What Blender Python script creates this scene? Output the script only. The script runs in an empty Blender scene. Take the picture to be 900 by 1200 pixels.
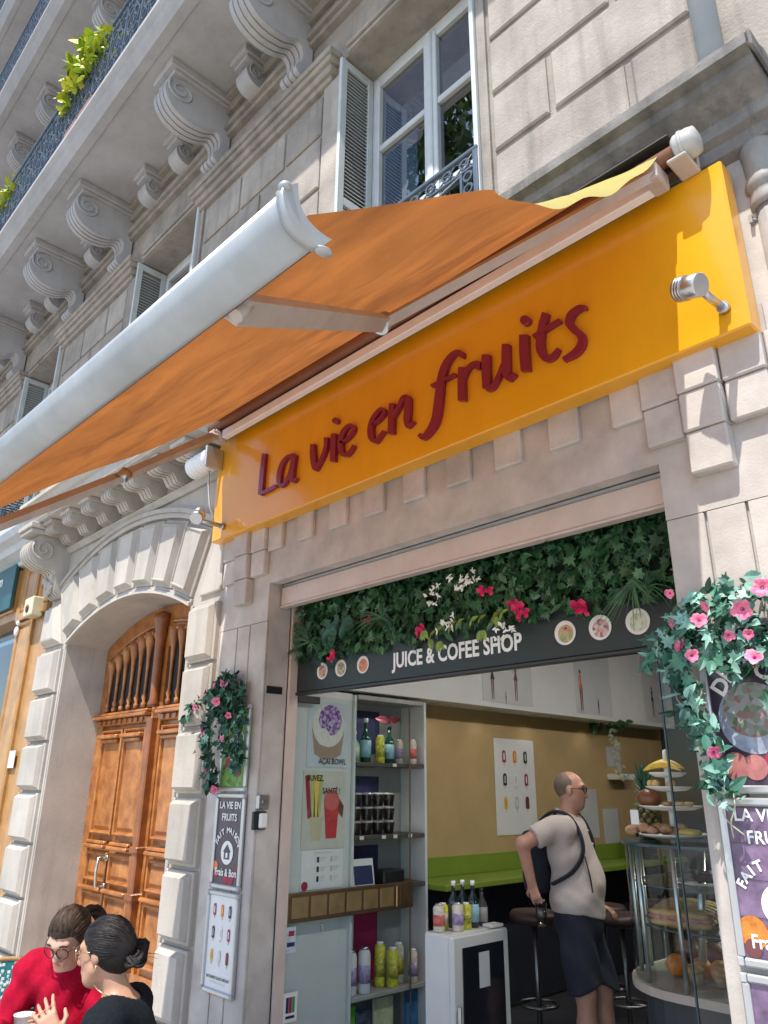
import bpy, bmesh, math, random
import numpy as np
from mathutils import Vector, Matrix
R_ = math.radians
random.seed(7)
SC = bpy.context.scene
COL = SC.collection

# ------------------------------------------------------------------ camera
cam_d = bpy.data.cameras.new('camera')
cam = bpy.data.objects.new('camera', cam_d)
COL.objects.link(cam)
cam_d.sensor_fit = 'VERTICAL'
cam_d.sensor_height = 36.0
cam_d.lens = 36.0 * 875.75 / 1200.0
cam_d.clip_start = 0.05
cam_d.clip_end = 500
PIT, YAW, ROL = R_(20.215), R_(-46.56), R_(0.522)
_f = Vector((math.sin(YAW) * math.cos(PIT), math.cos(YAW) * math.cos(PIT), math.sin(PIT)))
_r = Vector((math.cos(YAW), -math.sin(YAW), 0))
_u = _r.cross(_f)
_r2 = math.cos(ROL) * _r + math.sin(ROL) * _u
_u2 = -math.sin(ROL) * _r + math.cos(ROL) * _u
cam.matrix_world = Matrix(((_r2.x, _u2.x, -_f.x, 0), (_r2.y, _u2.y, -_f.y, -3.0), (_r2.z, _u2.z, -_f.z, 1.5), (0, 0, 0, 1)))
SC.camera = cam

# ------------------------------------------------------------------ sky, sun, exposure
SUN_EL, SUN_AZ = 62.0, 14.0            # azimuth: degrees to the right of the facade's outward normal
_se, _sa = R_(SUN_EL), R_(SUN_AZ)
sun_dir = Vector((math.sin(_sa) * math.cos(_se), -math.cos(_sa) * math.cos(_se), math.sin(_se)))
world = bpy.data.worlds.new('World')
SC.world = world
world.use_nodes = True
wn = world.node_tree
wn.nodes.clear()
_o = wn.nodes.new('ShaderNodeOutputWorld')
_b = wn.nodes.new('ShaderNodeBackground')
_s = wn.nodes.new('ShaderNodeTexSky')
_s.sky_type = 'NISHITA'
_s.sun_disc = False
_s.sun_elevation = _se
_s.sun_rotation = math.atan2(sun_dir.x, sun_dir.y)
_s.air_density = 1.0
_s.dust_density = 0.6
_s.ozone_density = 2.0
_b.inputs['Strength'].default_value = 0.15
wn.links.new(_s.outputs[0], _b.inputs[0])
wn.links.new(_b.outputs[0], _o.inputs[0])
sun_d = bpy.data.lights.new('sun', 'SUN')
sun_d.energy = 3.7
sun_d.angle = R_(0.55)
sun_d.color = (1.0, 0.95, 0.87)
sun = bpy.data.objects.new('sun', sun_d)
COL.objects.link(sun)
sun.location = (3, -6, 14)
sun.rotation_euler = (-sun_dir).to_track_quat('-Z', 'Y').to_euler()
SC.view_settings.view_transform = 'Standard'
SC.view_settings.look = 'None'
SC.view_settings.gamma = 1
SC.view_settings.use_curve_mapping = False
SC.view_settings.exposure = 0.85
SC.render.engine = 'CYCLES'
SC.cycles.use_denoising = True
SC.cycles.max_bounces = 10
SC.cycles.transparent_max_bounces = 16
SC.cycles.caustics_reflective = False
SC.cycles.caustics_refractive = False
SC.cycles.sample_clamp_indirect = 6

# ------------------------------------------------------------------ mesh helpers
LOCAL = set()          # roots whose children are written in the root's own axes

def root_of(o):
    while o.parent is not None:
        o = o.parent
    return o

def inset(poly, d):
    n = len(poly)
    a = sum(poly[i][0] * poly[(i + 1) % n][1] - poly[(i + 1) % n][0] * poly[i][1] for i in range(n))
    s = 1 if a > 0 else -1
    out = []
    for i in range(n):
        p0, p1, p2 = poly[i - 1], poly[i], poly[(i + 1) % n]
        def nrm(a, b):
            dx, dy = b[0] - a[0], b[1] - a[1]
            l = math.hypot(dx, dy) or 1e-9
            return (-dy / l * s, dx / l * s)
        n1, n2 = nrm(p0, p1), nrm(p1, p2)
        k = 1 + n1[0] * n2[0] + n1[1] * n2[1]
        k = max(k, 0.3)
        out.append((p1[0] + d * (n1[0] + n2[0]) / k, p1[1] + d * (n1[1] + n2[1]) / k))
    return out

class MB:
    def __init__(s):
        s.v, s.f, s.m, s.s, s.mi = [], [], [], [], 0
        s.c = None
    def add(s, vs, fs, smooth=False):
        b = len(s.v)
        s.v += [tuple(p) for p in vs]
        for f in fs:
            s.f.append(tuple(b + i for i in f))
            s.m.append(s.mi)
            s.s.append(smooth)
        return s
    def box(s, x0, x1, y0, y1, z0, z1, c=0.0):
        x0, x1 = min(x0, x1), max(x0, x1); y0, y1 = min(y0, y1), max(y0, y1); z0, z1 = min(z0, z1), max(z0, z1)
        if c <= 0:
            v = [(x, y, z) for x in (x0, x1) for y in (y0, y1) for z in (z0, z1)]
            return s.add(v, [(0, 1, 3, 2), (4, 6, 7, 5), (0, 4, 5, 1), (2, 3, 7, 6), (0, 2, 6, 4), (1, 5, 7, 3)])
        c = min(c, (x1 - x0) * .45, (y1 - y0) * .45, (z1 - z0) * .45)
        X, Y, Z = (x0, x1), (y0, y1), (z0, z1)
        I = ((x0 + c, x1 - c), (y0 + c, y1 - c), (z0 + c, z1 - c))
        v, ix = [], {}
        for a in (0, 1):
            for b in (0, 1):
                for d in (0, 1):
                    ix[a, b, d] = len(v)
                    v += [(X[a], I[1][b], I[2][d]), (I[0][a], Y[b], I[2][d]), (I[0][a], I[1][b], Z[d])]
        f = []
        for a in (0, 1):
            f.append([ix[a, 0, 0], ix[a, 1, 0], ix[a, 1, 1], ix[a, 0, 1]])
            f.append([ix[0, a, 0] + 1, ix[1, a, 0] + 1, ix[1, a, 1] + 1, ix[0, a, 1] + 1])
            f.append([ix[0, 0, a] + 2, ix[1, 0, a] + 2, ix[1, 1, a] + 2, ix[0, 1, a] + 2])
            for b in (0, 1):
                f.append([ix[a, b, 0], ix[a, b, 1], ix[a, b, 1] + 1, ix[a, b, 0] + 1])
                f.append([ix[a, 0, b], ix[a, 1, b], ix[a, 1, b] + 2, ix[a, 0, b] + 2])
                f.append([ix[0, a, b] + 1, ix[1, a, b] + 1, ix[1, a, b] + 2, ix[0, a, b] + 2])
                for d in (0, 1):
                    i = ix[a, b, d]
                    f.append([i, i + 1, i + 2])
        return s.add(v, f)
    def prism(s, poly, axis, a0, a1, smooth=False):
        n = len(poly)
        def P(p, a):
            return {'x': (a, p[0], p[1]), 'y': (p[0], a, p[1]), 'z': (p[0], p[1], a)}[axis]
        v = [P(p, a0) for p in poly] + [P(p, a1) for p in poly]
        s.add(v, [tuple(range(n))[::-1], tuple(range(n, 2 * n))])
        return s.add(v, [(i, (i + 1) % n, n + (i + 1) % n, n + i) for i in range(n)], smooth)
    def boss(s, poly, steps, axis='y'):
        # stacked loops: steps = [(inset, depth), ...]; closed at the last one
        n = len(poly)
        def P(p, a):
            return {'x': (a, p[0], p[1]), 'y': (p[0], a, p[1]), 'z': (p[0], p[1], a)}[axis]
        v, f = [], []
        for d, a in steps:
            v += [P(p, a) for p in (inset(poly, d) if d else poly)]
        for k in range(len(steps) - 1):
            for i in range(n):
                f.append((k * n + i, k * n + (i + 1) % n, (k + 1) * n + (i + 1) % n, (k + 1) * n + i))
        f.append(tuple(range((len(steps) - 1) * n, len(steps) * n)))
        return s.add(v, f)
    def tube(s, pts, r, n=8, caps=True, smooth=True, flat=1.0):
        pts = [Vector(p) for p in pts]
        m = len(pts)
        rs = r if isinstance(r, (list, tuple)) else [r] * m
        v, f = [], []
        up = None
        for i, p in enumerate(pts):
            t = (pts[min(i + 1, m - 1)] - pts[max(i - 1, 0)]).normalized()
            if up is None:
                up = Vector((0, 0, 1)) if abs(t.z) < .9 else Vector((1, 0, 0))
            a = t.cross(up)
            if a.length < 1e-6:
                a = t.orthogonal()
            a.normalize()
            b = a.cross(t).normalized()
            up = b
            for k in range(n):
                w = 2 * math.pi * k / n
                v.append(p + a * (math.cos(w) * rs[i]) + b * (math.sin(w) * rs[i] * flat))
        for i in range(m - 1):
            for k in range(n):
                f.append((i * n + k, i * n + (k + 1) % n, (i + 1) * n + (k + 1) % n, (i + 1) * n + k))
        s.add(v, f, smooth)
        if caps:
            s.add(v[:n], [tuple(range(n))[::-1]])
            s.add(v[-n:], [tuple(range(n))])
        return s
    def lathe(s, prof, c=(0, 0, 0), n=20, axis='z', smooth=True):
        v, f = [], []
        for r, z in prof:
            for k in range(n):
                w = 2 * math.pi * k / n
                p = (r * math.cos(w), r * math.sin(w), z)
                if axis == 'x': p = (p[2], p[0], p[1])
                if axis == 'y': p = (p[0], p[2], p[1])
                v.append((c[0] + p[0], c[1] + p[1], c[2] + p[2]))
        m = len(prof)
        for i in range(m - 1):
            for k in range(n):
                f.append((i * n + k, i * n + (k + 1) % n, (i + 1) * n + (k + 1) % n, (i + 1) * n + k))
        s.add(v, f, smooth)
        if prof[0][0] > 1e-4: s.add(v[:n], [tuple(range(n))[::-1]])
        if prof[-1][0] > 1e-4: s.add(v[-n:], [tuple(range(n))])
        return s
    def ell(s, c, r, n=14, m=9, rot=None, noise=0.0):
        v, f = [], []
        for i in range(m + 1):
            t = math.pi * i / m
            for k in range(n):
                w = 2 * math.pi * k / n
                j = 1 + random.uniform(-noise, noise)
                p = Vector((r[0] * math.sin(t) * math.cos(w), r[1] * math.sin(t) * math.sin(w), r[2] * math.cos(t))) * j
                if rot is not None: p = rot @ p
                v.append(p + Vector(c))
        for i in range(m):
            for k in range(n):
                f.append((i * n + k, i * n + (k + 1) % n, (i + 1) * n + (k + 1) % n, (i + 1) * n + k))
        return s.add(v, f, True)
    def disc(s, c, nrm, r, n=20):
        nv = Vector(nrm).normalized(); a = nv.orthogonal().normalized(); b = nv.cross(a)
        return s.add([Vector(c) + a * r * math.cos(2 * math.pi * k / n) + b * r * math.sin(2 * math.pi * k / n) for k in range(n)], [tuple(range(n))])
    def build(s, name, mat, parent=None, label=None, cat=None, group=None, kind=None, fix=True, world=False):
        me = bpy.data.meshes.new(name)
        v = s.v
        loc = Vector((0, 0, 0))
        if parent is not None:
            rt = root_of(parent)
            if rt not in LOCAL:
                d = rt.location
                v = [(p[0] - d[0], p[1] - d[1], p[2] - d[2]) for p in v]
        elif not world:
            xs = [p[0] for p in v]; ys = [p[1] for p in v]; zs = [p[2] for p in v]
            loc = Vector(((min(xs) + max(xs)) / 2, (min(ys) + max(ys)) / 2, min(zs)))
            v = [(p[0] - loc[0], p[1] - loc[1], p[2] - loc[2]) for p in v]
        me.from_pydata(v, [], s.f)
        mats = mat if isinstance(mat, (list, tuple)) else [mat]
        for m in mats:
            me.materials.append(m)
        me.polygons.foreach_set('material_index', s.m)
        me.polygons.foreach_set('use_smooth', s.s)
        if s.c is not None:
            at = me.attributes.new('rnd', 'FLOAT', 'FACE')
            at.data.foreach_set('value', s.c)
        if fix:
            bm = bmesh.new(); bm.from_mesh(me)
            bmesh.ops.remove_doubles(bm, verts=bm.verts, dist=1e-5)
            bmesh.ops.recalc_face_normals(bm, faces=bm.faces)
            bm.to_mesh(me); bm.free()
        me.update()
        o = bpy.data.objects.new(name, me)
        COL.objects.link(o)
        o.location = loc
        if parent is not None:
            o.parent = parent
        tag(o, label, cat, group, kind)
        return o

def tag(o, label=None, cat=None, group=None, kind=None):
    if label: o['label'] = label
    if cat: o['category'] = cat
    if group: o['group'] = group
    if kind: o['kind'] = kind
    return o

def thing(name, label, cat, loc=(0, 0, 0), rz=None, group=None):
    o = bpy.data.objects.new(name, None)
    COL.objects.link(o)
    o.location = loc
    o.empty_display_size = .1
    if rz is not None:
        o.rotation_euler = (0, 0, rz)
        LOCAL.add(o)
    return tag(o, label, cat, group)

def local(o):
    LOCAL.add(o); return o

def dup(o, parent=None, loc=None, rz=None, label=None, group=None):
    c = o.copy(); COL.objects.link(c)
    c.parent = parent
    if o in LOCAL: LOCAL.add(c)
    if loc is not None: c.location = loc
    if rz is not None: c.rotation_euler = (0, 0, rz)
    if label: c['label'] = label
    if group: c['group'] = group
    for ch in list(o.children):
        dup(ch, c)
    return c

def text_mesh(body, size, mat, name, M, parent=None, extrude=0.0, offset=0.0, align='CENTER', spacing=1.0, xs=1.0, shear=0.0, **kw):
    cu = bpy.data.curves.new('txt', 'FONT')
    cu.body = body; cu.size = size; cu.extrude = extrude; cu.offset = offset
    cu.align_x = align; cu.align_y = 'CENTER'; cu.space_character = spacing; cu.shear = shear
    cu.resolution_u = 3
    to = bpy.data.objects.new('txt', cu); COL.objects.link(to)
    bpy.context.view_layer.update()
    dg = bpy.context.evaluated_depsgraph_get()
    me = bpy.data.meshes.new_from_object(to.evaluated_get(dg))
    bpy.data.objects.remove(to); bpy.data.curves.remove(cu)
    b = MB()
    vs = [M @ Vector((v.co.x * xs, v.co.y, v.co.z)) for v in me.vertices]
    b.add(vs, [tuple(p.vertices) for p in me.polygons])
    bpy.data.meshes.remove(me)
    return b.build(name, mat, parent, fix=False, **kw)

def plane_M(o, u, v):
    # text frame: origin, right, up
    u = Vector(u).normalized(); v = Vector(v).normalized(); n = u.cross(v)
    return Matrix(((u.x, v.x, n.x, o[0]), (u.y, v.y, n.y, o[1]), (u.z, v.z, n.z, o[2]), (0, 0, 0, 1)))

def smooth_path(pts, k=6):
    # Catmull-Rom through points of any dimension
    p = [tuple(q) for q in pts]
    p = [p[0]] + p + [p[-1]]
    out = []
    for i in range(1, len(p) - 2):
        for j in range(k):
            t = j / k
            out.append(tuple(0.5 * ((2 * b) + (-a + c) * t + (2 * a - 5 * b + 4 * c - d) * t * t + (-a + 3 * b - 3 * c + d) * t ** 3)
                             for a, b, c, d in zip(p[i - 1], p[i], p[i + 1], p[i + 2])))
    out.append(p[-2])
    return out

# ------------------------------------------------------------------ materials
_MC = {}
def lin(r, g, b):
    f = lambda c: (c / 12.92) if c <= .04045 else ((c + .055) / 1.055) ** 2.4
    return (f(r / 255), f(g / 255), f(b / 255))

def pm(name, col, rough=.6, metal=0.0, var=.12, vs=5.0, bump=.0, bs=60.0, streak=0.0, spots=0.0, spec=.5, coat=0.0, rnd=0.0, attr=0.0, sheen=0.0, dirt=(.08, .07, .06), aniso=None, sss=0.0, emit=None, hue=None):
    if name in _MC: return _MC[name]
    m = bpy.data.materials.new(name); m.use_nodes = True
    nt = m.node_tree; N = nt.nodes; L = nt.links
    P = N['Principled BSDF']
    P.inputs['Roughness'].default_value = rough
    P.inputs['Metallic'].default_value = metal
    P.inputs['Specular IOR Level'].default_value = spec
    P.inputs['Coat Weight'].default_value = coat
    P.inputs['Coat Roughness'].default_value = .08
    if sheen: P.inputs['Sheen Weight'].default_value = sheen
    if sss:
        P.inputs['Subsurface Weight'].default_value = sss
        P.inputs['Subsurface Radius'].default_value = (.02, .008, .004)
    if emit:
        P.inputs['Emission Color'].default_value = (*emit[:3], 1); P.inputs['Emission Strength'].default_value = emit[3]
    g = N.new('ShaderNodeNewGeometry')
    def noise(scale, detail=4, vec=None, rough=.6):
        t = N.new('ShaderNodeTexNoise'); t.inputs['Scale'].default_value = scale
        t.inputs['Detail'].default_value = detail; t.inputs['Roughness'].default_value = rough
        L.new(vec if vec is not None else g.outputs['Position'], t.inputs['Vector'])
        return t.outputs['Fac']
    def ramp(src, a, b):
        t = N.new('ShaderNodeMapRange'); t.inputs['From Min'].default_value = a; t.inputs['From Max'].default_value = b
        t.clamp = True
        L.new(src, t.inputs['Value']); return t.outputs['Result']
    def mix(fac, a, b, mode='MIX'):
        t = N.new('ShaderNodeMix'); t.data_type = 'RGBA'; t.blend_type = mode
        if isinstance(fac, float): t.inputs['Factor'].default_value = fac
        else: L.new(fac, t.inputs['Factor'])
        for k, x in ((6, a), (7, b)):
            if isinstance(x, tuple): t.inputs[k].default_value = (*x[:3], 1)
            else: L.new(x, t.inputs[k])
        return t.outputs[2]
    c = tuple(col)
    lo = tuple(max(0, x * (1 - var)) for x in c); hi = tuple(min(1, x * (1 + var)) for x in c)
    if hue: hi = tuple(hue)
    out = mix(ramp(noise(vs, 6), .3, .7), lo, hi) if var else c
    if streak:
        mp = N.new('ShaderNodeVectorMath'); mp.operation = 'MULTIPLY'; mp.inputs[1].default_value = (9, 9, .7)
        L.new(g.outputs['Position'], mp.inputs[0])
        f1 = ramp(noise(1.0, 5, mp.outputs[0]), .5, .75)
        sc = N.new('ShaderNodeMath'); sc.operation = 'MULTIPLY'; sc.inputs[1].default_value = streak
        L.new(f1, sc.inputs[0])
        out = mix(sc.outputs[0], out if not isinstance(out, tuple) else out, dirt)
    if spots:
        f2 = ramp(noise(38, 5, rough=.7), .60, .78)
        sc = N.new('ShaderNodeMath'); sc.operation = 'MULTIPLY'; sc.inputs[1].default_value = spots
        L.new(f2, sc.inputs[0])
        out = mix(sc.outputs[0], out, dirt)
    if rnd:
        oi = N.new('ShaderNodeObjectInfo')
        mr = N.new('ShaderNodeMapRange'); mr.inputs['To Min'].default_value = 1 - rnd; mr.inputs['To Max'].default_value = 1 + rnd
        L.new(oi.outputs['Random'], mr.inputs['Value'])
        cc = N.new('ShaderNodeCombineColor')
        for i in range(3): L.new(mr.outputs[0], cc.inputs[i])
        out = mix(1.0, out, cc.outputs[0], 'MULTIPLY')
    if attr:
        at = N.new('ShaderNodeAttribute'); at.attribute_name = 'rnd'
        mr = N.new('ShaderNodeMapRange'); mr.inputs['To Min'].default_value = 1 - attr; mr.inputs['To Max'].default_value = 1 + attr
        L.new(at.outputs['Fac'], mr.inputs['Value'])
        cc = N.new('ShaderNodeCombineColor')
        for i in range(3): L.new(mr.outputs[0], cc.inputs[i])
        out = mix(1.0, out, cc.outputs[0], 'MULTIPLY')
    if isinstance(out, tuple): P.inputs['Base Color'].default_value = (*out[:3], 1)
    else: L.new(out, P.inputs['Base Color'])
    if bump:
        bp = N.new('ShaderNodeBump'); bp.inputs['Strength'].default_value = bump; bp.inputs['Distance'].default_value = .01
        L.new(noise(bs, 5, rough=.65), bp.inputs['Height']); L.new(bp.outputs[0], P.inputs['Normal'])
    _MC[name] = m
    return m

def glass(name, tint=(.9, .95, .93), refl=1.0, rough=.0):
    if name in _MC: return _MC[name]
    m = bpy.data.materials.new(name); m.use_nodes = True
    nt = m.node_tree; N = nt.nodes; L = nt.links
    N.clear()
    o = N.new('ShaderNodeOutputMaterial'); mx = N.new('ShaderNodeMixShader')
    t = N.new('ShaderNodeBsdfTransparent'); t.inputs[0].default_value = (*tint, 1)
    g = N.new('ShaderNodeBsdfGlossy'); g.inputs['Roughness'].default_value = rough
    fr = N.new('ShaderNodeLayerWeight'); fr.inputs[0].default_value = .5
    pw = N.new('ShaderNodeMath'); pw.operation = 'POWER'; pw.inputs[1].default_value = 5.0
    sc_ = N.new('ShaderNodeMath'); sc_.operation = 'MULTIPLY_ADD'; sc_.inputs[1].default_value = .92; sc_.inputs[2].default_value = .05
    k = N.new('ShaderNodeMath'); k.operation = 'MULTIPLY'; k.inputs[1].default_value = refl; k.use_clamp = True
    L.new(fr.outputs['Facing'], pw.inputs[0]); L.new(pw.outputs[0], sc_.inputs[0]); L.new(sc_.outputs[0], k.inputs[0]); L.new(k.outputs[0], mx.inputs[0])
    L.new(t.outputs[0], mx.inputs[1]); L.new(g.outputs[0], mx.inputs[2]); L.new(mx.outputs[0], o.inputs[0])
    _MC[name] = m
    return m
# ------------------------------------------------------------------ stone and setting materials
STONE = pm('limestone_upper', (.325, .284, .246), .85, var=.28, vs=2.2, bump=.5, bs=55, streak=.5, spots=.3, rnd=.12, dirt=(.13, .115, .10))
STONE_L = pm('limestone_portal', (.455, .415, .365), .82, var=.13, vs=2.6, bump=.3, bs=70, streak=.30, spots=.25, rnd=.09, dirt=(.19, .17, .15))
STONE_S = pm('shop_stone', (.505, .46, .42), .7, var=.20, vs=4.5, bump=.22, bs=80, streak=.15, spots=.45, rnd=.08, dirt=(.62, .55, .48))
STONE_B = pm('limestone_balcony', (.385, .375, .38), .88, var=.16, vs=1.3, bump=.3, bs=45, streak=.2, spots=.2, dirt=(.2, .18, .17))
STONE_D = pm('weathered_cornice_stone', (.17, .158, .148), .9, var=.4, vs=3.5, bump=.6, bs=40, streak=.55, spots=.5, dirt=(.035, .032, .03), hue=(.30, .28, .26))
PLASTER = pm('grey_plaster', (.42, .38, .35), .9, var=.15, vs=9, bump=.3, bs=40)
IRON = pm('haze_lightened_iron', (.075, .105, .145), .45, var=.2, spec=.6, bump=.1, bs=90)  # lighter and bluer than bare iron: hazy veil put into the colour
PAINTW = pm('grey_white_window_paint', (.56, .58, .58), .55, var=.08, vs=6, bump=.12, bs=50, streak=.18, dirt=(.30, .30, .29))
SHUT = pm('grey_shutter_paint', (.50, .53, .52), .6, var=.08, vs=6, streak=.2, dirt=(.28, .28, .27))
PIPEM = pm('pale_pipe_paint', (.36, .40, .43), .5, var=.08, vs=5, streak=.25, dirt=(.25, .24, .22))
PIPEO = pm('old_cream_pipe_paint', (.30, .275, .25), .6, var=.15, vs=7, streak=.5, spots=.4, bump=.25, bs=30, dirt=(.11, .10, .09))
WPANE = glass('window_glass', (.14, .16, .18), 5.0)
PAVE = pm('pale_bounce_pavement', (.42, .405, .38), .9, var=.2, vs=3, bump=.4, bs=80)  # unseen ground, coloured pale to bounce light onto the shopfront

# ------------------------------------------------------------------ ground
g = MB(); g.box(-60, 60, -60, 0.45, -.5, -.30)
g.build('pavement', PAVE, kind='structure', world=True)

# ------------------------------------------------------------------ the stone building
BLD = thing('stone_building', 'pale limestone apartment building with iron balconies, stone consoles and an arched wooden street door', 'building', (-4, 0, -.3))

# --- upper wall with three window openings
ZS, ZT = 4.95, 7.50
WINS = [(-3.76, -2.28), (-7.56, -6.10), (-11.36, -9.90)]
edges = [-18.0] + sorted([a for w in WINS for a in w]) + [-.86]
b = MB()
b.box(-18, -.86, .02, .5, 4.2, ZS)
for i in range(0, len(edges) - 1, 2):
    b.box(edges[i], edges[i + 1], .02, .5, ZS, ZT)
b.box(-18, -.86, .02, .5, ZT, 21.0)
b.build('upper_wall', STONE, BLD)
# plain margins flush with the stones' faces
for (x0, x1) in WINS:
    for a, c in ((x0 - .23, x0), (x1, x1 + .07)):
        b = MB(); b.box(a, c, -.002, .02, ZS, 7.34); b.build('window_margin', STONE, BLD)

def stone(x0, x1, z0, z1, mat=STONE, y0=.02, y1=-.004):
    g_ = .021
    m = MB().boss([(x0 + g_, z0 + g_), (x1 - g_, z0 + g_), (x1 - g_, z1 - g_), (x0 + g_, z1 - g_)], [(0, y0 + .004), (0, y1 + .010), (.013, y1)])
    return m.build('stone_block', mat, BLD)
ROWS = [4.77, 5.26, 5.75, 6.24, 6.83, 7.30]
def pier(x0, x1, alt):
    for i in range(len(ROWS) - 1):
        cuts = [x0] + alt[i % len(alt)] + [x1]
        for a, c in zip(cuts, cuts[1:]):
            stone(a, c, ROWS[i], ROWS[i + 1])
pier(-2.2, -.89, [[-1.27], [-1.75], [-1.31]])
pier(-6.0, -4.0, [[-5.3, -4.55], [-4.93]])
pier(-9.78, -7.82, [[-9.1, -8.35], [-8.75]])
pier(-13.6, -11.6, [[-12.9, -12.1], [-12.6]])
for z0, z1 in ((7.34, 7.85), (7.85, 8.3)):
    stone(-2.2, -.89, z0, z1)

# --- moulded caps over the piers
def cap(x0, x1, name='capital_moulding'):
    m = MB()
    for (z0, z1, y, e) in ((7.34, 7.40, -.03, .03), (7.40, 7.48, -.065, .065), (7.48, 7.54, -.10, .10), (7.54, 7.60, -.125, .125)):
        m.box(x0 - e, x1 + e, y, .03, z0 + .0006, z1 - .0006, .008)
    return m.build(name, STONE, BLD)
cap(-6.08, -3.9); cap(-9.86, -7.72); cap(-13.7, -11.5)
for (x0, x1) in WINS:
    b = MB()
    b.box(x0 + .08, x1 - .08, -.012, .03, 7.505, 7.54, .006)
    b.box(x0 + .08, x1 - .08, -.03, .03, 7.56, 7.60, .006)
    b.build('lintel_moulding', STONE, BLD)
b = MB()
for (z0, z1, y) in ((8.02, 8.08, -.05), (8.08, 8.13, -.09), (8.13, 8.30, -.03), (8.30, 8.42, -.08), (8.42, 8.50, -.14)):
    b.box(-18, -.86, y, .03, z0 + .0006, z1 - .0006, .006)
b.build('frieze_moulding', STONE, BLD)

# --- balconies (slab, consoles, corbels, iron railing)
def console_profile():
    return smooth_path([(0, 7.62), (-.06, 7.62), (-.15, 7.64), (-.155, 7.70), (-.10, 7.80), (-.10, 7.93), (-.17, 8.00), (-.30, 7.93), (-.48, 7.90), (-.64, 7.95), (-.735, 8.06), (-.755, 8.18), (-.70, 8.29), (-.60, 8.34)], 4) + [(-.60, 8.36), (0, 8.36)]
def make_console(parent):
    pr = console_profile()
    m = MB(); m.prism(pr, 'x', -.13, .13)
    con = m.build('console', STONE_B, parent)
    con['_w'] = 0
    m = MB()
    out = inset(pr, -.014)
    out = [(min(p[0], -.02), min(p[1], 8.355)) for p in out]
    for xc in (-.1, -.034, .034, .1):
        m.prism(out, 'x', xc - .025, xc + .025)
    m.build('rib', STONE_B, con)
    for sx in (-1, 1):
        m = MB()
        pts = []
        for k in range(30):
            t = k / 29; w = 2.6 + t * 4 * math.pi; r = .13 * (1 - t) + .02
            pts.append((sx * .134, -.60 + r * math.cos(w), 8.20 + r * math.sin(w) * .9))
        m.tube(pts, [.016 - .006 * k / 29 for k in range(30)], 5)
        m.build('scroll', STONE_B, con)
    m = MB()
    m.box(-.17, .17, -.72, 0, 8.362, 8.40, .008); m.box(-.20, .20, -.78, 0, 8.4006, 8.50, .012)
    m.build('abacus', STONE_B, con)
    return con
def make_corbel(parent):
    pr = smooth_path([(0, 8.10), (-.12, 8.10), (-.20, 8.13), (-.25, 8.20), (-.25, 8.28), (-.20, 8.33)], 4) + [(-.2, 8.36), (0, 8.36)]
    m = MB(); m.prism(pr, 'x', -.1, .1)
    c = m.build('corbel', STONE_B, parent)
    m = MB(); m.box(-.12, .12, -.28, 0, 8.362, 8.41, .008); m.box(-.145, .145, -.32, 0, 8.4106, 8.50, .01)
    m.build('abacus', STONE_B, c)
    for sx in (-1, 1):
        m = MB()
        m.tube([(sx * .103, -.15 + (.07 * (1 - k / 19) + .01) * math.cos(2 + k / 19 * 9), 8.26 + (.07 * (1 - k / 19) + .01) * math.sin(2 + k / 19 * 9)) for k in range(20)], .009, 4)
        m.build('scroll', STONE_B, c)
    return c
def railing(m, x0, x1, y, z0, z1, mod=.40):
    n = int((x1 - x0) / mod)
    h = z1 - z0
    m.box(x0, x1, y - .03, y + .03, z1 - .035, z1, .006)
    m.box(x0, x1, y - .014, y + .014, z1 - .15, z1 - .13)
    m.box(x0, x1, y - .016, y + .016, z0 + .02, z0 + .05)
    m.box(x0, x1, y - .012, y + .012, z0 + .16, z0 + .178)
    def ring(cx, cz, r, t, sx=1.0, k=10):
        vs, fs = [], []
        for i in range(k):
            w = 2 * math.pi * i / k
            for (rr, yy) in ((r, -.011), (r - t, -.011), (r - t, .011), (r, .011)):
                vs.append((cx + rr * math.cos(w) * sx, y + yy, cz + rr * math.sin(w)))
        for i in range(k):
            j = (i + 1) % k
            for q in range(4):
                fs.append((i * 4 + q, j * 4 + q, j * 4 + (q + 1) % 4, i * 4 + (q + 1) % 4))
        m.add(vs, fs)
    for i in range(n + 1):
        cx = x0 + i * mod
        m.box(cx - .011, cx + .011, y - .011, y + .011, z0 + .05, z1 - .035)
        if i == n: break
        c = cx + mod / 2
        m.box(c - .008, c + .008, y - .008, y + .008, z0 + .178, z1 - .15)
        ring(c - mod / 4, z1 - .085, .045, .014); ring(c + mod / 4, z1 - .085, .045, .014)
        ring(c - mod / 4, z0 + .105, .05, .014); ring(c + mod / 4, z0 + .105, .05, .014)
        zm = (z0 + .178 + z1 - .15) / 2
        ring(c, zm, .18, .016, .85, 14)
        ring(c, zm, .07, .014)
        ring(c - .1, zm + .22, .065, .013); ring(c + .1, zm + .22, .065, .013)
        ring(c - .1, zm - .22, .065, .013); ring(c + .1, zm - .22, .065, .013)
def balcony(x0, x1, big, small, dz, ext):
    m = MB()
    # slab with moulded nosing; profile in (y, z)
    e = -ext
    pr = [(0.02, 8.50), (e + .22, 8.50), (e + .22, 8.485), (e + .12, 8.485), (e + .10, 8.52), (e + .07, 8.56), (e + .05, 8.60), (e + .05, 8.63), (e + .02, 8.66), (e, 8.69), (e, 8.74), (0.02, 8.76)]
    m.prism([(p[0], p[1] + dz) for p in pr], 'x', x0, x1)
    slab = m.build('balcony', STONE_B, BLD)
    m = MB(); railing(m, x0 + .02, x1 - .02, e + .06, 8.76 + dz, 9.80 + dz)
    m.build('railing', IRON, slab, kind='stuff')
    return slab
balcony(-17.5, -1.2, None, None, 0, 1.10)
balcony(-20.0, -3.0, None, None, 4.08, 1.22)
balcony(-24.0, -5.0, None, None, 8.2, 1.25)
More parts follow.
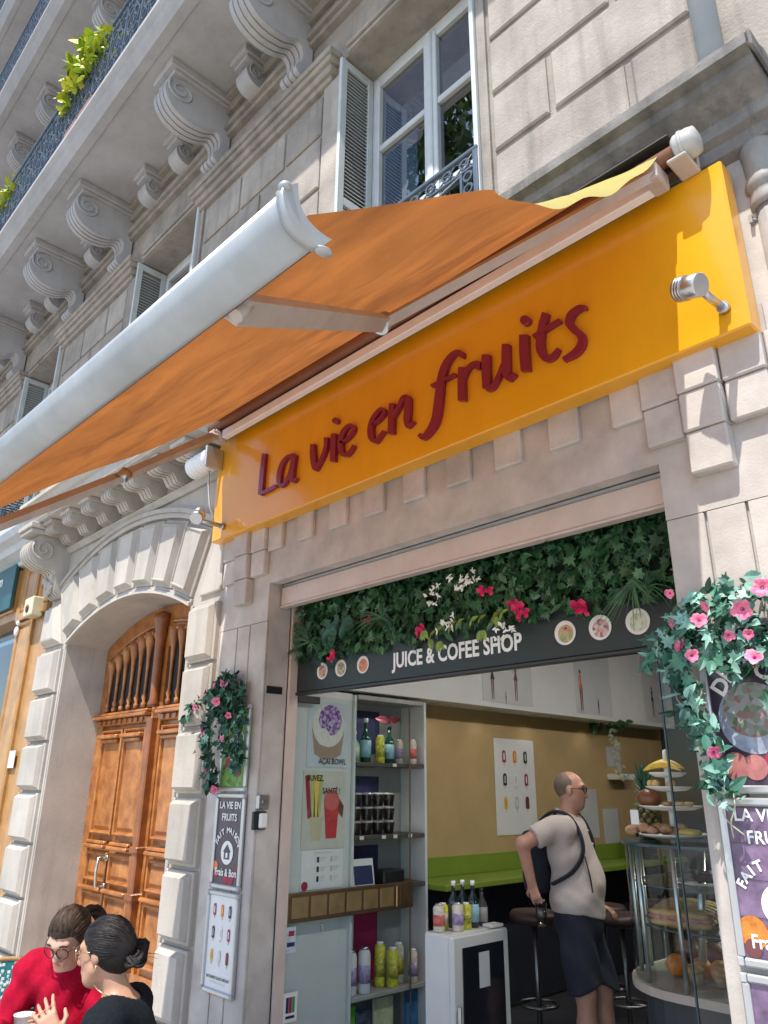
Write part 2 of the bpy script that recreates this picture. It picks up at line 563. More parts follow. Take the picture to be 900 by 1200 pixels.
con0 = make_console(BLD); cor0 = make_corbel(BLD)
def put(o, x, dz):
    c = dup(o, o.parent); c.location = (x, 0, dz); return c
con0_used = cor0_used = False
base = Vector(BLD.location)
# prototypes were written around x = 0: shift them by the root's offset
def first(o, x, dz): o.location = (x, 0, dz)
spots_big = [(x, 0) for x in (-4.33, -5.75, -8.02, -9.5, -11.75, -13.25)] + [(x, 4.08) for x in (-8.65, -10.9, -12.3, -14.6, -7.2)] + [(x, 8.2) for x in (-11.2, -12.6, -14.9, -16.4)]
spots_small = [(x, 0) for x in (-3.58, -2.85, -5.05, -6.45, -7.2, -8.77, -10.2, -10.95, -12.5)] + [(x, 4.08) for x in (-7.95, -9.4, -10.15, -11.6, -13.0, -13.8)]
first(con0, *spots_big[0]); first(cor0, *spots_small[0])
for s_ in spots_big[1:]: put(con0, *s_)
for s_ in spots_small[1:]: put(cor0, *s_)

# --- windows: frame, panes, louvred shutters, little iron guard
def window(x0, x1, z0, z1, y):
    m = MB()
    fx0, fx1 = x0 + .02, x1 - .02
    xm = (fx0 + fx1) / 2
    m.box(fx0, fx0 + .06, y - .05, y + .03, z0, z1, .006); m.box(fx1 - .06, fx1, y - .05, y + .03, z0, z1, .006)
    m.box(fx0 + .06, fx1 - .06, y - .05, y + .03, z1 - .09, z1 - .001, .006)
    m.box(fx0 + .06, fx1 - .06, y - .05, y + .03, z0, z0 + .1, .006)
    w = m.build('window', PAINTW, BLD)
    zt = 6.62
    for (a, c) in ((fx0 + .062, xm - .012), (xm + .012, fx1 - .062)):
        m = MB(); t = .058
        m.box(a, a + t, y - .075, y, z0 + .101, z1 - .091, .008); m.box(c - t, c, y - .075, y, z0 + .101, z1 - .091, .008)
        m.box(a + t, c - t, y - .07, y - .002, z1 - .16, z1 - .092, .008); m.box(a + t, c - t, y - .07, y - .002, z0 + .102, z0 + .2, .008)
        m.box(a + t, c - t, y - .068, y - .004, zt - .03, zt + .03, .008)
        m.box(a + t, c - t, y - .068, y - .004, 5.72, 5.78, .008)
        m.build('casement', PAINTW, w)
        for (za, zb) in ((z0 + .2, 5.72), (5.78, zt - .03), (zt + .03, z1 - .16)):
            m = MB(); m.add([(a + t, y - .03, za), (c - t, y - .03, za), (c - t, y - .03, zb), (a + t, y - .03, zb)], [(0, 1, 2, 3)])
            m.build('pane', WPANE, w)
    m = MB(); m.box(xm - .03, xm + .03, y - .095, y - .06, z0 + .1, z1 - .09, .01)
    m.build('meeting_rail', PAINTW, w)
    # dark sheet standing in for the unlit room behind the glass
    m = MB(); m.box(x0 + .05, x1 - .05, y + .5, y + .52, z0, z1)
    m.build('dark_room_sheet', pm('dark_room', (.05, .055, .065), .9, var=.2), w)
    # shutters folded into the reveals
    for sx in (-1, 1):
        xx = x0 + .025 if sx < 0 else x1 - .025
        m = MB()
        a, c = xx - .018, xx + .018
        ya, yb = -.03, y - .055
        m.box(a, c, ya, ya + .07, z0, z1 - .02, .005); m.box(a, c, yb - .06, yb, z0, z1 - .02, .005)
        for z in (z0, 5.9, z1 - .1): m.box(a + .002, c - .002, ya + .07, yb - .06, z, z + .08, .004)
        sh = m.build('shutter', SHUT, BLD)
        m = MB()
        z = z0 + .1
        while z < z1 - .13:
            if not (5.86 < z < 5.98):
                vs = []
                t0, t1 = (-.014, .014)
                m.add([(xx + t0, ya + .07, z + .022), (xx + t1, ya + .07, z - .004), (xx + t1, yb - .06, z - .004), (xx + t0, yb - .06, z + .022),
                       (xx + t0, ya + .07, z + .030), (xx + t1, ya + .07, z + .004), (xx + t1, yb - .06, z + .004), (xx + t0, yb - .06, z + .030)],
                      [(0, 1, 2, 3), (4, 5, 6, 7), (0, 1, 5, 4), (1, 2, 6, 5), (2, 3, 7, 6), (3, 0, 4, 7)])
            z += .04
        m.build('louvre', SHUT, sh, kind='stuff')
        m = MB()
        for z in (5.3, 6.1, 7.15): m.lathe([(.012, 0), (.012, .09)], (xx, yb + .01, z), 8)
        m.build('hinge', SHUT, sh)
    # iron guard
    m = MB(); zt_ = 5.40
    m.box(x0 + .02, x1 - .01, -.045, -.005, zt_ - .03, zt_, .006)
    for xx in (x0 + .04, x1 - .03): m.box(xx - .018, xx + .018, -.045, -.005, z0 - .02, zt_ - .03, .005)
    m.box(x0 + .06, x1 - .05, -.035, -.015, zt_ - .15, zt_ - .135)
    n = 9; st = (x1 - x0 - .11) / n
    def lozenge(cx, cz, r):
        vs = []
        for (rr, yy) in ((r, -.034), (r - .014, -.034), (r - .014, -.016), (r, -.016)):
            for k in range(8):
                w_ = 2 * math.pi * k / 8
                vs.append((cx + rr * math.cos(w_), yy, cz + rr * math.sin(w_)))
        fs = []
        for q in range(4):
            for k in range(8):
                fs.append((q * 8 + k, q * 8 + (k + 1) % 8, ((q + 1) % 4) * 8 + (k + 1) % 8, ((q + 1) % 4) * 8 + k))
        m.add(vs, fs)
    for i in range(n):
        cx = x0 + .06 + st * (i + .5)
        lozenge(cx, zt_ - .083, .045)
        m.tube([(cx - st / 2, -.025, zt_ - .13), (cx + st / 2, -.025, zt_ - .035)], .006, 4)
        m.tube([(cx - st / 2, -.025, zt_ - .035), (cx + st / 2, -.025, zt_ - .13)], .006, 4)
    for k in range(4):
        z = zt_ - .2 - k * .1
        for xx in (x0 + .11, x1 - .1): lozenge(xx, z, .042)
    for xx in (x0 + .165, x1 - .155): m.box(xx - .01, xx + .01, -.035, -.015, z0, zt_ - .15)
    xl, xr = x0 + .175, x1 - .165
    m.tube([(xl, -.025, z0 + .05), (xr, -.025, zt_ - .16)], .011, 5); m.tube([(xr, -.025, z0 + .05), (xl, -.025, zt_ - .16)], .011, 5)
    m.build('window_guard', IRON, w, kind='stuff')
    m = MB(); m.box(x0 - .02, x1 + .02, -.10, .4, z0 - .09, z0 - .001, .01)
    m.build('sill', STONE, w)
for (x0, x1) in WINS: window(x0, x1, ZS, ZT, .40)

# --- shop bay: piers, lintel, stepped blocks
b = MB(); b.box(-4.36, -1.38, 0, .08, 2.87, 4.25); b.box(-4.36, -1.38, .08, .22, 2.96, 4.25)
b.build('lintel', STONE_S, BLD)
b = MB(); b.box(-4.96, -.84, -.014, -.002, 3.302, 3.44)
b.build('mortar_band', PLASTER, BLD)
for (x0, x1, gv) in ((-4.97, -4.36, (-4.735, -4.57)), (-1.38, -.72, (-1.21, -1.04))):
    b = MB()
    b.box(x0, x1, .02, .20, -.3, 2.6); b.box(x0, x1, 0, .20, 2.6002, 4.25)
    p = b.build('pier', STONE_S, BLD)
    cuts = [x0] + list(gv) + [x1]
    for a, c in zip(cuts, cuts[1:]):
        b = MB(); b.box(a + (.006 if a != x0 else 0), c - (.006 if c != x1 else 0), 0.0, .0202, -.3, 2.598, .004)
        b.build('flute_strip', STONE_S, p)
b = MB(); b.box(-.719, -.64, .2, .5, -.3, 4.25)
b.build('corner_return', STONE_S, BLD)
def blk(x0, x1, z0, z1, d, name='raised_block'):
    b = MB(); b.box(x0, x1, -d, .003, z0, z1, .007)
    return b.build(name, STONE_S, BLD)
Z0, Z1, Z2, Z3 = 2.75, 2.94, 3.125, 3.30
for k in range(7):
    xc = -1.838 - .35 * k
    blk(xc - .0875, xc + .0875, 3.105, Z3, .032, 'dentil_block')
blk(-1.572, -1.41, 3.105, Z3, .032, 'dentil_block'); blk(-4.37, -4.20, 3.105, Z3, .032, 'dentil_block')
e = .001
for s_ in (0, 1):
    def mx(a, c): return (a, c) if s_ == 0 else (-5.78 - c, -5.78 - a)
    for (a, c, d, zs) in ((-1.405, -1.225, .06, ((Z2, Z3), (Z1, Z2))), (-1.222, -1.037, .092, ((Z2, Z3), (Z1, Z2), (Z0, Z1))), (-1.034, -.855, .06, ((Z2, Z3), (Z1, Z2)))):
        x0, x1 = mx(a, c)
        for i, (z0, z1) in enumerate(zs):
            blk(x0 + e + .002 * i, x1 - e - .002 * i, z0 + e, z1 - e, d - .012 * i)
x_ = blk(-.853, -.722, Z1 + e, Z3, .03)

# --- shop cornice under the first-floor window
CP = [(0, 4.22), (-.05, 4.24), (-.06, 4.30), (-.10, 4.32), (-.11, 4.38), (-.19, 4.42), (-.24, 4.455), (-.25, 4.50), (-.30, 4.515), (-.30, 4.575), (-.02, 4.73), (.03, 4.73), (.03, 4.22)]
b = MB(); b.prism(CP, 'x', -5.02, -.62)
b.box(-.6195, -.60, -.29, 1.2, 4.5, 4.60, .01)
b.box(-.84, -.621, .04, 1.2, 4.3, 4.62, .01)
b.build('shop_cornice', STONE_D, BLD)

# --- portal: arched opening, voussoirs, rusticated jambs
XC, ZC, RI = -6.715, .23, 2.93
TH = math.asin(1.262 / RI)
def arc(r, a0, a1, n=24): return [(XC + r * math.sin(a0 + (a1 - a0) * i / n), ZC + r * math.cos(a0 + (a1 - a0) * i / n)) for i in range(n + 1)]
zsp = ZC + RI * math.cos(TH)
xl, xr = XC - 1.262, XC + 1.262
b = MB()
ar = arc(RI, -TH, TH, 28)
for i in range(28):
    (xa, za), (xb, zb) = ar[i], ar[i + 1]
    b.prism([(xa, za), (xb, zb), (xb, 4.2), (xa, 4.2)], 'y', 0, .5)
b.box(-8.62, xl, 0, .5, zsp, 4.2); b.box(xr, -4.972, 0, .5, zsp, 4.2)
b.box(-8.62, xl, 0, .5, -.3, zsp); b.box(xr, -4.972, 0, .5, -.3, zsp)
portal = b.build('portal_wall', STONE_L, BLD)
NV = 7
for k in range(NV):
    a0 = -TH + 2 * TH * k / NV + .006; a1 = -TH + 2 * TH * (k + 1) / NV - .006
    P4 = [(XC + 3.0 * math.sin(a0), ZC + 3.0 * math.cos(a0)), (XC + 3.0 * math.sin(a1), ZC + 3.0 * math.cos(a1)), (XC + 3.60 * math.sin(a1), ZC + 3.60 * math.cos(a1)), (XC + 3.60 * math.sin(a0), ZC + 3.60 * math.cos(a0))]
    m = MB(); m.boss(P4, [(0, .002), (0, -.022), (.012, -.03), (.018, -.03), (.05, -.085), (.06, -.085), (.064, -.075)])
    m.build('voussoir', STONE_L, portal)
def arcband(r0, r1, a, y0, y1, name, n=30, par=portal):
    m = MB(); o, i_ = arc(r1, -a, a, n), arc(r0, -a, a, n)
    for k in range(n):
        m.prism([i_[k], i_[k + 1], o[k + 1], o[k]], 'y', y0, y1)
    m.build(name, STONE_L, par)
arcband(2.931, 2.965, TH, -.035, .001, 'arch_fillet'); arcband(2.966, 2.992, TH, -.018, .001, 'arch_bead')
arcband(3.615, 3.66, TH * 1.02, -.05, .001, 'archivolt'); arcband(3.6605, 3.70, TH * 1.02, -.075, .001, 'archivolt'); arcband(3.7005, 3.72, TH * 1.02, -.04, .001, 'archivolt')
JZ = [-.3, .01, .48, .955, 1.43, 1.905, 2.38, 2.855]
for i in range(len(JZ) - 1):
    z0, z1 = JZ[i] + .014, JZ[i + 1] - .014
    for (x0, x1) in ((-8.60, -8.06), (-5.37, -4.985)):
        m = MB(); m.boss([(x0, z0), (x1, z0), (x1, z1), (x0, z1)], [(0, .002), (0, -.034), (.008, -.042), (.020, -.042), (.022, -.05), (.040, -.082), (.044, -.088), (.052, -.088)])
        m.build('quoin', STONE_L, portal)
m = MB(); m.boss([(-8.60, 2.90), (-8.10, 2.90), (-8.29, 3.36), (-8.60, 3.36)], [(0, .002), (0, -.03), (.012, -.04), (.02, -.04), (.055, -.09), (.07, -.095)])
m.build('quoin', STONE_L, portal)
m = MB(); m.boss([(-5.30, 2.93), (-4.985, 2.93), (-4.985, 3.38), (-5.12, 3.38)], [(0, .002), (0, -.02), (.01, -.025)])
m.build('quoin', STONE_L, portal)
for s_, xx in ((1, xl), (-1, xr)):
    m = MB()
    m.box(xx - .05, xx - .022, -.02, .002, -.3, zsp, .006) if s_ == 1 else m.box(xx + .022, xx + .05, -.02, .002, -.3, zsp, .006)
    m.box(xx - .018, xx - .002, -.01, .002, -.3, zsp, .004) if s_ == 1 else m.box(xx + .002, xx + .018, -.01, .002, -.3, zsp, .004)
    m.build('jamb_fillet', STONE_L, portal)
# portal entablature
b = MB()
b.prism([(.0, 3.935), (-.03, 3.935), (-.05, 3.96), (-.07, 3.975), (-.07, 3.99), (0, 3.99)], 'x', -8.3, -4.985)
pr = [(0, 4.20), (-.42, 4.20), (-.42, 4.215), (-.44, 4.23), (-.44, 4.33), (-.47, 4.345), (-.50, 4.39), (-.53, 4.41), (-.53, 4.45), (0, 4.52)]
b.prism(pr, 'x', -8.62, -4.985)
ent = b.build('portal_cornice', STONE_L, BLD)
mp = [(0, 3.995)] + smooth_path([(-.08, 3.995), (-.14, 4.0), (-.17, 4.04), (-.20, 4.07), (-.28, 4.06), (-.335, 4.075), (-.35, 4.11), (-.34, 4.14)], 3) + [(-.34, 4.155), (0, 4.155)]
for k in range(7):
    xx = -5.28 - .47 * k
    m = MB(); m.prism(mp, 'x', xx - .10, xx + .10)
    for q in (-.06, 0, .06): m.prism(inset(mp, -.008), 'x', xx + q - .016, xx + q + .016)
    m.box(xx - .12, xx + .12, -.38, 0, 4.156, 4.199, .006)
    m.build('modillion', STONE_L, ent)
# big scroll console at the left end of the portal cornice
pr = [(0, 3.44)] + smooth_path([(-.05, 3.44), (-.12, 3.50), (-.13, 3.62), (-.17, 3.72), (-.30, 3.74), (-.41, 3.80), (-.45, 3.90), (-.42, 4.0), (-.36, 4.06)], 4) + [(-.36, 4.08), (0, 4.08)]
m = MB(); m.prism(pr, 'x', -8.56, -8.28)
cons = m.build('portal_console', STONE_L, BLD)
m = MB()
for xx in (-8.53, -8.46, -8.39, -8.32): m.prism([(p[0], min(p[1], 4.075)) for p in inset(pr, -.012)], 'x', xx - .02, xx + .02)
m.build('rib', STONE_L, cons)
m = MB(); m.box(-8.60, -8.24, -.48, 0, 4.082, 4.13, .01); m.box(-8.62, -8.22, -.50, 0, 4.131, 4.199, .01)
m.build('abacus', STONE_L, cons)
m = MB()
for k in range(9):
    m.ell((-8.42 + random.uniform(-.1, .1), -.13 - random.uniform(0, .03), 3.48 + k * .025), (.05, .03, .05), 8, 6)
m.tube([(-8.275, -.30 + (.11 * (1 - k / 24) + .02) * math.cos(2.6 + k / 24 * 11), 3.92 + (.11 * (1 - k / 24) + .02) * math.sin(2.6 + k / 24 * 11)) for k in range(25)], .012, 5)
m.build('carved_leaf', STONE_L, cons)

# --- street door
WOOD = pm('varnished_oak', (.37, .108, .020), .38, var=.40, vs=7, bump=.12, bs=50, coat=.25, streak=.35, dirt=(.16, .05, .012), hue=(.50, .20, .05))
WOODD = pm('varnished_oak_dark', (.24, .075, .02), .4, var=.3, vs=7, coat=.2, bump=.1, bs=50)
BRASS = pm('worn_brass', (.62, .60, .55), .3, 1.0, var=.1)
yd = .44
b = MB()
for i in range(28):
    (xa, za), (xb, zb) = ar[i], ar[i + 1]
    b.prism([(xa, 2.75), (xb, 2.75), (xb, zb - .004), (xa, za - .004)], 'y', yd, yd + .06)
b.box(xl, xr, yd, yd + .06, -.3, .02)
for (x0, x1) in ((xl + .002, xl + .13), (XC - .10, XC + .10), (xr - .13, xr - .002)): b.box(x0, x1, yd + .0006, yd + .06, .0202, 2.7498)
b.box(xl, xr, yd + .03, yd + .05, .02, 2.18)
door = b.build('street_door', WOOD, BLD)
b = MB(); b.box(xl, xr, yd + .3, yd + .32, 2.0, 3.2); b.build('dark_hall', pm('dark_hall', (.012, .01, .01), .9, var=0), door)
def wpanel(x0, x1, z0, z1, d=.03, name='door_panel'):
    m = MB(); m.boss([(x0, z0), (x1, z0), (x1, z1), (x0, z1)], [(0, yd + .03), (0, yd - .012), (.014, yd - .02), (.028, yd - .012), (.034, yd + .012), (.05, yd + .012), (.075, yd - .006)])
    m.build(name, WOOD, door)
for sgn in (-1, 1):
    def X(a): return XC + sgn * a
    def bx(a, c, y0, y1, z0, z1, ch, name, mat=WOOD):
        m = MB(); m.box(X(a), X(c), y0, y1, z0, z1, ch); m.build(name, mat, door)
    bx(.10, 1.255, yd - .075, yd + .02, 2.12, 2.155, .008, 'transom_ledge'); bx(.10, 1.255, yd - .055, yd + .02, 2.156, 2.185, .008, 'transom_ledge')
    bx(.12, 1.24, yd - .03, yd + .02, 2.06, 2.119, .008, 'transom_rail')
    for k in range(9):
        m = MB(); m.box(X(.18 + k * .115), X(.22 + k * .115), yd - .045, yd + .0, 2.072, 2.11); m.build('transom_tooth', WOOD, door)
    for (a, c) in ((.15, .60), (.64, 1.10)):
        x0, x1 = min(X(a), X(c)), max(X(a), X(c))
        wpanel(x0, x1, 1.05, 2.02)
        wpanel(x0, x1, .64, .90, name='small_panel')
        wpanel(x0, x1, .08, .56, name='lower_panel')
        m = MB(); m.box(x0 + .02, x1 - .02, yd - .07, yd - .01, 1.93, 1.97, .01); m.box(x0 + .05, x1 - .05, yd - .05, yd - .01, 1.89, 1.929, .01)
        m.build('panel_hood', WOOD, door)
        m = MB(); m.box(x0 + .02, x1 - .02, yd - .07, yd - .01, .93, .965, .01); m.box(x0 + .03, x1 - .03, yd - .05, yd - .01, .966, 1.0, .01)
        m.build('panel_hood', WOOD, door)
        m = MB(); m.box(x0, x1, yd - .06, yd - .01, .57, .605, .01); m.build('panel_hood', WOOD, door)
    # turned spindles above the transom; a near-black sheet paints the shaded gaps
    m = MB()
    x0, x1 = min(X(.16), X(1.12)), max(X(.16), X(1.12))
    def ztop(x): return ZC + math.sqrt(max(.1, (RI - .26) ** 2 - (x - XC) ** 2))
    m.box(x0, x1, yd - .002, yd + .0, 2.186, 2.2)
    for k in range(12):
        xa, xb = x0 + (x1 - x0) * k / 12, x0 + (x1 - x0) * (k + 1) / 12
        m.prism([(xa, 2.2), (xb, 2.2), (xb, ztop(xb)), (xa, ztop(xa))], 'y', yd - .004, yd - .002)
    m.build('spindle_gap_shade', pm('dark_gap', (.012, .008, .006), .8, var=0), door)
    n = 6
    for k in range(n):
        xx = x0 + (x1 - x0) * (k + .5) / n
        zt = ztop(xx)
        h = zt - 2.2
        m = MB(); m.lathe([(.026, 0), (.026, .06 * h), (.014, .08 * h), (.028, .14 * h), (.015, .2 * h), (.016, .5 * h), (.024, .74 * h), (.05, .93 * h), (.058, h + .03)], (xx, yd - .02, 2.2), 10)
        m.build('spindle', WOOD, door)
    m = MB()
    pts = [(x0 + (x1 - x0) * k / 16, yd - .02, ztop(x0 + (x1 - x0) * k / 16) + .02) for k in range(17)]
    m.tube(pts, .028, 6); m.tube([(p[0], yd - .01, p[2] + .07) for p in pts], .022, 6)
    m.build('arched_moulding', WOOD, door)
b = MB()
b.box(XC - .05, XC + .05, yd - .07, yd + .01, .02, 2.1, .012); b.lathe([(.05, 2.19), (.055, 2.22), (.042, 2.26), (.045, 2.6), (.05, 2.82), (.07, 2.86), (.06, 2.9), (.085, 3.0), (.09, 3.06), (.02, 3.10)], (XC, yd - .04, 0), 12)
b.box(XC - .07, XC + .07, yd - .085, yd + .01, .56, .62, .01); b.box(XC - .07, XC + .07, yd - .085, yd + .01, .93, .99, .01)
b.build('centre_post', WOODD, door)
b = MB()
hx = XC - .62
b.tube([(hx, yd - .02, .86), (hx, yd - .10, .86), (hx, yd - .11, .74), (hx, yd - .10, .62), (hx, yd - .02, .62)], .014, 8)
b.lathe([(.03, 0), (.03, .012)], (hx, yd - .03, .86), 10, 'y'); b.lathe([(.03, 0), (.03, .012)], (hx, yd - .03, .62), 10, 'y')
b.build('door_handle', BRASS, door)

# --- rain pipes
pd = thing('downpipe', 'pale blue-grey rain pipe running up the upper wall at the right', 'pipe', (-.82, .02, 4.6))
b = MB(); b.lathe([(.062, 4.55), (.062, 12)], (-.83, -.06, 0), 16); b.build('pipe', PIPEM, pd)
b = MB(); b.lathe([(.07, 6.5), (.07, 6.55)], (-.83, -.06, 0), 16); b.build('bracket', PIPEM, pd)
po = thing('downpipe', 'old cream rain pipe with ringed collars beside the right end of the yellow sign', 'pipe', (-.76, .1, -.3))
b = MB(); b.lathe([(.062, -.3), (.062, 3.98)], (-.735, .02, 0), 18); b.build('pipe', PIPEO, po)
b = MB(); b.lathe([(.062, 3.90), (.075, 3.90), (.08, 3.93), (.075, 3.96), (.072, 3.99), (.085, 4.0), (.088, 4.03), (.08, 4.06), (.074, 4.08), (.078, 4.16), (.085, 4.22), (.07, 4.26), (.0, 4.27)], (-.735, .02, 0), 18); b.build('collar', PIPEO, po)
b = MB(); b.box(-.82, -.805, -.03, .02, 3.84, 3.88); b.tube([(-.815, -.01, 3.86), (-.77, .02, 3.86)], .012, 6); b.build('bracket', PIPEO, po)

# --- neighbouring wing to the right
b = MB(); b.box(-.60, 8, .55, 1.0, -.3, 4.6); b.box(-.858, 8, .06, .5, 4.63, 21)
b.build('neighbour_building', STONE, label='plain pale stone wall of the next building behind the rain pipe', cat='building')

# ------------------------------------------------------------------ tall street tree across the pavement (mirrored in the window panes)
tr = thing('plane_tree', 'tall slender street tree mirrored in the upper window panes', 'tree', (-10.0, -8.2, -.3))
BARK = pm('plane_bark', (.22, .19, .15), .9, var=.35, vs=6, bump=.4, bs=20)
b = MB(); q = random.Random(77)
b.tube([(-10.0, -8.2, -.3), (-9.95, -8.2, 4), (-10.05, -8.15, 9), (-9.95, -8.2, 14), (-10.0, -8.1, 18)], [.28, .22, .17, .10, .03], 10); b.build('trunk', BARK, tr)
lm = []
for k in range(16):
    z = 8.5 + k * .6; a = q.uniform(0, 6.28); L_ = q.uniform(1.4, 2.3) * (1 - .5 * abs(z - 13) / 6)
    p = [(-10.0, -8.2, z), (-10.0 + .5 * L_ * math.cos(a), -8.2 + .5 * L_ * math.sin(a), z + .5), (-10.0 + L_ * math.cos(a), -8.2 + L_ * math.sin(a), z + 1.3)]
    b = MB(); b.tube(p, [.07, .045, .015], 6); b.build('limb', BARK, tr); lm.append(p)
m = MB(); cols_ = []
for i in range(3600):
    p = q.choice(lm); t_ = q.random() ** .6
    c = Vector(p[1]).lerp(Vector(p[2]), t_) + Vector((q.gauss(0, .42), q.gauss(0, .42), q.gauss(0, .42)))
    n_ = Vector((q.uniform(-1, 1), q.uniform(-1, 1), q.uniform(-.2, 1))).normalized(); u_ = n_.orthogonal().normalized(); w_ = n_.cross(u_); s_ = q.uniform(.10, .2)
    m.mi = i % 2
    m.add([c - u_ * s_, c + w_ * s_ * .7, c + u_ * s_, c - w_ * s_ * .7], [(0, 1, 2, 3)])
m.build('crown', [pm('plane_leaf', (.06, .12, .02), .5, var=.3, vs=4), pm('plane_leaf_light', (.13, .2, .03), .5, var=.3, vs=4)], tr, kind='stuff', fix=False)
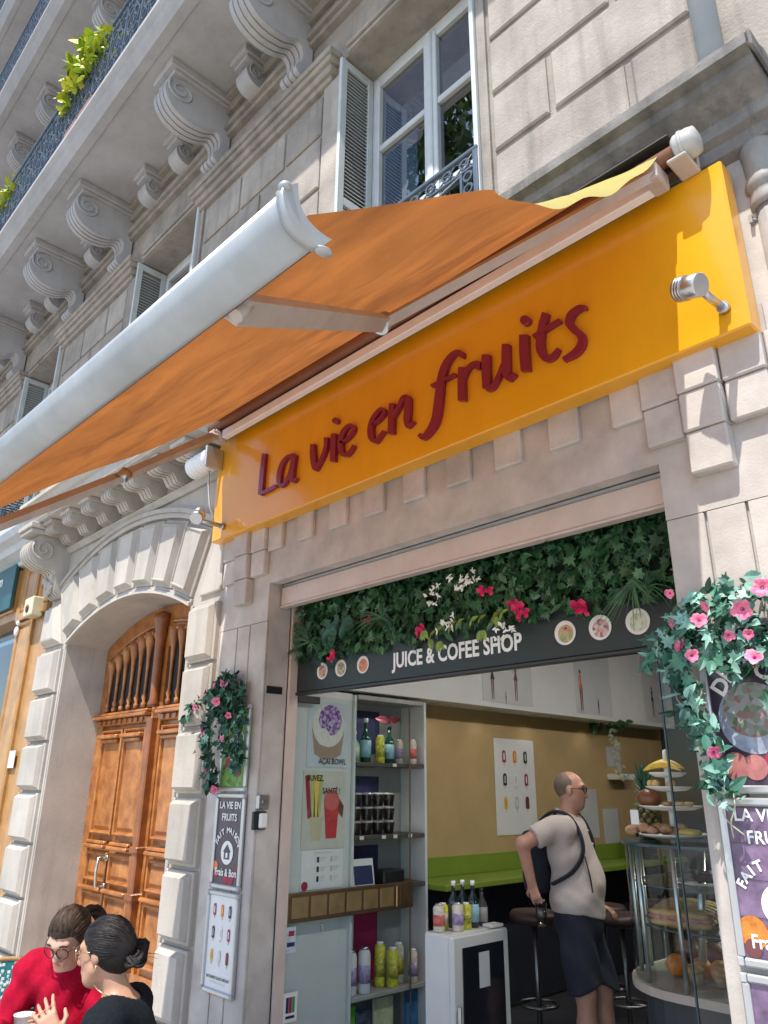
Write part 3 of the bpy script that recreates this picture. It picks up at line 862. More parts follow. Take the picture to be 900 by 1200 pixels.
LETTERS = [[[[[-4.3215,3.8323],[-4.3346,3.6715],[-4.338,3.5047]],[[-4.2755,3.8143],[-4.2819,3.6525],[-4.2858,3.4875]]],[[[-4.3127,3.4927],[-4.2112,3.4925],[-4.1088,3.5013]],[[-4.3283,3.514],[-4.2307,3.5182],[-4.1268,3.5243]]]],[[[[-3.9298,3.7019],[-4.0104,3.7122],[-4.0774,3.6812],[-4.1115,3.6157],[-4.1107,3.5388],[-4.0618,3.4815],[-3.9991,3.4914],[-3.9567,3.542],[-3.9225,3.6253]],[[-3.918,3.6743],[-3.9879,3.6865],[-4.0352,3.6547],[-4.0592,3.5935],[-4.0622,3.5274],[-4.0557,3.5034],[-4.0261,3.5112],[-3.984,3.5565],[-3.9535,3.6406]]],[[[-3.9402,3.6988],[-3.9637,3.6003],[-3.9657,3.5158],[-3.9078,3.4726],[-3.8681,3.4894]],[[-3.8931,3.6784],[-3.9071,3.578],[-3.913,3.5037],[-3.915,3.5004],[-3.8831,3.5044]]]],[[[[-3.7346,3.7094],[-3.7345,3.6243],[-3.7065,3.5234],[-3.6662,3.4856]],[[-3.6899,3.6943],[-3.6787,3.609],[-3.6565,3.5171],[-3.6387,3.4934]]],[[[-3.6511,3.4875],[-3.5876,3.5538],[-3.55,3.6213],[-3.5449,3.6934]],[[-3.6849,3.5102],[-3.6194,3.5737],[-3.5864,3.6388],[-3.5877,3.7099]]]],[[[[-3.5128,3.7135],[-3.516,3.6134],[-3.5163,3.5082]],[[-3.4653,3.6959],[-3.4606,3.5933],[-3.464,3.4899]]],["d",[-3.4437,3.7826],[-3.4458,3.7743],[-3.4526,3.7692],[-3.4632,3.7679],[-3.4759,3.7707],[-3.4888,3.7772],[-3.5,3.7864],[-3.5078,3.7969],[-3.5108,3.8072],[-3.5087,3.8155],[-3.5017,3.8207],[-3.491,3.8219],[-3.4782,3.819],[-3.4653,3.8124],[-3.4542,3.8032],[-3.4466,3.7927]]],[[[[-3.4115,3.6034],[-3.3458,3.6035],[-3.2848,3.6384],[-3.2746,3.678],[-3.3223,3.7177],[-3.3877,3.7129],[-3.4334,3.6667],[-3.4418,3.5964],[-3.4131,3.5216],[-3.3432,3.4893],[-3.2942,3.5138],[-3.2708,3.5423]],[[-3.422,3.6206],[-3.3641,3.624],[-3.3104,3.6575],[-3.3046,3.6826],[-3.316,3.6947],[-3.3554,3.6833],[-3.386,3.6407],[-3.3905,3.5811],[-3.3764,3.5278],[-3.3579,3.5164],[-3.3179,3.5337],[-3.2941,3.5587]]]],[[[[-3.0982,3.6223],[-3.0316,3.6385],[-2.9899,3.6704],[-3.0093,3.7139],[-3.0606,3.7231],[-3.1232,3.6853],[-3.1517,3.6159],[-3.137,3.5393],[-3.0737,3.4907],[-3.0214,3.5203],[-2.9936,3.5446]],[[-3.1112,3.6383],[-3.0501,3.6581],[-3.0161,3.6865],[-3.0191,3.6979],[-3.0369,3.6959],[-3.0844,3.6577],[-3.1008,3.5949],[-3.093,3.5373],[-3.0856,3.5203],[-3.0431,3.5406],[-3.0141,3.5621]]]],[[[[-2.9557,3.7247],[-2.9645,3.6313],[-2.9662,3.5175]],[[-2.9101,3.705],[-2.9139,3.6111],[-2.9159,3.4992]]],[[[-2.9155,3.6003],[-2.8595,3.6577],[-2.8135,3.6993],[-2.8197,3.7057],[-2.8201,3.649],[-2.8292,3.5602],[-2.8004,3.4969],[-2.7428,3.5141]],[[-2.939,3.6186],[-2.8872,3.6802],[-2.8421,3.7316],[-2.7792,3.7028],[-2.7716,3.6295],[-2.7809,3.5425],[-2.7919,3.5231],[-2.7532,3.529]]]],[[[[-2.3558,3.7807],[-2.3521,3.8137],[-2.3958,3.8515],[-2.4596,3.8516],[-2.5231,3.8005],[-2.5587,3.7108],[-2.5816,3.5902],[-2.605,3.4856],[-2.6505,3.4284],[-2.684,3.4087],[-2.6958,3.4284]],[[-2.3779,3.7922],[-2.3747,3.8105],[-2.3907,3.8236],[-2.431,3.8161],[-2.4759,3.7637],[-2.5036,3.6798],[-2.5217,3.5599],[-2.5498,3.4504],[-2.6128,3.3922],[-2.6756,3.3777],[-2.7166,3.4191]]],[[[-2.6004,3.6916],[-2.5025,3.6894],[-2.4141,3.6918]],[[-2.6094,3.7117],[-2.5122,3.7113],[-2.4227,3.7113]]]],[[[[-2.392,3.736],[-2.4002,3.6315],[-2.4014,3.5253]],[[-2.3456,3.7152],[-2.3496,3.6107],[-2.3512,3.5065]]],[[[-2.3517,3.6346],[-2.3147,3.6879],[-2.2745,3.695],[-2.2609,3.6977],[-2.2719,3.6725]],[[-2.3717,3.6503],[-2.3358,3.7101],[-2.2872,3.7246],[-2.2365,3.7033],[-2.2406,3.6553]]]],[[[[-2.2207,3.7416],[-2.2269,3.6328],[-2.2261,3.5323]],[[-2.1687,3.7183],[-2.1732,3.6109],[-2.1748,3.5134]]],[[[-2.1976,3.5027],[-2.1512,3.5007],[-2.1068,3.5493],[-2.0724,3.6122]],[[-2.2062,3.5383],[-2.172,3.5283],[-2.1297,3.5692],[-2.0941,3.6295]]],[[[-2.0803,3.7423],[-2.0877,3.6479],[-2.0883,3.5612],[-2.0492,3.503],[-2.0024,3.5232]],[[-2.0348,3.7213],[-2.0386,3.6269],[-2.0418,3.5492],[-2.0474,3.5331],[-2.014,3.5418]]]],[[[[-1.9666,3.7481],[-1.9734,3.6423],[-1.9708,3.5299]],[[-1.9136,3.724],[-1.9171,3.6193],[-1.9187,3.5111]]],["d",[-1.8963,3.8037],[-1.8994,3.7935],[-1.9068,3.7871],[-1.9173,3.7855],[-1.9294,3.789],[-1.9412,3.7972],[-1.9509,3.8087],[-1.9571,3.8218],[-1.9587,3.8346],[-1.9555,3.845],[-1.948,3.8514],[-1.9374,3.8529],[-1.9252,3.8492],[-1.9134,3.8409],[-1.9038,3.8294],[-1.8978,3.8163]]],[[[[-1.8172,3.8144],[-1.8432,3.7524],[-1.8653,3.6775],[-1.8665,3.5974],[-1.8249,3.5233],[-1.7672,3.5169],[-1.7321,3.5532]],[[-1.7798,3.7851],[-1.8033,3.7242],[-1.8204,3.6538],[-1.8209,3.5904],[-1.8066,3.5507],[-1.7836,3.5476],[-1.7436,3.568]]],[[[-1.8782,3.6862],[-1.8015,3.6949],[-1.7125,3.706]],[[-1.888,3.7077],[-1.8123,3.7202],[-1.7217,3.729]]]],[[[[-1.568,3.7268],[-1.6085,3.7485],[-1.6669,3.7357],[-1.6898,3.6824],[-1.6595,3.6176],[-1.6293,3.5738],[-1.6321,3.5398],[-1.6653,3.5141],[-1.7244,3.5012]],[[-1.5685,3.7077],[-1.5983,3.7163],[-1.6386,3.699],[-1.6494,3.671],[-1.628,3.6313],[-1.5905,3.5732],[-1.5971,3.5087],[-1.6458,3.4776],[-1.7145,3.4758]]]]]
# ------------------------------------------------------------------ yellow sign with red letters
SIGNY = pm('yellow_sign_plastic', (.80, .36, .008), .28, var=.05, vs=1.5, coat=.30, spec=.5, streak=.16, spots=.10, dirt=(.50, .20, .02))
REDL = pm('crimson_letter_plastic', (.225, .009, .034), .35, var=.08, coat=.2)
CHROME = pm('brushed_aluminium', (.55, .56, .57), .32, 1.0, var=.08)
ALU = pm('satin_aluminium_frame', (.56, .57, .58), .38, .8, var=.06)
sg = thing('shop_sign', 'long yellow shop sign with raised crimson lettering above the shop opening', 'sign', (-2.9, -.1, 3.28))
b = MB(); b.box(-4.99, -.855, -.14, -.02, 3.285, 4.15, .008); b.build('sign_box', SIGNY, sg)
for L in LETTERS:
    b = MB(); k_ = 0
    for st in L:
        yf = -.168 - .0012 * k_; k_ += 1
        if st[0] == 'd':
            poly = [tuple(p) for p in st[1:]]
            b.boss(poly, [(0, -.141), (0, yf + .004), (.004, yf)])
            continue
        l = smooth_path(st[0], 5); r = smooth_path(st[1], 5)
        n = len(l); v = []
        for i in range(n):
            v += [(l[i][0], -.141, l[i][1]), (l[i][0], yf, l[i][1]), (r[i][0], yf, r[i][1]), (r[i][0], -.141, r[i][1])]
        f = [(0, 1, 2, 3), (4 * n - 4, 4 * n - 1, 4 * n - 2, 4 * n - 3)]
        for i in range(n - 1):
            for q in range(3):
                f.append((4 * i + q, 4 * i + q + 1, 4 * i + 5 + q, 4 * i + 4 + q))
        b.add(v, f)
    b.build('letter', REDL, sg)

def spotlight(c0, c1, mount, label):
    t = thing('sign_spotlight', label, 'spotlight', mount, group='spotlights on the sign')
    a, c = Vector(c0), Vector(c1)
    b = MB(); b.tube([a, a.lerp(c, .97), c], [.05, .05, .044], 20); b.build('lamp_head', CHROME, t)
    for k in (.1, .22, .34):
        b = MB(); p = a.lerp(c, k); d = (c - a).normalized() * .006
        b.tube([p - d, p + d], .0535, 20); b.build('cooling_ring', CHROME, t)
    b = MB(); m = Vector(mount); e = c.lerp(a, .2)
    b.tube([e, (e.x * .5 + m.x * .5, e.y + .06, m.z * .7 + e.z * .3), m], .018, 10); b.lathe([(.026, 0), (.026, .03)], (m.x, m.y - .03, m.z), 14, 'y')
    b.build('arm', CHROME, t)
spotlight((-1.06, -.30, 3.475), (-.955, -.33, 3.43), (-.945, -.141, 3.40), 'silver cylinder spotlight on the sunlit right end of the yellow sign')
spotlight((-4.93, -.30, 3.47), (-4.86, -.36, 3.40), (-4.82, -.141, 3.38), 'small grey spotlight on the left end of the yellow sign')

# ------------------------------------------------------------------ awning
def fabric_mat():
    m = bpy.data.materials.new('awning_canvas'); m.use_nodes = True
    nt = m.node_tree; N = nt.nodes; L = nt.links; N.clear()
    o = N.new('ShaderNodeOutputMaterial'); mx = N.new('ShaderNodeMixShader'); mx.inputs[0].default_value = .5
    d = N.new('ShaderNodeBsdfDiffuse'); t = N.new('ShaderNodeBsdfTranslucent')
    g = N.new('ShaderNodeNewGeometry')
    def noise(scale, vecmul, det=5, rot=0):
        mp = N.new('ShaderNodeMapping'); mp.inputs['Scale'].default_value = vecmul; mp.inputs['Rotation'].default_value = (0, 0, rot)
        L.new(g.outputs['Position'], mp.inputs['Vector'])
        t_ = N.new('ShaderNodeTexNoise'); t_.inputs['Scale'].default_value = scale; t_.inputs['Detail'].default_value = det; t_.inputs['Roughness'].default_value = .62
        t_.inputs['Distortion'].default_value = .6
        L.new(mp.outputs[0], t_.inputs['Vector']); return t_.outputs['Fac']
    def mixc(f, a, c):
        q = N.new('ShaderNodeMix'); q.data_type = 'RGBA'
        L.new(f, q.inputs['Factor'])
        for k, x in ((6, a), (7, c)):
            if isinstance(x, tuple): q.inputs[k].default_value = (*x, 1)
            else: L.new(x, q.inputs[k])
        return q.outputs[2]
    def rg(f, a, c):
        q = N.new('ShaderNodeMapRange'); q.inputs['From Min'].default_value = a; q.inputs['From Max'].default_value = c; L.new(f, q.inputs['Value']); return q.outputs[0]
    st = rg(noise(1.0, (1.1, 3.2, 1.6), 7, .45), .40, .66)
    st2 = rg(noise(1.7, (1, 1.4, 1.4), 7), .34, .74)
    ln = rg(noise(1.0, (1.3, 5.5, 3), 3, .8), .56, .80)
    tr = mixc(st, (.37, .132, .036), (.15, .056, .021))
    tr = mixc(st2, tr, (.27, .10, .031))
    tr = mixc(ln, tr, (.20, .075, .024))
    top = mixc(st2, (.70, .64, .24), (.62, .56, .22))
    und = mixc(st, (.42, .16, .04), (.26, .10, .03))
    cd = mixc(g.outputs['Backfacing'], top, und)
    L.new(cd, d.inputs[0]); L.new(tr, t.inputs[0])
    L.new(d.outputs[0], mx.inputs[1]); L.new(t.outputs[0], mx.inputs[2]); L.new(mx.outputs[0], o.inputs[0])
    return m
AWM = fabric_mat()
BARW = pm('white_awning_aluminium', (.38, .40, .41), .42, .3, var=.16, vs=3, streak=.35, dirt=(.3, .29, .28))
ARMM = pm('cream_arm_paint', (.46, .41, .37), .45, .0, var=.1, vs=6, streak=.25, dirt=(.2, .16, .13))
BRN = pm('brown_roller_paint', (.20, .075, .035), .5, var=.15)
WHT = pm('white_lacquer', (.84, .84, .83), .35, var=.04, vs=4, streak=.2, dirt=(.45, .42, .38))
CAPM = pm('worn_white_plastic', (.46, .45, .42), .45, var=.12, vs=14, streak=.3, dirt=(.25, .22, .19))
aw = thing('awning', 'orange fabric shop awning on folding arms with a white front bar', 'awning', (-3, -.3, 4.2))
NX, NS = 78, 44
X0, X1 = -4.76, -1.06
def aw_pt(u, s):
    x = X0 + (X1 - X0) * u
    y = -.275 - 1.955 * s
    z = 4.245 - 1.582 * s
    z += s * .02 * (-1.05 - x) + .05 * max(0, (-3.6 - x) / 1.33) * math.sin(math.pi * min(1, s * 1.05))
    z -= .035 * math.sin(math.pi * s) + (.012 * math.sin(x * 5 + s * 6) + .008 * math.sin(x * 11 - s * 9) + .005 * math.sin(x * 23 + s * 14)) * math.sin(math.pi * s)
    dx = (x - (X1 - .24)) / .24
    if dx > 0:
        w = math.sin(math.pi * min(1, max(0, s / .66))) ** .7
        z -= .13 * dx ** 2.2 * w * (1 + .12 * math.sin(s * 31)); x -= .02 * dx * w
    dl = ((X0 + .12) - x) / .12
    if dl > 0:
        z -= .03 * dl * dl * math.sin(math.pi * s)
    return (x, y, z)
v = [aw_pt(i / NX, j / NS) for j in range(NS + 1) for i in range(NX + 1)]
f = []
for j in range(NS):
    for i in range(NX):
        a = j * (NX + 1) + i
        f.append((a, a + NX + 1, a + NX + 2, a + 1))
b = MB(); b.add(v, f, True); o_ = b.build('canvas', AWM, aw, fix=False)
b = MB()
# crescent-shaped profile, bulging to the front and down
def crescent(w, bul, th, lip=0.0, n=12):
    t_, n_ = (.73, -.69), (-.69, -.73)
    o, i_ = [], []
    for k in range(n + 1):
        a_ = -1 + 2 * k / n
        h = bul * (1 - a_ * a_)
        o.append((t_[0] * w * a_ + n_[0] * h, t_[1] * w * a_ + n_[1] * h))
        i_.append((t_[0] * w * a_ * .93 + n_[0] * (h - th), t_[1] * w * a_ * .93 + n_[1] * (h - th)))
    return o + i_[::-1]
PC = (-2.265, 2.62)
XB0, XB1, TW = -5.05, -1.06, .02
def bar_part(prof, x0, x1, name):
    n = len(prof); v = []
    for x in (x0, x1):
        dz = TW * (-1.05 - x)
        v += [(x, PC[0] + p[0], PC[1] + p[1] + dz) for p in prof]
    m = MB(); m.add(v, [(i, (i + 1) % n, n + (i + 1) % n, n + i) for i in range(n)], True)
    k = n // 2
    caps = [(i, i + 1, n - 2 - i, n - 1 - i) for i in range(k - 1)]
    m.add(v[:n], caps); m.add(v[n:], caps)
    return m.build(name, BARW, aw)
bar_part(crescent(.064, .03, .035), XB0, XB1, 'front_bar')
for x0, x1 in ((-1.06, -1.035), (-5.075, -5.05)):
    bar_part(crescent(.071, .036, .05), x0, x1, 'end_cap')
    dz = TW * (-1.05 - x0)
    for q, rr in ((-1, (.016, .015, .012)), (1, (.016, .022, .007))):
        b = MB(); b.ell(((x0 + x1) / 2 + .006, PC[0] + .73 * .074 * q + .012, PC[1] - .69 * .074 * q + dz + .004), rr, 12, 8); b.build('cap_lip', BARW, aw)
b = MB(); b.tube([(-4.93, PC[0] + .05, PC[1] - .035 + .0776), (-1.07, PC[0] + .05, PC[1] - .035)], .006, 6); b.build('bar_groove_bead', BRN, aw)
b = MB(); b.lathe([(.04, -4.93), (.04, -1.0)], (0, -.262, 4.204), 16, 'x'); b.build('roller_tube', BRN, aw)
b = MB(); b.box(-4.78, -1.08, -.255, -.20, 4.085, 4.155, .006); b.build('torsion_bar', WHT, aw)
b = MB(); b.prism([(-.10, 4.31), (-.25, 4.30), (-.32, 4.275), (-.32, 4.268), (-.25, 4.29), (-.10, 4.30)], 'x', -4.9, -1.0); b.build('hood', pm('dark_hood_metal', (.06, .05, .05), .5, var=.1), aw)
b = MB(); b.box(-4.9, -1.0, -.215, -.15, 4.158, 4.19); b.build('dark_gap_strip', pm('dark_gap_strip_black', (.05, .04, .04), .5, var=.1), aw)  # dark strip painted in for the shaded gap above the torsion bar
def arm(sh, el, hd):
    for a, c, nm in ((sh, el, 'upper_arm'), (el, hd, 'forearm')):
        a, c = Vector(a), Vector(c)
        d = (c - a).normalized(); side = d.cross(Vector((0, .62, .78))).normalized(); up = side.cross(d)
        b = MB(); w, h = .036, .022
        vs = [p + side * sx * h + up * sz * w for p in (a, c) for sx in (-1, 1) for sz in (-1, 1)]
        b.add(vs, [(0, 1, 3, 2), (4, 6, 7, 5), (0, 4, 5, 1), (2, 3, 7, 6), (0, 2, 6, 4), (1, 5, 7, 3)])
        p = b.build(nm, ARMM if nm == 'upper_arm' or sh[0] > -3 else BRN if nm == 'upper_arm' else ARMM, aw)
    e = Vector(el); b = MB()
    b.tube([e + Vector((0, -.02, -.03)), e + Vector((0, .02, .03))], .042, 14); b.build('elbow_joint', CHROME, aw)
    h = Vector(hd); b = MB(); b.tube([h + Vector((0, .0, -.02)), h + Vector((0, .03, .03))], .02, 10); b.build('hand_joint', ARMM, aw)
    s_ = Vector(sh); b = MB(); b.box(s_.x - .035, s_.x + .035, s_.y - .03, s_.y + .10, s_.z - .045, s_.z + .045, .008); b.build('shoulder_bracket', ARMM, aw)
arm((-1.10, -.30, 4.12), (-2.13, -1.0, 3.50), (-1.38, -2.20, 2.60))
arm((-4.82, -.30, 4.10), (-4.20, -1.24, 3.29), (-4.75, -2.20, 2.64))
b = MB(); b.lathe([(.02, -1.0), (.058, -1.0), (.068, -.985), (.07, -.93), (.062, -.90), (.03, -.89), (.0, -.888)], (0, -.245, 4.225), 20, 'x'); b.lathe([(.075, -.965), (.075, -.95)], (0, -.245, 4.225), 20, 'x')
b.build('roller_end_cap', CAPM, aw)
b = MB(); b.box(-1.03, -.94, -.30, -.142, 4.135, 4.155, .006); b.box(-1.03, -.94, -.165, -.142, 4.156, 4.24, .006); b.build('wall_bracket', ARMM, aw)
b = MB()
prf = []
for k in range(6):
    x = -5.28 + k * .05
    prf += [(.062, x), (.09, x + .012), (.096, x + .022), (.09, x + .034), (.062, x + .046)]
b.lathe([(.0, -5.285)] + prf + [(.0, -4.98)], (0, -.20, 3.985), 20, 'x'); b.build('motor_housing', WHT, aw)
b = MB(); b.box(-4.98, -4.79, -.30, -.142, 4.135, 4.155, .005); b.box(-4.94, -4.915, -.30, -.14, 3.88, 4.058, .005); b.build('wall_bracket', ALU, aw)
b = MB(); b.tube([(-5.02, -.2, 3.90), (-5.03, -.19, 3.78), (-5.0, -.18, 3.60), (-4.97, -.16, 3.50)], .009, 6); b.build('cable', ALU, aw)

# ------------------------------------------------------------------ roller shutter, half hidden under the lintel
SHB = pm('beige_shutter_paint', (.60, .49, .43), .5, var=.08, vs=5, streak=.12, spots=.12, dirt=(.40, .30, .25))
SHG = pm('galvanised_shutter', (.34, .34, .34), .5, .3, var=.15, vs=9)
rs = thing('roller_shutter', 'raised metal roller shutter with a beige bottom bar under the stone lintel', 'shutter', (-2.87, .12, 2.7))
b = MB(); b.box(-4.34, -1.40, .095, .145, 2.715, 2.85, .006); b.box(-4.34, -1.40, .088, .15, 2.70, 2.7145, .004); b.build('bottom_bar', SHB, rs)
for k in range(3):
    b = MB(); b.prism([(.115, 2.852 + k * .045), (.105, 2.872 + k * .045), (.115, 2.893 + k * .045), (.13, 2.893 + k * .045), (.13, 2.852 + k * .045)], 'x', -4.34, -1.40); b.build('slat', SHG, rs)
for x in (-4.357, -1.405):
    b = MB(); b.box(x, x + .022, .205, .285, -.2, 2.95, .003); b.build('guide_rail', SHB, rs)

# ------------------------------------------------------------------ leaves and flowers
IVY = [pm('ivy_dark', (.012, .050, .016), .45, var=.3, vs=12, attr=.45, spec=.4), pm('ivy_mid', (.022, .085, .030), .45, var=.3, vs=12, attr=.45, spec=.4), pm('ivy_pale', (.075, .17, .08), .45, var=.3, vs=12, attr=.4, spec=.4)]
TEAL = [pm('silk_leaf_dark', (.014, .065, .036), .45, var=.3, vs=14, attr=.4, spec=.4), pm('silk_leaf_mid', (.05, .16, .11), .45, var=.3, vs=14, attr=.4, spec=.4), pm('silk_leaf_glare', (.22, .42, .34), .5, var=.25, vs=14, attr=.35, spec=.4)]  # mid and palest tones carry sun glare in their colour
PINK = pm('pink_petal', (.72, .10, .24), .55, var=.2, vs=30, hue=(.86, .32, .46)); CRIM = pm('magenta_petal', (.60, .015, .10), .55, var=.25, vs=30)
WPET = pm('white_petal', (.75, .75, .68), .55, var=.1); FCEN = pm('flower_throat', (.62, .05, .22), .6, var=.1)
LIME = [pm('lime_leaf', (.16, .24, .03), .5, var=.35, vs=20, attr=.3)]
STEM = pm('green_stem', (.10, .16, .06), .6, var=.2); DRY = pm('dry_tendril', (.42, .42, .28), .7, var=.2)
STAR = [(0, -.12), (.30, -.30), (.34, -.02), (.62, .12), (.30, .26), (.34, .56), (.14, .46), (0, 1.0), (-.14, .46), (-.34, .56), (-.30, .26), (-.62, .12), (-.34, -.02), (-.30, -.30)]
OVAL = [(0, -.1), (.2, .1), (.27, .38), (.17, .72), (0, 1.0), (-.17, .72), (-.27, .38), (-.2, .1)]
def leaf(m, p, nrm, up, size, shape=STAR, fold=.16, curl=.18, mi=0):
    n = Vector(nrm).normalized(); u = Vector(up); u = (u - n * u.dot(n))
    if u.length < 1e-4: u = n.orthogonal()
    u.normalize(); r = u.cross(n)
    m.mi = mi
    P = Vector(p); vs = [P + u * (.2 * size)]
    for (a, c) in shape:
        vs.append(P + r * (a * size) + u * (c * size) + n * (size * (fold * abs(a) - curl * c * c)))
    k = len(shape)
    m.add(vs, [(0, i, i % k + 1) for i in range(1, k + 1)], False)
    val = random.random()
    m.c = (m.c or []) + [val] * k
def flower(name, parent, p, nrm, r, mat, lobes=5, notch=.16, cup=0.0):
    n = Vector(nrm).normalized(); a = n.orthogonal().normalized(); c = n.cross(a); P = Vector(p)
    m = MB(); K = lobes * 6; rings = [(.12, -.42), (.22, -.2), (.55, .0), (.85, .07), (1.0, .02)]
    vs = []
    for (q, h) in rings:
        for k in range(K):
            w = 2 * math.pi * k / K
            e = q if q < .5 else q * (1 - notch * (abs(math.cos(w * lobes / 2)) ** 5) * (q - .3) * 1.4) * (1 + .08 * math.sin(w * 3 + r * 900))
            hh = h + cup * q * q + (.09 * math.sin(w * lobes * 2 + r * 700) if q > .8 else 0)
            vs.append(P + (a * math.cos(w) + c * math.sin(w)) * (e * r) + n * (hh * r))
    for i in range(len(rings) - 1):
        m.mi = 1 if i == 0 else 0
        m.add([vs[i * K + k] for k in range(K)] + [vs[(i + 1) * K + k] for k in range(K)], [(k, (k + 1) % K, K + (k + 1) % K, K + k) for k in range(K)], True)
    o = m.build(name, [mat, FCEN], parent)
    return o

# ------------------------------------------------------------------ artificial ivy panel
iv = thing('ivy_panel', 'dense panel of artificial ivy with pink and white flowers above the black signboard', 'plant panel', (-2.9, .3, 2.36))
b = MB(); b.box(-4.31, -1.42, .31, .35, 2.30, 3.0); b.build('backing', pm('dark_green_backing', (.008, .02, .010), .8, var=.3), iv)
m = MB(); rg = random.Random(3)
for i in range(2900):
    x = rg.uniform(-4.30, -1.43); z = rg.uniform(2.34, 2.93) - (.07 * rg.random() if rg.random() < .2 else 0)
    y = .30 - rg.random() ** .8 * .10
    nrm = (rg.uniform(-.6, .6), -1, rg.uniform(-.15, .75))
    up = (rg.uniform(-.9, .9), 0, -1 + rg.uniform(0, .9))
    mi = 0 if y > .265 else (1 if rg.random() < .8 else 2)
    random.seed(i)
    leaf(m, (x, y, z), nrm, up, rg.uniform(.030, .078), STAR if rg.random() < .75 else OVAL, rg.uniform(.05, .25), rg.uniform(-.05, .3), mi)
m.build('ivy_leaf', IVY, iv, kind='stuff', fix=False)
def blades(name, c, n, ln, spread, mat, par, droop=.5, w=.006, y0=None):
    m = MB()
    for i in range(n):
        a = rg.uniform(-spread, spread); L_ = ln * rg.uniform(.6, 1)
        d = Vector((math.sin(a), -.35 * rg.random() - .12, math.cos(a) * (1 if droop > 0 else -1)))
        pts = []; ww = []
        for k in range(6):
            t = k / 5
            pts.append(Vector(c) + d * (L_ * t) + Vector((0, -.02 * t, -abs(droop) * L_ * t * t * (1 if droop > 0 else .2)))); ww.append(w * (1 - t * .85))
        s = d.cross(Vector((0, 1, 0))); s.normalize()
        vs = []
        for p, q in zip(pts, ww): vs += [p - s * q, p + s * q]
        m.add(vs, [(2 * k, 2 * k + 1, 2 * k + 3, 2 * k + 2) for k in range(5)])
        m.c = (m.c or []) + [rg.random()] * 5
    m.build(name, mat, par, kind='stuff', fix=False)
blades('grass_tuft', (-4.12, .20, 2.44), 30, .22, 1.7, IVY[1], iv, .5)
blades('grass_tuft', (-3.38, .19, 2.50), 34, .24, 1.9, IVY[1], iv, .55)
blades('grass_tuft', (-1.60, .19, 2.38), 26, .17, 2.2, IVY[1], iv, .55, .004)
blades('grass_tuft', (-1.66, .18, 2.42), 24, .24, 1.0, IVY[2], iv, -.3, .004)
def fern(c, ln, ang, mat):
    m = MB(); d = Vector((math.sin(ang), -.1, -math.cos(ang)))
    for s in (-1, 1):
        for k in range(16):
            t = (k + 1) / 17; p = Vector(c) + d * ln * t + Vector((0, -.05 * math.sin(t * 3), 0))
            side = Vector((math.cos(ang), 0, math.sin(ang))) * s
            leaf(m, p, (0, -1, .3), side + d * .4, ln * .38 * math.sin(math.pi * (t * .85 + .1)), OVAL, .1, .1)
    m.build('fern_frond', mat, iv, kind='stuff', fix=False)
for c, l_, a in (((-3.80, .18, 2.56), .22, -.1), ((-3.70, .18, 2.56), .2, .5), ((-2.42, .19, 2.86), .18, .9), ((-1.80, .19, 2.86), .2, 1.2), ((-1.66, .19, 2.84), .2, 1.4), ((-2.0, .19, 2.80), .16, -1.0)):
    fern(c, l_, a, IVY[1])
for (x, z, r, mt) in ((-2.31, 2.385, .055, CRIM), (-1.955, 2.34, .055, CRIM), (-2.55, 2.53, .045, CRIM), (-3.48, 2.50, .04, CRIM), (-3.01, 2.375, .05, CRIM), (-3.81, 2.325, .045, CRIM), (-2.27, 2.36, .035, CRIM)):
    flower('bougainvillea_flower', iv, (x, .168, z), (rg.uniform(-.6, .7), -1, rg.uniform(-.7, .3)), r * .78, mt, 3, .55, .35)
    flower('bougainvillea_flower', iv, (x + rg.uniform(.03, .05) * rg.choice((-1, 1)), .178, z + rg.uniform(-.035, .03)), (rg.uniform(-.9, .9), -1, rg.uniform(-.8, .3)), r * .6, mt, 3, .55, .4)
for (x, z) in ((-2.74, 2.60), (-2.91, 2.56), (-2.82, 2.37), (-2.41, 2.295), (-2.35, 2.76), (-2.62, 2.62)):
    m = MB()
    for k in range(9):
        c = Vector((x + rg.uniform(-.06, .06), .17 + rg.uniform(-.02, .02), z + rg.uniform(-.05, .05)))
        for q in range(4):
            leaf(m, c, (rg.uniform(-.5, .5), -1, rg.uniform(-.4, .4)), (rg.uniform(-1, 1), 0, rg.uniform(-1, 1)), .024, OVAL, .1, .1)
    m.build('white_blossom', WPET, iv, fix=False)
m = MB()
pts = [(-2.95 + .62 * t + .0, .175 - .02 * (k % 2), 2.33 + .10 * t * t + .03 * math.sin(t * 5)) for k, t in [(k, k / 8) for k in range(9)]]
for k, p in enumerate(pts):
    for s in (-1, 1): leaf(m, p, (.2 * s, -1, .2), (s * .5 + rg.uniform(-.3, .3), 0, -.5 + .9 * s), .045 * rg.uniform(.7, 1.2), OVAL, .15, .1)
for (x, z) in ((-2.93, 2.30), (-2.86, 2.28), (-2.55, 2.30), (-2.98, 2.36), (-2.45, 2.36)):
    for k in range(4): leaf(m, (x + rg.uniform(-.02, .02), .16, z), (0, -1, .1), (rg.uniform(-.7, .7), 0, -1), .06, OVAL, .15, .1)
m.build('lime_sprig', LIME[0], iv, kind='stuff', fix=False)

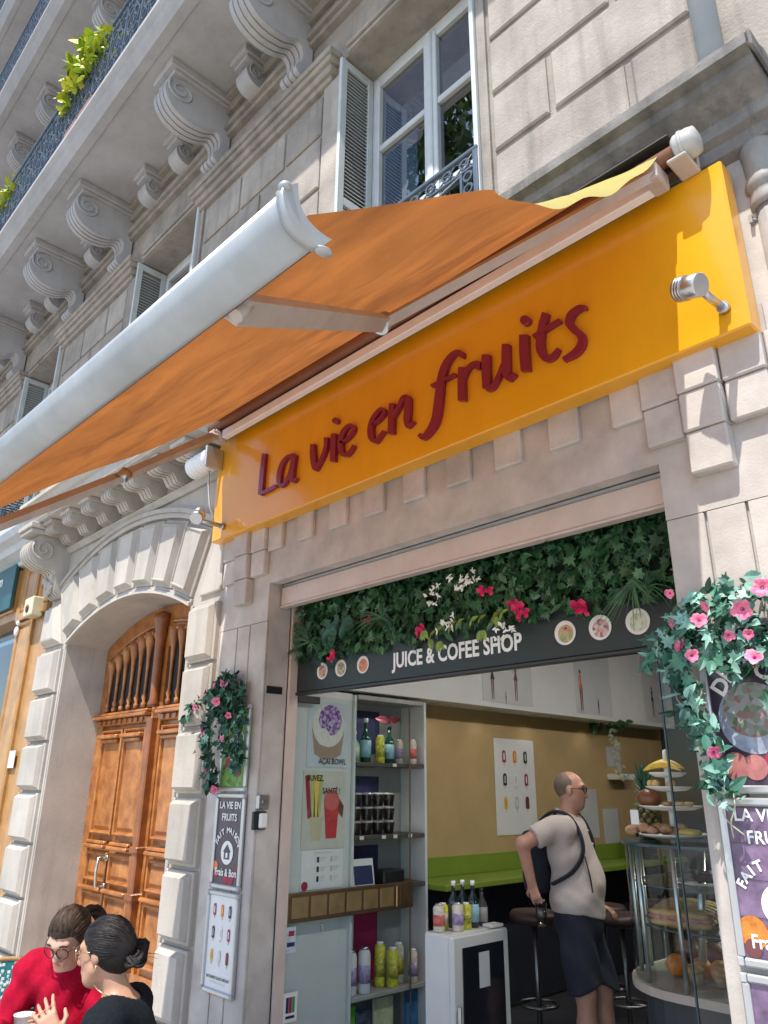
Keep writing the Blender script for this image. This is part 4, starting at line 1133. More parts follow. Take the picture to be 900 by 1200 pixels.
# ------------------------------------------------------------------ black signboard
BLACKB = pm('black_signboard_paint', (.014, .024, .022), .45, var=.1)
WTXT = pm('white_lettering', (.82, .82, .80), .5, var=.04)
jb = thing('juice_bar_signboard', 'black signboard reading JUICE & COFEE SHOP below the ivy panel', 'signboard', (-2.9, .28, 2.12))
b = MB(); b.box(-4.33, -1.44, .265, .305, 2.12, 2.40, .004); b.build('board', BLACKB, jb)
b = MB(); b.box(-4.33, -1.44, .255, .31, 2.100, 2.1185, .003); b.build('edge_trim', pm('dark_trim_metal', (.05, .05, .05), .4, .6, var=.1), jb)
text_mesh('JUICE & COFEE SHOP', .128, WTXT, 'lettering', plane_M((-2.862, .263, 2.232), (1, 0, 0), (0, 0, 1)), jb, extrude=.001, offset=.0035, spacing=1.02, xs=.80)
def food(name, a, c, d, sc=60):
    if name in _MC: return _MC[name]
    m = pm(name, a, .5, var=0); nt = m.node_tree; N = nt.nodes; L = nt.links
    g = N.new('ShaderNodeNewGeometry'); vo = N.new('ShaderNodeTexVoronoi'); vo.inputs['Scale'].default_value = sc; L.new(g.outputs['Position'], vo.inputs['Vector'])
    r = N.new('ShaderNodeValToRGB'); r.color_ramp.elements[0].color = (*a, 1); r.color_ramp.elements[1].color = (*d, 1)
    e_ = r.color_ramp.elements.new(.5); e_.color = (*c, 1)
    sp = N.new('ShaderNodeSeparateColor'); L.new(vo.outputs['Color'], sp.inputs[0]); L.new(sp.outputs[0], r.inputs[0])
    L.new(r.outputs[0], N['Principled BSDF'].inputs['Base Color'])
    return m
for i, (x, rr) in enumerate(((-4.045, .056), (-3.85, .056), (-3.63, .056), (-2.10, .062), (-1.90, .062), (-1.70, .062))):
    b = MB(); b.lathe([(rr, 0), (rr, .003)], (x, .2605, 2.243), 26, 'y'); d_ = b.build('round_photo', pm('photo_white', (.72, .68, .62), .5, var=.1, vs=30), jb)
    fm = food('food_photo_%d' % i, *[((.45, .12, .06), (.6, .4, .3), (.2, .08, .05)), ((.25, .18, .12), (.6, .45, .3), (.1, .2, .1)), ((.55, .12, .05), (.6, .3, .15), (.3, .05, .04)), ((.55, .10, .08), (.5, .4, .25), (.25, .3, .1)), ((.45, .05, .09), (.7, .6, .5), (.2, .1, .1)), ((.5, .5, .3), (.65, .62, .5), (.3, .4, .2))][i])
    b = MB(); b.lathe([(rr * .74, 0), (rr * .7, .003)], (x + .004, .2595, 2.238), 18, 'y'); b.build('food_print', fm, d_)
# ------------------------------------------------------------------ snap-frame posters on the two piers
PAPER = pm('white_poster_paper', (.78, .78, .77), .5, var=.03, coat=.3)
DARKP = pm('dark_purple_wood_print', (.045, .028, .05), .4, var=.5, vs=14, coat=.4)
PURP = pm('purple_plank_print', (.13, .075, .15), .4, var=.4, vs=14, coat=.3, hue=(.24, .16, .27))
GREENP = food('green_leaf_print', (.10, .28, .04), (.25, .45, .10), (.05, .12, .03), 30)
INKB = pm('print_black', (.02, .018, .02), .5, var=.1); INKR = pm('print_crimson', (.35, .02, .06), .5, var=.1); INKO = pm('print_orange', (.75, .22, .05), .5, var=.1)
INKY = pm('print_yellow', (.80, .55, .12), .5, var=.1); INKG = pm('print_grey', (.55, .55, .55), .5, var=.1); INKBR = pm('print_brown', (.16, .05, .05), .5, var=.15)
INKBL = pm('print_navy', (.02, .03, .10), .5, var=.2)
def capsule2(w, h, n=6, bot=.25):
    r = w / 2; pts = []
    for k in range(n + 1):
        a = math.pi * k / n; pts.append((r * math.cos(a), h / 2 - r + r * math.sin(a)))
    pts += [(-r, -h / 2 + bot * r), (-r + bot * r, -h / 2), (r - bot * r, -h / 2), (r, -h / 2 + bot * r)]
    return pts
def printed(pts, M, off, mat, name, parent):
    b = MB(); b.add([M @ Vector((p[0], p[1], off)) for p in pts], [tuple(range(len(pts)))]); return b.build(name, mat, parent, fix=False)
def circle2(cx, cy, r, n=28, sx=1): return [(cx + r * sx * math.cos(2 * math.pi * k / n), cy + r * math.sin(2 * math.pi * k / n)) for k in range(n)]
def rect2(x0, x1, y0, y1): return [(x0, y0), (x1, y0), (x1, y1), (x0, y1)]
def snap_frame(x0, x1, z0, z1, y, poster, label, group):
    t = thing('framed_poster', label, 'poster', ((x0 + x1) / 2, y, z0), group=group)
    b = MB(); b.box(x0 + .006, x1 - .006, y + .001, y + .014, z0 + .006, z1 - .006); b.build('poster', poster, t)
    w = .028
    for a in ((x0, x0 + w, z0 + w, z1 - w), (x1 - w, x1, z0 + w, z1 - w), (x0 + .022, x1 - .022, z0, z0 + w), (x0 + .022, x1 - .022, z1 - w, z1)):
        b = MB(); b.box(a[0], a[1], y - .012, y + .012, a[2], a[3], .006); b.build('frame_rail', ALU, t)
    for xx in (x0, x1 - .022):
        for zz in (z0, z1 - .03):
            b = MB(); b.box(xx, xx + .022, y - .013, y + .013, zz, zz + .03, .004); b.build('corner_cap', pm('grey_plastic', (.42, .43, .45), .4, var=.05), t)
    return t, plane_M(((x0 + x1) / 2, y, (z0 + z1) / 2), (1, 0, 0), (0, 0, 1))
def logo_poster(t, M, s=1.0):
    PM = lambda dx, dy: M @ Matrix.Translation((dx, dy, .003))
    text_mesh('LA VIE EN', .062 * s, WTXT, 'lettering', PM(0, .215), t, offset=.0012, xs=.95)
    text_mesh('FRUITS', .062 * s, WTXT, 'lettering', PM(0, .140), t, offset=.0012, xs=.95)
    word = 'FAIT MAISON'
    for i, ch in enumerate(word):
        if ch == ' ': continue
        a = R_(66 - 132 * i / (len(word) - 1))
        text_mesh(ch, .050 * s, WTXT, 'arched_letter', M @ Matrix.Translation((-.14 * math.sin(a), -.065 + .125 * math.cos(a), .003)) @ Matrix.Rotation(a * .9, 4, 'Z'), t, offset=.0018)
    printed(circle2(0, -.075, .072), M, .002, WTXT, 'round_badge', t)
    printed([(-.034, -.115), (.034, -.115), (.034, -.07), (.046, -.07), (0, -.022), (-.046, -.07), (-.034, -.07)], M, .0032, DARKP, 'house_icon', t)
    printed([(-.012, -.105), (.012, -.105), (.012, -.075), (-.012, -.075)], M, .0044, WTXT, 'house_door', t)
    text_mesh('Frais & Bon', .062 * s, WTXT, 'lettering', PM(0, -.195), t, offset=.0014, xs=.88)
def ice_pops(t, M, w, h, cols=None):
    cl = [INKR, INKO, INKB, INKB, WTXT, INKR, INKY, INKG, INKBR]
    for r_ in range(3):
        for c in range(3):
            cx, cy = (c - 1) * w * .30, h * (.36 - .26 * r_)
            i = r_ * 3 + c
            pw, ph = w * .10, h * .14
            printed([(cx + p[0], cy + p[1]) for p in capsule2(pw, ph)], M, .002, cl[i], 'ice_pop_print', t)
            printed(rect2(cx - .004, cx + .004, cy - ph / 2 - h * .035, cy - ph / 2), M, .002, pm('stick_print', (.6, .45, .28), .5), 'stick_print', t)
            printed([(cx + p[0] * .35, cy + p[1] * .6) for p in capsule2(pw, ph)], M, .003, [WTXT, INKY, INKG, INKG, INKG, WTXT, INKO, WTXT, INKR][i], 'ice_pop_print', t)
GP = 'snap frames on the piers'
t, M = snap_frame(-4.80, -4.455, 1.465, 2.03, -.018, GREENP, 'framed green picture half covered by the left garland', GP)
for (a, c, r_, mt) in ((-.05, -.1, .05, INKR), (.06, -.15, .04, INKR), (-.02, .02, .05, INKG), (.05, .05, .06, WTXT)): printed(circle2(a, c, r_), M, .002, mt, 'fruit_print', t)
t, M = snap_frame(-4.80, -4.45, .868, 1.452, -.018, DARKP, 'dark framed poster with white logo text on the left pier', GP)
logo_poster(t, M)
for (a, c, r_, mt) in ((-.13, -.16, .03, INKO), (-.12, -.21, .025, INKR), (.0, -.235, .03, INKR), (.06, -.23, .035, INKR), (.12, -.18, .04, INKBR)): printed(circle2(a, c, r_), M, .0015, mt, 'fruit_print', t)
t, M = snap_frame(-4.81, -4.445, .275, .855, -.018, PAPER, 'white framed ice lolly poster lowest on the left pier', GP)
ice_pops(t, M, .30, .50)
text_mesh('BATONNETS GLACE 100% NAT', .022, INKB, 'lettering', M @ Matrix.Translation((0, -.20, .003)), t, offset=.0006, xs=.85)
text_mesh('FABRIQUES EN PROVENCE', .015, INKG, 'lettering', M @ Matrix.Translation((0, -.225, .003)), t)
b = MB()
# right pier
t, M = snap_frame(-1.315, -.955, 1.49, 2.12, -.018, DARKP, 'dark framed poster with a bowl photo behind the right garland', GP)
for i, ch in enumerate('DWICH'):
    a = R_(52 - 26 * i)
    text_mesh(ch, .085, WTXT, 'arched_letter', M @ Matrix.Translation((-.13 * math.sin(a), -.03 + .165 * math.cos(a), .003)) @ Matrix.Rotation(a, 4, 'Z'), t, offset=.003)
printed(circle2(.0, -.05, .13), M, .002, pm('glass_bowl_print', (.30, .33, .42), .3, var=.35, vs=18, coat=.3), 'bowl_print', t)
printed(circle2(.0, -.02, .10, sx=1.1), M, .003, food('salad_print', (.10, .14, .06), (.28, .30, .30), (.22, .10, .08), 45), 'salad_print', t)
printed(circle2(-.09, -.22, .05), M, .002, pm('onion_print', (.42, .16, .15), .4, var=.3, vs=20), 'onion_print', t); printed(circle2(-.02, -.225, .045), M, .0022, pm('onion_print', (.5, .2, .15)), 'onion_print', t); printed(circle2(.07, -.21, .055), M, .002, INKR, 'tomato_print', t)
t, M = snap_frame(-1.315, -.955, .925, 1.475, -.018, PURP, 'purple plank poster with a pumpkin and logo text on the right pier', GP)
logo_poster(t, M, .98)
for k in range(4): printed(rect2(-.16, .16, -.12 + k * .12, -.1175 + k * .12), M, .0015, DARKP, 'plank_joint', t)
printed(circle2(-.115, -.165, .052), M, .0016, pm('pumpkin_print', (.62, .20, .03), .4, var=.4, vs=30), 'pumpkin_print', t); printed(circle2(-.12, -.215, .03), M, .0017, INKBR, 'fruit_print', t); printed(circle2(.06, -.21, .05), M, .0016, INKR, 'fruit_print', t)
t, M = snap_frame(-1.315, -.955, .30, .905, -.018, PURP, 'lowest purple framed poster on the right pier', GP)
printed([(-.12, .14), (-.02, .22), (.03, .17), (-.02, .08), (-.08, .02)], M, .002, pm('mint_print', (.5, .7, .62), .5), 'leaf_print', t)

PINK2 = pm('deep_pink_petal', (.62, .05, .16), .55, var=.3, vs=40, hue=(.80, .22, .36))
# ------------------------------------------------------------------ silk flower garlands hung over the frames
def garland(label, cols, box, strands, flowers, n, size, mats, seed):
    gr = thing('flower_garland', label, 'garland', (box[0], -.06, box[3]), group='silk garlands on the piers')
    q = random.Random(seed); m = MB(); st = MB()
    def put_leaf(p, s=1.0):
        random.seed(q.random())
        mi = q.choices([0, 1, 2], cols)[0]
        leaf(m, p, (q.uniform(-.9, .9), -1 + q.uniform(-.3, .8), q.uniform(-.3, .9)), (q.uniform(-1, 1), q.uniform(-.4, .2), q.uniform(-1, .6)), size * q.uniform(.5, 1.25) * s, STAR if q.random() < .45 else OVAL, q.uniform(.05, .3), q.uniform(0, .35), mi)
    for _ in range(n):
        a, r_ = q.uniform(0, 2 * math.pi), math.sqrt(q.random())
        put_leaf((box[0] + box[1] * r_ * math.cos(a), -.05 - .13 * q.random() * (1.2 - r_), box[2] + box[3] * r_ * math.sin(a)))
    for pts, dens in strands:
        path = smooth_path(pts, 8)
        st.tube([(p[0], p[1] + .01, p[2]) for p in path], .004, 5)
        for p in path:
            for _ in range(dens):
                put_leaf((p[0] + q.uniform(-.05, .05), p[1] + q.uniform(-.05, .02), p[2] + q.uniform(-.04, .04)))
    m.build('leaf_mass', mats, gr, kind='stuff', fix=False)
    st.build('stem', STEM, gr, kind='stuff')
    for (x, z, r_) in flowers:
        flower('petunia', gr, (x, -.16 + q.uniform(-.02, .02), z), (q.uniform(-.7, .8), -1, q.uniform(-.6, .6)), r_ * q.uniform(.72, .95), q.choice((PINK, PINK, PINK2)), 5, q.uniform(.12, .3), q.uniform(0, .3))
    return gr
garland('leafy garland with small pink flowers hanging over the left pier posters', (7, 3, .6), (-4.71, .20, 2.10, .16),
        [([(-4.80, -.08, 2.1), (-4.98, -.10, 2.08), (-5.10, -.08, 2.02), (-5.17, -.07, 1.99)], 2), ([(-4.83, -.08, 2.0), (-4.88, -.09, 1.85), (-4.84, -.08, 1.72), (-4.80, -.08, 1.58), (-4.78, -.07, 1.50)], 5), ([(-4.52, -.08, 2.05), (-4.47, -.08, 1.9), (-4.50, -.08, 1.75), (-4.47, -.08, 1.60)], 5), ([(-4.66, -.08, 2.0), (-4.64, -.08, 1.85), (-4.60, -.08, 1.7)], 3)],
        [(-4.65, 2.17, .034), (-4.745, 2.17, .022), (-4.575, 2.16, .028), (-4.95, 2.10, .03), (-4.87, 2.13, .032), (-4.67, 2.05, .036), (-4.97, 2.03, .03), (-4.86, 1.86, .046), (-4.565, 1.80, .026), (-4.72, 1.585, .03), (-4.60, 1.475, .034), (-4.54, 1.95, .026), (-4.88, 1.72, .024)],
        380, .055, TEAL, 11)
gr = garland('leafy garland painted sun-pale, with large pink petunias hanging over the right pier posters', (3, 5, 5), (-1.15, .21, 2.13, .17),  # weights favour the palest leaves, painting sun glare on this garland
        [([(-1.28, -.10, 2.15), (-1.36, -.11, 2.10), (-1.42, -.10, 2.03), (-1.44, -.10, 1.97)], 3), ([(-1.32, -.10, 2.05), (-1.36, -.10, 1.92), (-1.33, -.10, 1.80), (-1.28, -.10, 1.70), (-1.27, -.10, 1.58), (-1.24, -.09, 1.48)], 4), ([(-1.0, -.10, 2.0), (-.98, -.10, 1.9), (-1.0, -.1, 1.8)], 2), ([(-1.2, -.1, 1.95), (-1.1, -.1, 1.92), (-1.0, -.1, 1.98)], 2)],
        [(-1.225, 2.115, .036), (-1.195, 2.165, .032), (-1.06, 2.13, .05), (-1.12, 2.04, .028), (-1.05, 2.035, .026), (-1.045, 1.955, .04), (-1.245, 1.628, .036), (-1.335, 2.24, .024), (-1.32, 2.03, .034), (-1.275, 1.985, .036), (-1.345, 2.12, .024), (-.98, 2.2, .04), (-.95, 2.02, .04)],
        230, .06, TEAL, 23)
m = MB()
for (x, z) in ((-1.24, 1.50), (-1.22, 1.49), (-1.36, 1.93), (-1.30, 1.90)):
    q = random.Random(int(abs(x * 999)))
    m.tube(smooth_path([(x, -.09, z), (x + q.uniform(-.02, .02), -.10, z - .05), (x + q.uniform(-.03, .03), -.09, z - .10), (x + q.uniform(-.03, .03), -.07, z - .15)], 5), .0028, 5)
m.build('tendril', DRY, gr, kind='stuff')

# ------------------------------------------------------------------ switches on the left reveal
MET = pm('steel_plate', (.5, .5, .5), .35, .9, var=.06); BLK = pm('black_plastic', (.015, .015, .016), .45, var=.05)
t = thing('key_switch', 'small steel key switch box on the left pier reveal', 'switch', (-4.34, .04, 1.38))
b = MB(); b.box(-4.36, -4.325, .0, .085, 1.36, 1.445, .004); b.build('box', MET, t)
b = MB(); b.lathe([(.014, -4.327), (.014, -4.318)], (0, .042, 1.402), 14, 'x'); b.build('lock', CHROME, t)
t = thing('door_bell', 'white push button in a black holder just under the key switch', 'bell', (-4.34, .03, 1.27))
b = MB(); b.box(-4.36, -4.335, -.025, .075, 1.235, 1.345, .004); b.build('holder', BLK, t)
b = MB(); b.box(-4.334, -4.31, .01, .07, 1.245, 1.335, .008); b.build('button', WHT, t)
b = MB(); b.box(-4.3598, -4.354, .03, .16, 2.10, 2.15); b.build('dark_plate', BLK, label='small dark plate set across the left pier reveal', cat='plate')

# ------------------------------------------------------------------ the neighbouring wooden shopfront
OAK = pm('honey_oak', (.42, .22, .075), .45, var=.22, vs=5, bump=.1, bs=40, streak=.35, coat=.15, dirt=(.26, .12, .035))
ws = thing('wooden_shopfront', 'honey coloured wooden shopfront pilaster and frieze left of the stone portal', 'shopfront', (-9.2, 0, -.3))
def ob(name, x0, x1, y0, y1, z0, z1, c=.008, mat=OAK):
    b = MB(); b.box(x0, x1, y0, y1, z0, z1, c); return b.build(name, mat, ws)
ob('pilaster', -9.62, -8.64, .0, .3, -.3, 4.05)
def opan(x0, x1, z0, z1, y=0.0):
    m = MB(); m.boss([(x0, z0), (x1, z0), (x1, z1), (x0, z1)], [(0, y + .002), (0, y - .03), (.02, y - .045), (.04, y - .03), (.05, y - .008), (.065, y - .008), (.09, y - .025)]); m.build('wood_panel', OAK, ws)
opan(-9.58, -9.08, -.1, 3.32); opan(-9.55, -9.12, 3.46, 4.0); opan(-9.02, -8.70, 3.46, 4.0)
ob('ledge', -9.64, -8.64, -.06, -.001, 3.345, 3.44); ob('frieze', -16, -9.6205, -.03, .3, 3.40, 4.1); opan(-11.2, -9.75, 3.50, 4.03, -.03)
ob('sill_panel', -16, -9.6205, .05, .3, -.3, .5)
m = MB(); m.add([(-16, .2, .5), (-9.62, .2, .5), (-9.62, .2, 3.4), (-16, .2, 3.4)], [(0, 1, 2, 3)]); m.build('window_pane', glass('shop_pane', (.25, .27, .28), 1.6), ws)
ob('dark_interior', -16, -9.62, .9, .95, -.3, 3.6, 0, pm('dark_interior', (.03, .035, .04), .9))
GREYT = pm('grey_blue_cornice_paint', (.50, .53, .54), .6, var=.12, vs=5, streak=.2, dirt=(.25, .26, .27))
m = MB(); m.prism([(0.0, 4.06), (-.10, 4.06), (-.14, 4.12), (-.26, 4.16), (-.30, 4.22), (-.40, 4.26), (-.44, 4.33), (-.44, 4.40), (0, 4.48)], 'x', -16, -8.66); m.build('cornice', GREYT, ws)
m = MB(); m.ell((-9.52, -.05, 3.22), (.03, .03, .06), 10, 8); m.ell((-9.51, -.05, 3.32), (.025, .028, .03), 10, 8); m.build('hook', WHT, ws)
ts = thing('teal_board', 'teal hanging shop board cut by the left edge of the photo', 'signboard', (-10.2, -.1, 3.5))
b = MB(); b.box(-11.6, -9.72, -.125, -.085, 3.53, 4.10, .004); b.build('board', pm('teal_board_paint', (.010, .075, .085), .45, var=.12), ts)
b = MB(); b.box(-11.6, -9.25, -.14, -.07, 4.10, 4.135, .006); b.build('top_rail', pm('pale_teal_rail', (.25, .36, .38), .4, var=.08), ts)
text_mesh('m', .20, WTXT, 'lettering', plane_M((-10.22, -.128, 3.94), (1, 0, 0), (0, 0, 1)), ts, extrude=.001, offset=.004)
al = thing('alarm_box', 'cream alarm box with a dark red lens at the top of the wooden pilaster', 'alarm', (-9.0, -.1, 3.3))
b = MB(); b.box(-9.06, -8.80, -.16, -.026, 3.30, 3.52, .012); b.build('housing', pm('cream_plastic', (.62, .56, .38), .5, var=.08), al)
b = MB(); b.lathe([(.045, 0), (.04, -.012), (.0, -.016)], (-8.93, -.161, 3.385), 16, 'y'); b.build('lens', pm('red_lens', (.10, .01, .01), .25, var=.05), al)
b = MB(); b.box(-9.10, -8.90, -.0335, -.0285, 1.66, 1.84); b.build('sticker', pm('grey_sticker', (.62, .62, .62), .5, var=.25, vs=60), label='small grey sticker on the wooden pilaster', cat='sticker')

# ------------------------------------------------------------------ balcony plants
def balcony_plant(c, r, n, label):
    t = thing('balcony_shrub', label, 'plant', (c[0], c[1], 8.76), group='shrubs on the balcony')
    b = MB(); b.prism([(-.1, 8.76), (.1, 8.76), (.13, 9.0), (-.13, 9.0)], 'x', c[0] - .4, c[0] + .4); b.v = [(p[0], p[1] + c[1], p[2]) for p in b.v]; b.build('planter', pm('terracotta', (.35, .15, .08), .8), t)
    b = MB(); q = random.Random(n)
    for k in range(9): b.tube([(c[0] + q.uniform(-.3, .3), c[1], 9.0), (c[0] + q.uniform(-.4, .4), c[1] + q.uniform(-.2, .2), c[2])], [.012, .005], 5)
    b.build('branch', STEM, t, kind='stuff')
    m = MB(); mt = [pm('yellow_green_shrub_leaf', (.30, .42, .03), .5, var=.3, vs=9, attr=.35), pm('yellow_shrub_leaf', (.55, .58, .05), .5, var=.25, vs=9, attr=.3)]  # yellow-green and yellow leaf colours, mixed at random
    for k in range(n):
        a, h = q.uniform(0, 6.28), q.random()
        rr = math.sqrt(q.random())
        p = (c[0] + r[0] * rr * math.cos(a), c[1] + r[1] * rr * math.sin(a), c[2] - r[2] + 2 * r[2] * h * (1.1 - rr * .5))
        random.seed(k); leaf(m, p, (q.uniform(-1, 1), q.uniform(-1, .2), q.uniform(0, 1)), (q.uniform(-1, 1), q.uniform(-1, .5), q.uniform(-.2, 1)), q.uniform(.10, .19), OVAL, .12, .2, 1 if q.random() < .55 else 0)
    m.build('foliage', mt, t, kind='stuff', fix=False)
balcony_plant((-7.45, -.92, 9.85), (.72, .30, .42), 620, 'large yellow-green shrub spilling over the balcony railing')
balcony_plant((-10.2, -.86, 9.66), (.5, .27, .26), 260, 'smaller yellow-green shrub on the balcony at the left photo edge')
# ------------------------------------------------------------------ shop interior
FLOORM = pm('dark_floor_tile', (.05, .052, .058), .35, var=.2, vs=4)
OCHRE = pm('ochre_wall_paint', (.49, .345, .16), .8, var=.08, vs=2, bump=.05)
WALLW = pm('white_wall_paint', (.72, .71, .70), .7, var=.04, vs=3)
DARKW = pm('dark_back_wall', (.06, .065, .06), .8, var=.2, vs=3)
GREENC = pm('lime_green_laminate', (.20, .29, .035), .4, var=.06)
NAVY = pm('dark_navy_panel', (.018, .02, .03), .6, var=.15)
def st(name, x0, x1, y0, y1, z0, z1, mat):
    b = MB(); b.box(x0, x1, y0, y1, z0, z1); return b.build(name, mat, kind='structure', world=True)
st('shop_floor', -4.66, -.9, .0, 6.3, -.32, -.20, FLOORM)
st('shop_ceiling', -4.66, -.9, .36, 6.2, 3.002, 3.1, WALLW)
st('wall_left', -4.80, -4.661, .202, 6.3, -.2, 3.1, OCHRE)
st('wall_right', -.90, -.80, .202, 6.3, -.2, 3.1, DARKW)
st('wall_back', -4.66, -.9, 6.2, 6.3, -.2, 3.1, DARKW)
st('bulkhead', -4.66, -4.36, .30, 6.0, 2.19, 3.0, WALLW)
# recessed downlights in the bulkhead's underside and the display cabinet
LAMP = pm('lamp_glow', (.9, .85, .75), .5, var=0, emit=(1, .9, .75, 3.0))
def downlight(x, y, z, power, label, r=.035):
    t = thing('downlight', label, 'downlight', (x, y, z), group='recessed downlights')
    b = MB(); b.lathe([(r, -.004), (r * 1.35, -.004), (r * 1.35, 0)], (x, y, z), 18); b.build('trim_ring', CHROME, t)
    b = MB(); b.lathe([(r, -.003), (0, -.003)], (x, y, z), 18); b.build('lens', LAMP, t)
    d = bpy.data.lights.new('downlight_lamp', 'SPOT'); d.energy = power; d.color = (1, .93, .82); d.spot_size = R_(140); d.spot_blend = .8; d.shadow_soft_size = .04
    o = bpy.data.objects.new('downlight_lamp', d); COL.objects.link(o); o.location = (0, 0, -.02); o.parent = t
for y, n_ in ((1.9, 'first'), (2.62, 'second'), (3.38, 'third'), (4.4, 'fourth')):
    downlight(-4.51, y, 2.189, .5, 'recessed downlight under the white bulkhead, %s from the display cabinet' % n_)

# ceiling tube lamps, out of sight above the signboard but mirrored in the cabinet glass
for i, (y0, y1) in enumerate(((.75, 2.05), (2.7, 4.0), (4.5, 5.6))):
    t = thing('tube_lamp', 'white ceiling tube lamp, %s from the entrance' % ('first', 'second', 'third')[i], 'lamp', (-2.5, y0, 2.93), group='ceiling tube lamps')
    b = MB(); b.box(-2.56, -2.44, y0, y1, 2.965, 3.0, .006); b.build('housing', WHT, t)
    b = MB(); b.tube([(-2.5, y0 + .03, 2.945), (-2.5, y1 - .03, 2.945)], .016, 10); b.build('tube', pm('tube_glow', (.9, .9, .9), .5, var=0, emit=(1, .96, .90, 14.0)), t)
    d = bpy.data.lights.new('tube_light', 'AREA'); d.shape = 'RECTANGLE'; d.size = .06; d.size_y = y1 - y0 - .1; d.energy = (12, 8, 3)[i]; d.color = (1, .96, .90)
    o = bpy.data.objects.new('tube_light', d); COL.objects.link(o); o.location = (0, (y1 - y0) / 2, -.012); o.parent = t
# --- display cabinet behind glass, along the left side of the entrance
CABW = pm('white_cabinet_laminate', (.62, .64, .62), .45, var=.04, vs=3)
CABG = pm('grey_cabinet_laminate', (.34, .34, .33), .5, var=.06)
SHELF = pm('dark_shelf_edge', (.09, .075, .065), .5, var=.1)
BRONZE = pm('bronze_metal', (.16, .10, .055), .38, .6, var=.2, vs=20)
BRZP = pm('gold_bronze_glass', (.30, .21, .10), .3, .35, var=.2, vs=9)
VGL = glass('cabinet_glass', (.90, .95, .94), 1.0)
cab = thing('display_cabinet', 'white shelved display cabinet behind glass beside the entrance', 'cabinet', (-4.5, .9, -.2))
def cb(name, x0, x1, y0, y1, z0, z1, mat, c=.003, par=cab):
    b = MB(); b.box(x0, x1, y0, y1, z0, z1, c); return b.build(name, mat, par)
cb('back_panel', -4.655, -4.64, .29, 1.63, -.19, 2.17, CABG)
cb('front_panel', -4.43, -4.41, .29, .865, -.19, 2.17, CABW)
cb('divider', -4.638, -4.385, .866, .888, -.19, 2.16, CABW); cb('end_panel', -4.638, -4.362, 1.605, 1.63, -.19, 2.16, CABW)
cb('cabinet_top', -4.638, -4.37, .889, 1.604, 2.13, 2.165, CABG)
for z in (1.645, 1.14, .80, .135): cb('shelf', -4.638, -4.372, .889, 1.604, z, z + .028, SHELF if z > .5 else CABG)
for z in (1.645, 1.14, .80): cb('shelf_edge_band', -4.3715, -4.364, 1.45, 1.604, z - .002, z + .03, SHELF)
m = MB(); m.add([(-4.36, .29, -.19), (-4.36, 1.43, -.19), (-4.36, 1.43, 2.115), (-4.36, .29, 2.115)], [(0, 1, 2, 3)]); m.build('glass_pane', VGL, cab)
cb('glass_stile', -4.364, -4.352, 1.425, 1.437, -.19, 2.118, BRONZE); cb('glass_stile', -4.364, -4.352, .285, .295, -.19, 2.118, BRONZE)
cb('glass_clamp', -4.372, -4.348, .30, .50, 2.06, 2.11, BLK)
rail = cb('bronze_rail', -4.375, -4.335, .285, 1.44, .67, .842, BRONZE)
for k in range(6):
    y0 = .315 + k * .157
    cb('bronze_square', -4.3345, -4.331, y0, y0 + .135, .695, .818, BRZP, .002, rail)
cb('bronze_square', -4.3345, -4.331, 1.30, 1.42, .695, .818, BRONZE, .002, rail)
cb('pull_handle', -4.3305, -4.315, 1.25, 1.262, .69, .825, pm('brass_handle', (.6, .42, .2), .3, .9), .003, rail)
for y, z in ((1.2, 2.128), (1.2, 1.644)):
    downlight(-4.47, y, z, 1.6, 'small round cabinet light above the %s shelf' % ('bottle' if z > 2 else 'cup'), .028)
# prints on the cabinet's back
def wallprint(name, x, y0, y1, z0, z1, mat, label, cat='poster', dx=.003, group=None):
    b = MB(); b.box(x, x + dx, y0, y1, z0, z1); return b.build(name, mat, label=label, cat=cat, group=group)
BLUEP = pm('navy_food_print', (.03, .035, .10), .4, var=.6, vs=16)
wallprint('picture', -4.64, 1.06, 1.36, 1.75, 2.08, BLUEP, 'dark blue picture at the back of the bottle shelf')
wallprint('picture', -4.64, 1.05, 1.36, 1.34, 1.58, BLUEP, 'dark blue picture behind the stacked cups')
wallprint('picture', -4.64, 1.05, 1.36, .90, 1.08, BLUEP, 'dark picture behind the white and blue card')
wallprint('magenta_backdrop', -4.64, .95, 1.36, .17, .78, pm('magenta_panel', (.36, .012, .09), .5, var=.05), 'magenta panel at the back of the lower shelf', 'panel')
wallprint('coloured_strip', -4.64, .90, 1.03, 1.70, 2.12, pm('orange_strip', (.55, .25, .03), .5, var=.05), 'orange strip at the back of the top shelf', 'panel')
# posters on the white front panel
UX = (0, 1, 0); UZ = (0, 0, 1)
t = thing('poster', 'acai bowl poster in the upper left of the cabinet window', 'poster', (-4.405, .62, 1.63))
b = MB(); b.box(-4.409, -4.405, .44, .82, 1.63, 2.09); b.build('sheet', pm('pale_blue_sheet', (.55, .60, .64), .5, var=.1, vs=8), t)
M = plane_M((-4.404, .63, 1.86), UX, UZ)
printed([(-.15, .02), (-.125, -.14), (-.05, -.175), (.05, -.175), (.125, -.14), (.15, .02), (.15, .06), (-.15, .06)], M, .0005, pm('cardboard_bowl_print', (.36, .26, .19), .6, var=.1), 'bowl_print', t)
printed(circle2(0, .06, .15, 30), M, .0012, pm('cream_print', (.70, .68, .62), .5, var=.12, vs=40), 'bowl_print', t)
printed([(p[0] + .015, p[1] + .04) for p in circle2(0, .06, .11, 18)], M, .0018, food('acai_print', (.10, .02, .22), (.28, .12, .42), (.55, .48, .6), 55), 'acai_print', t)
printed([(p[0] - .05, p[1] - .02) for p in circle2(0, .0, .06, 18)], M, .0022, pm('cream_print', (.7, .68, .62)), 'banana_print', t)
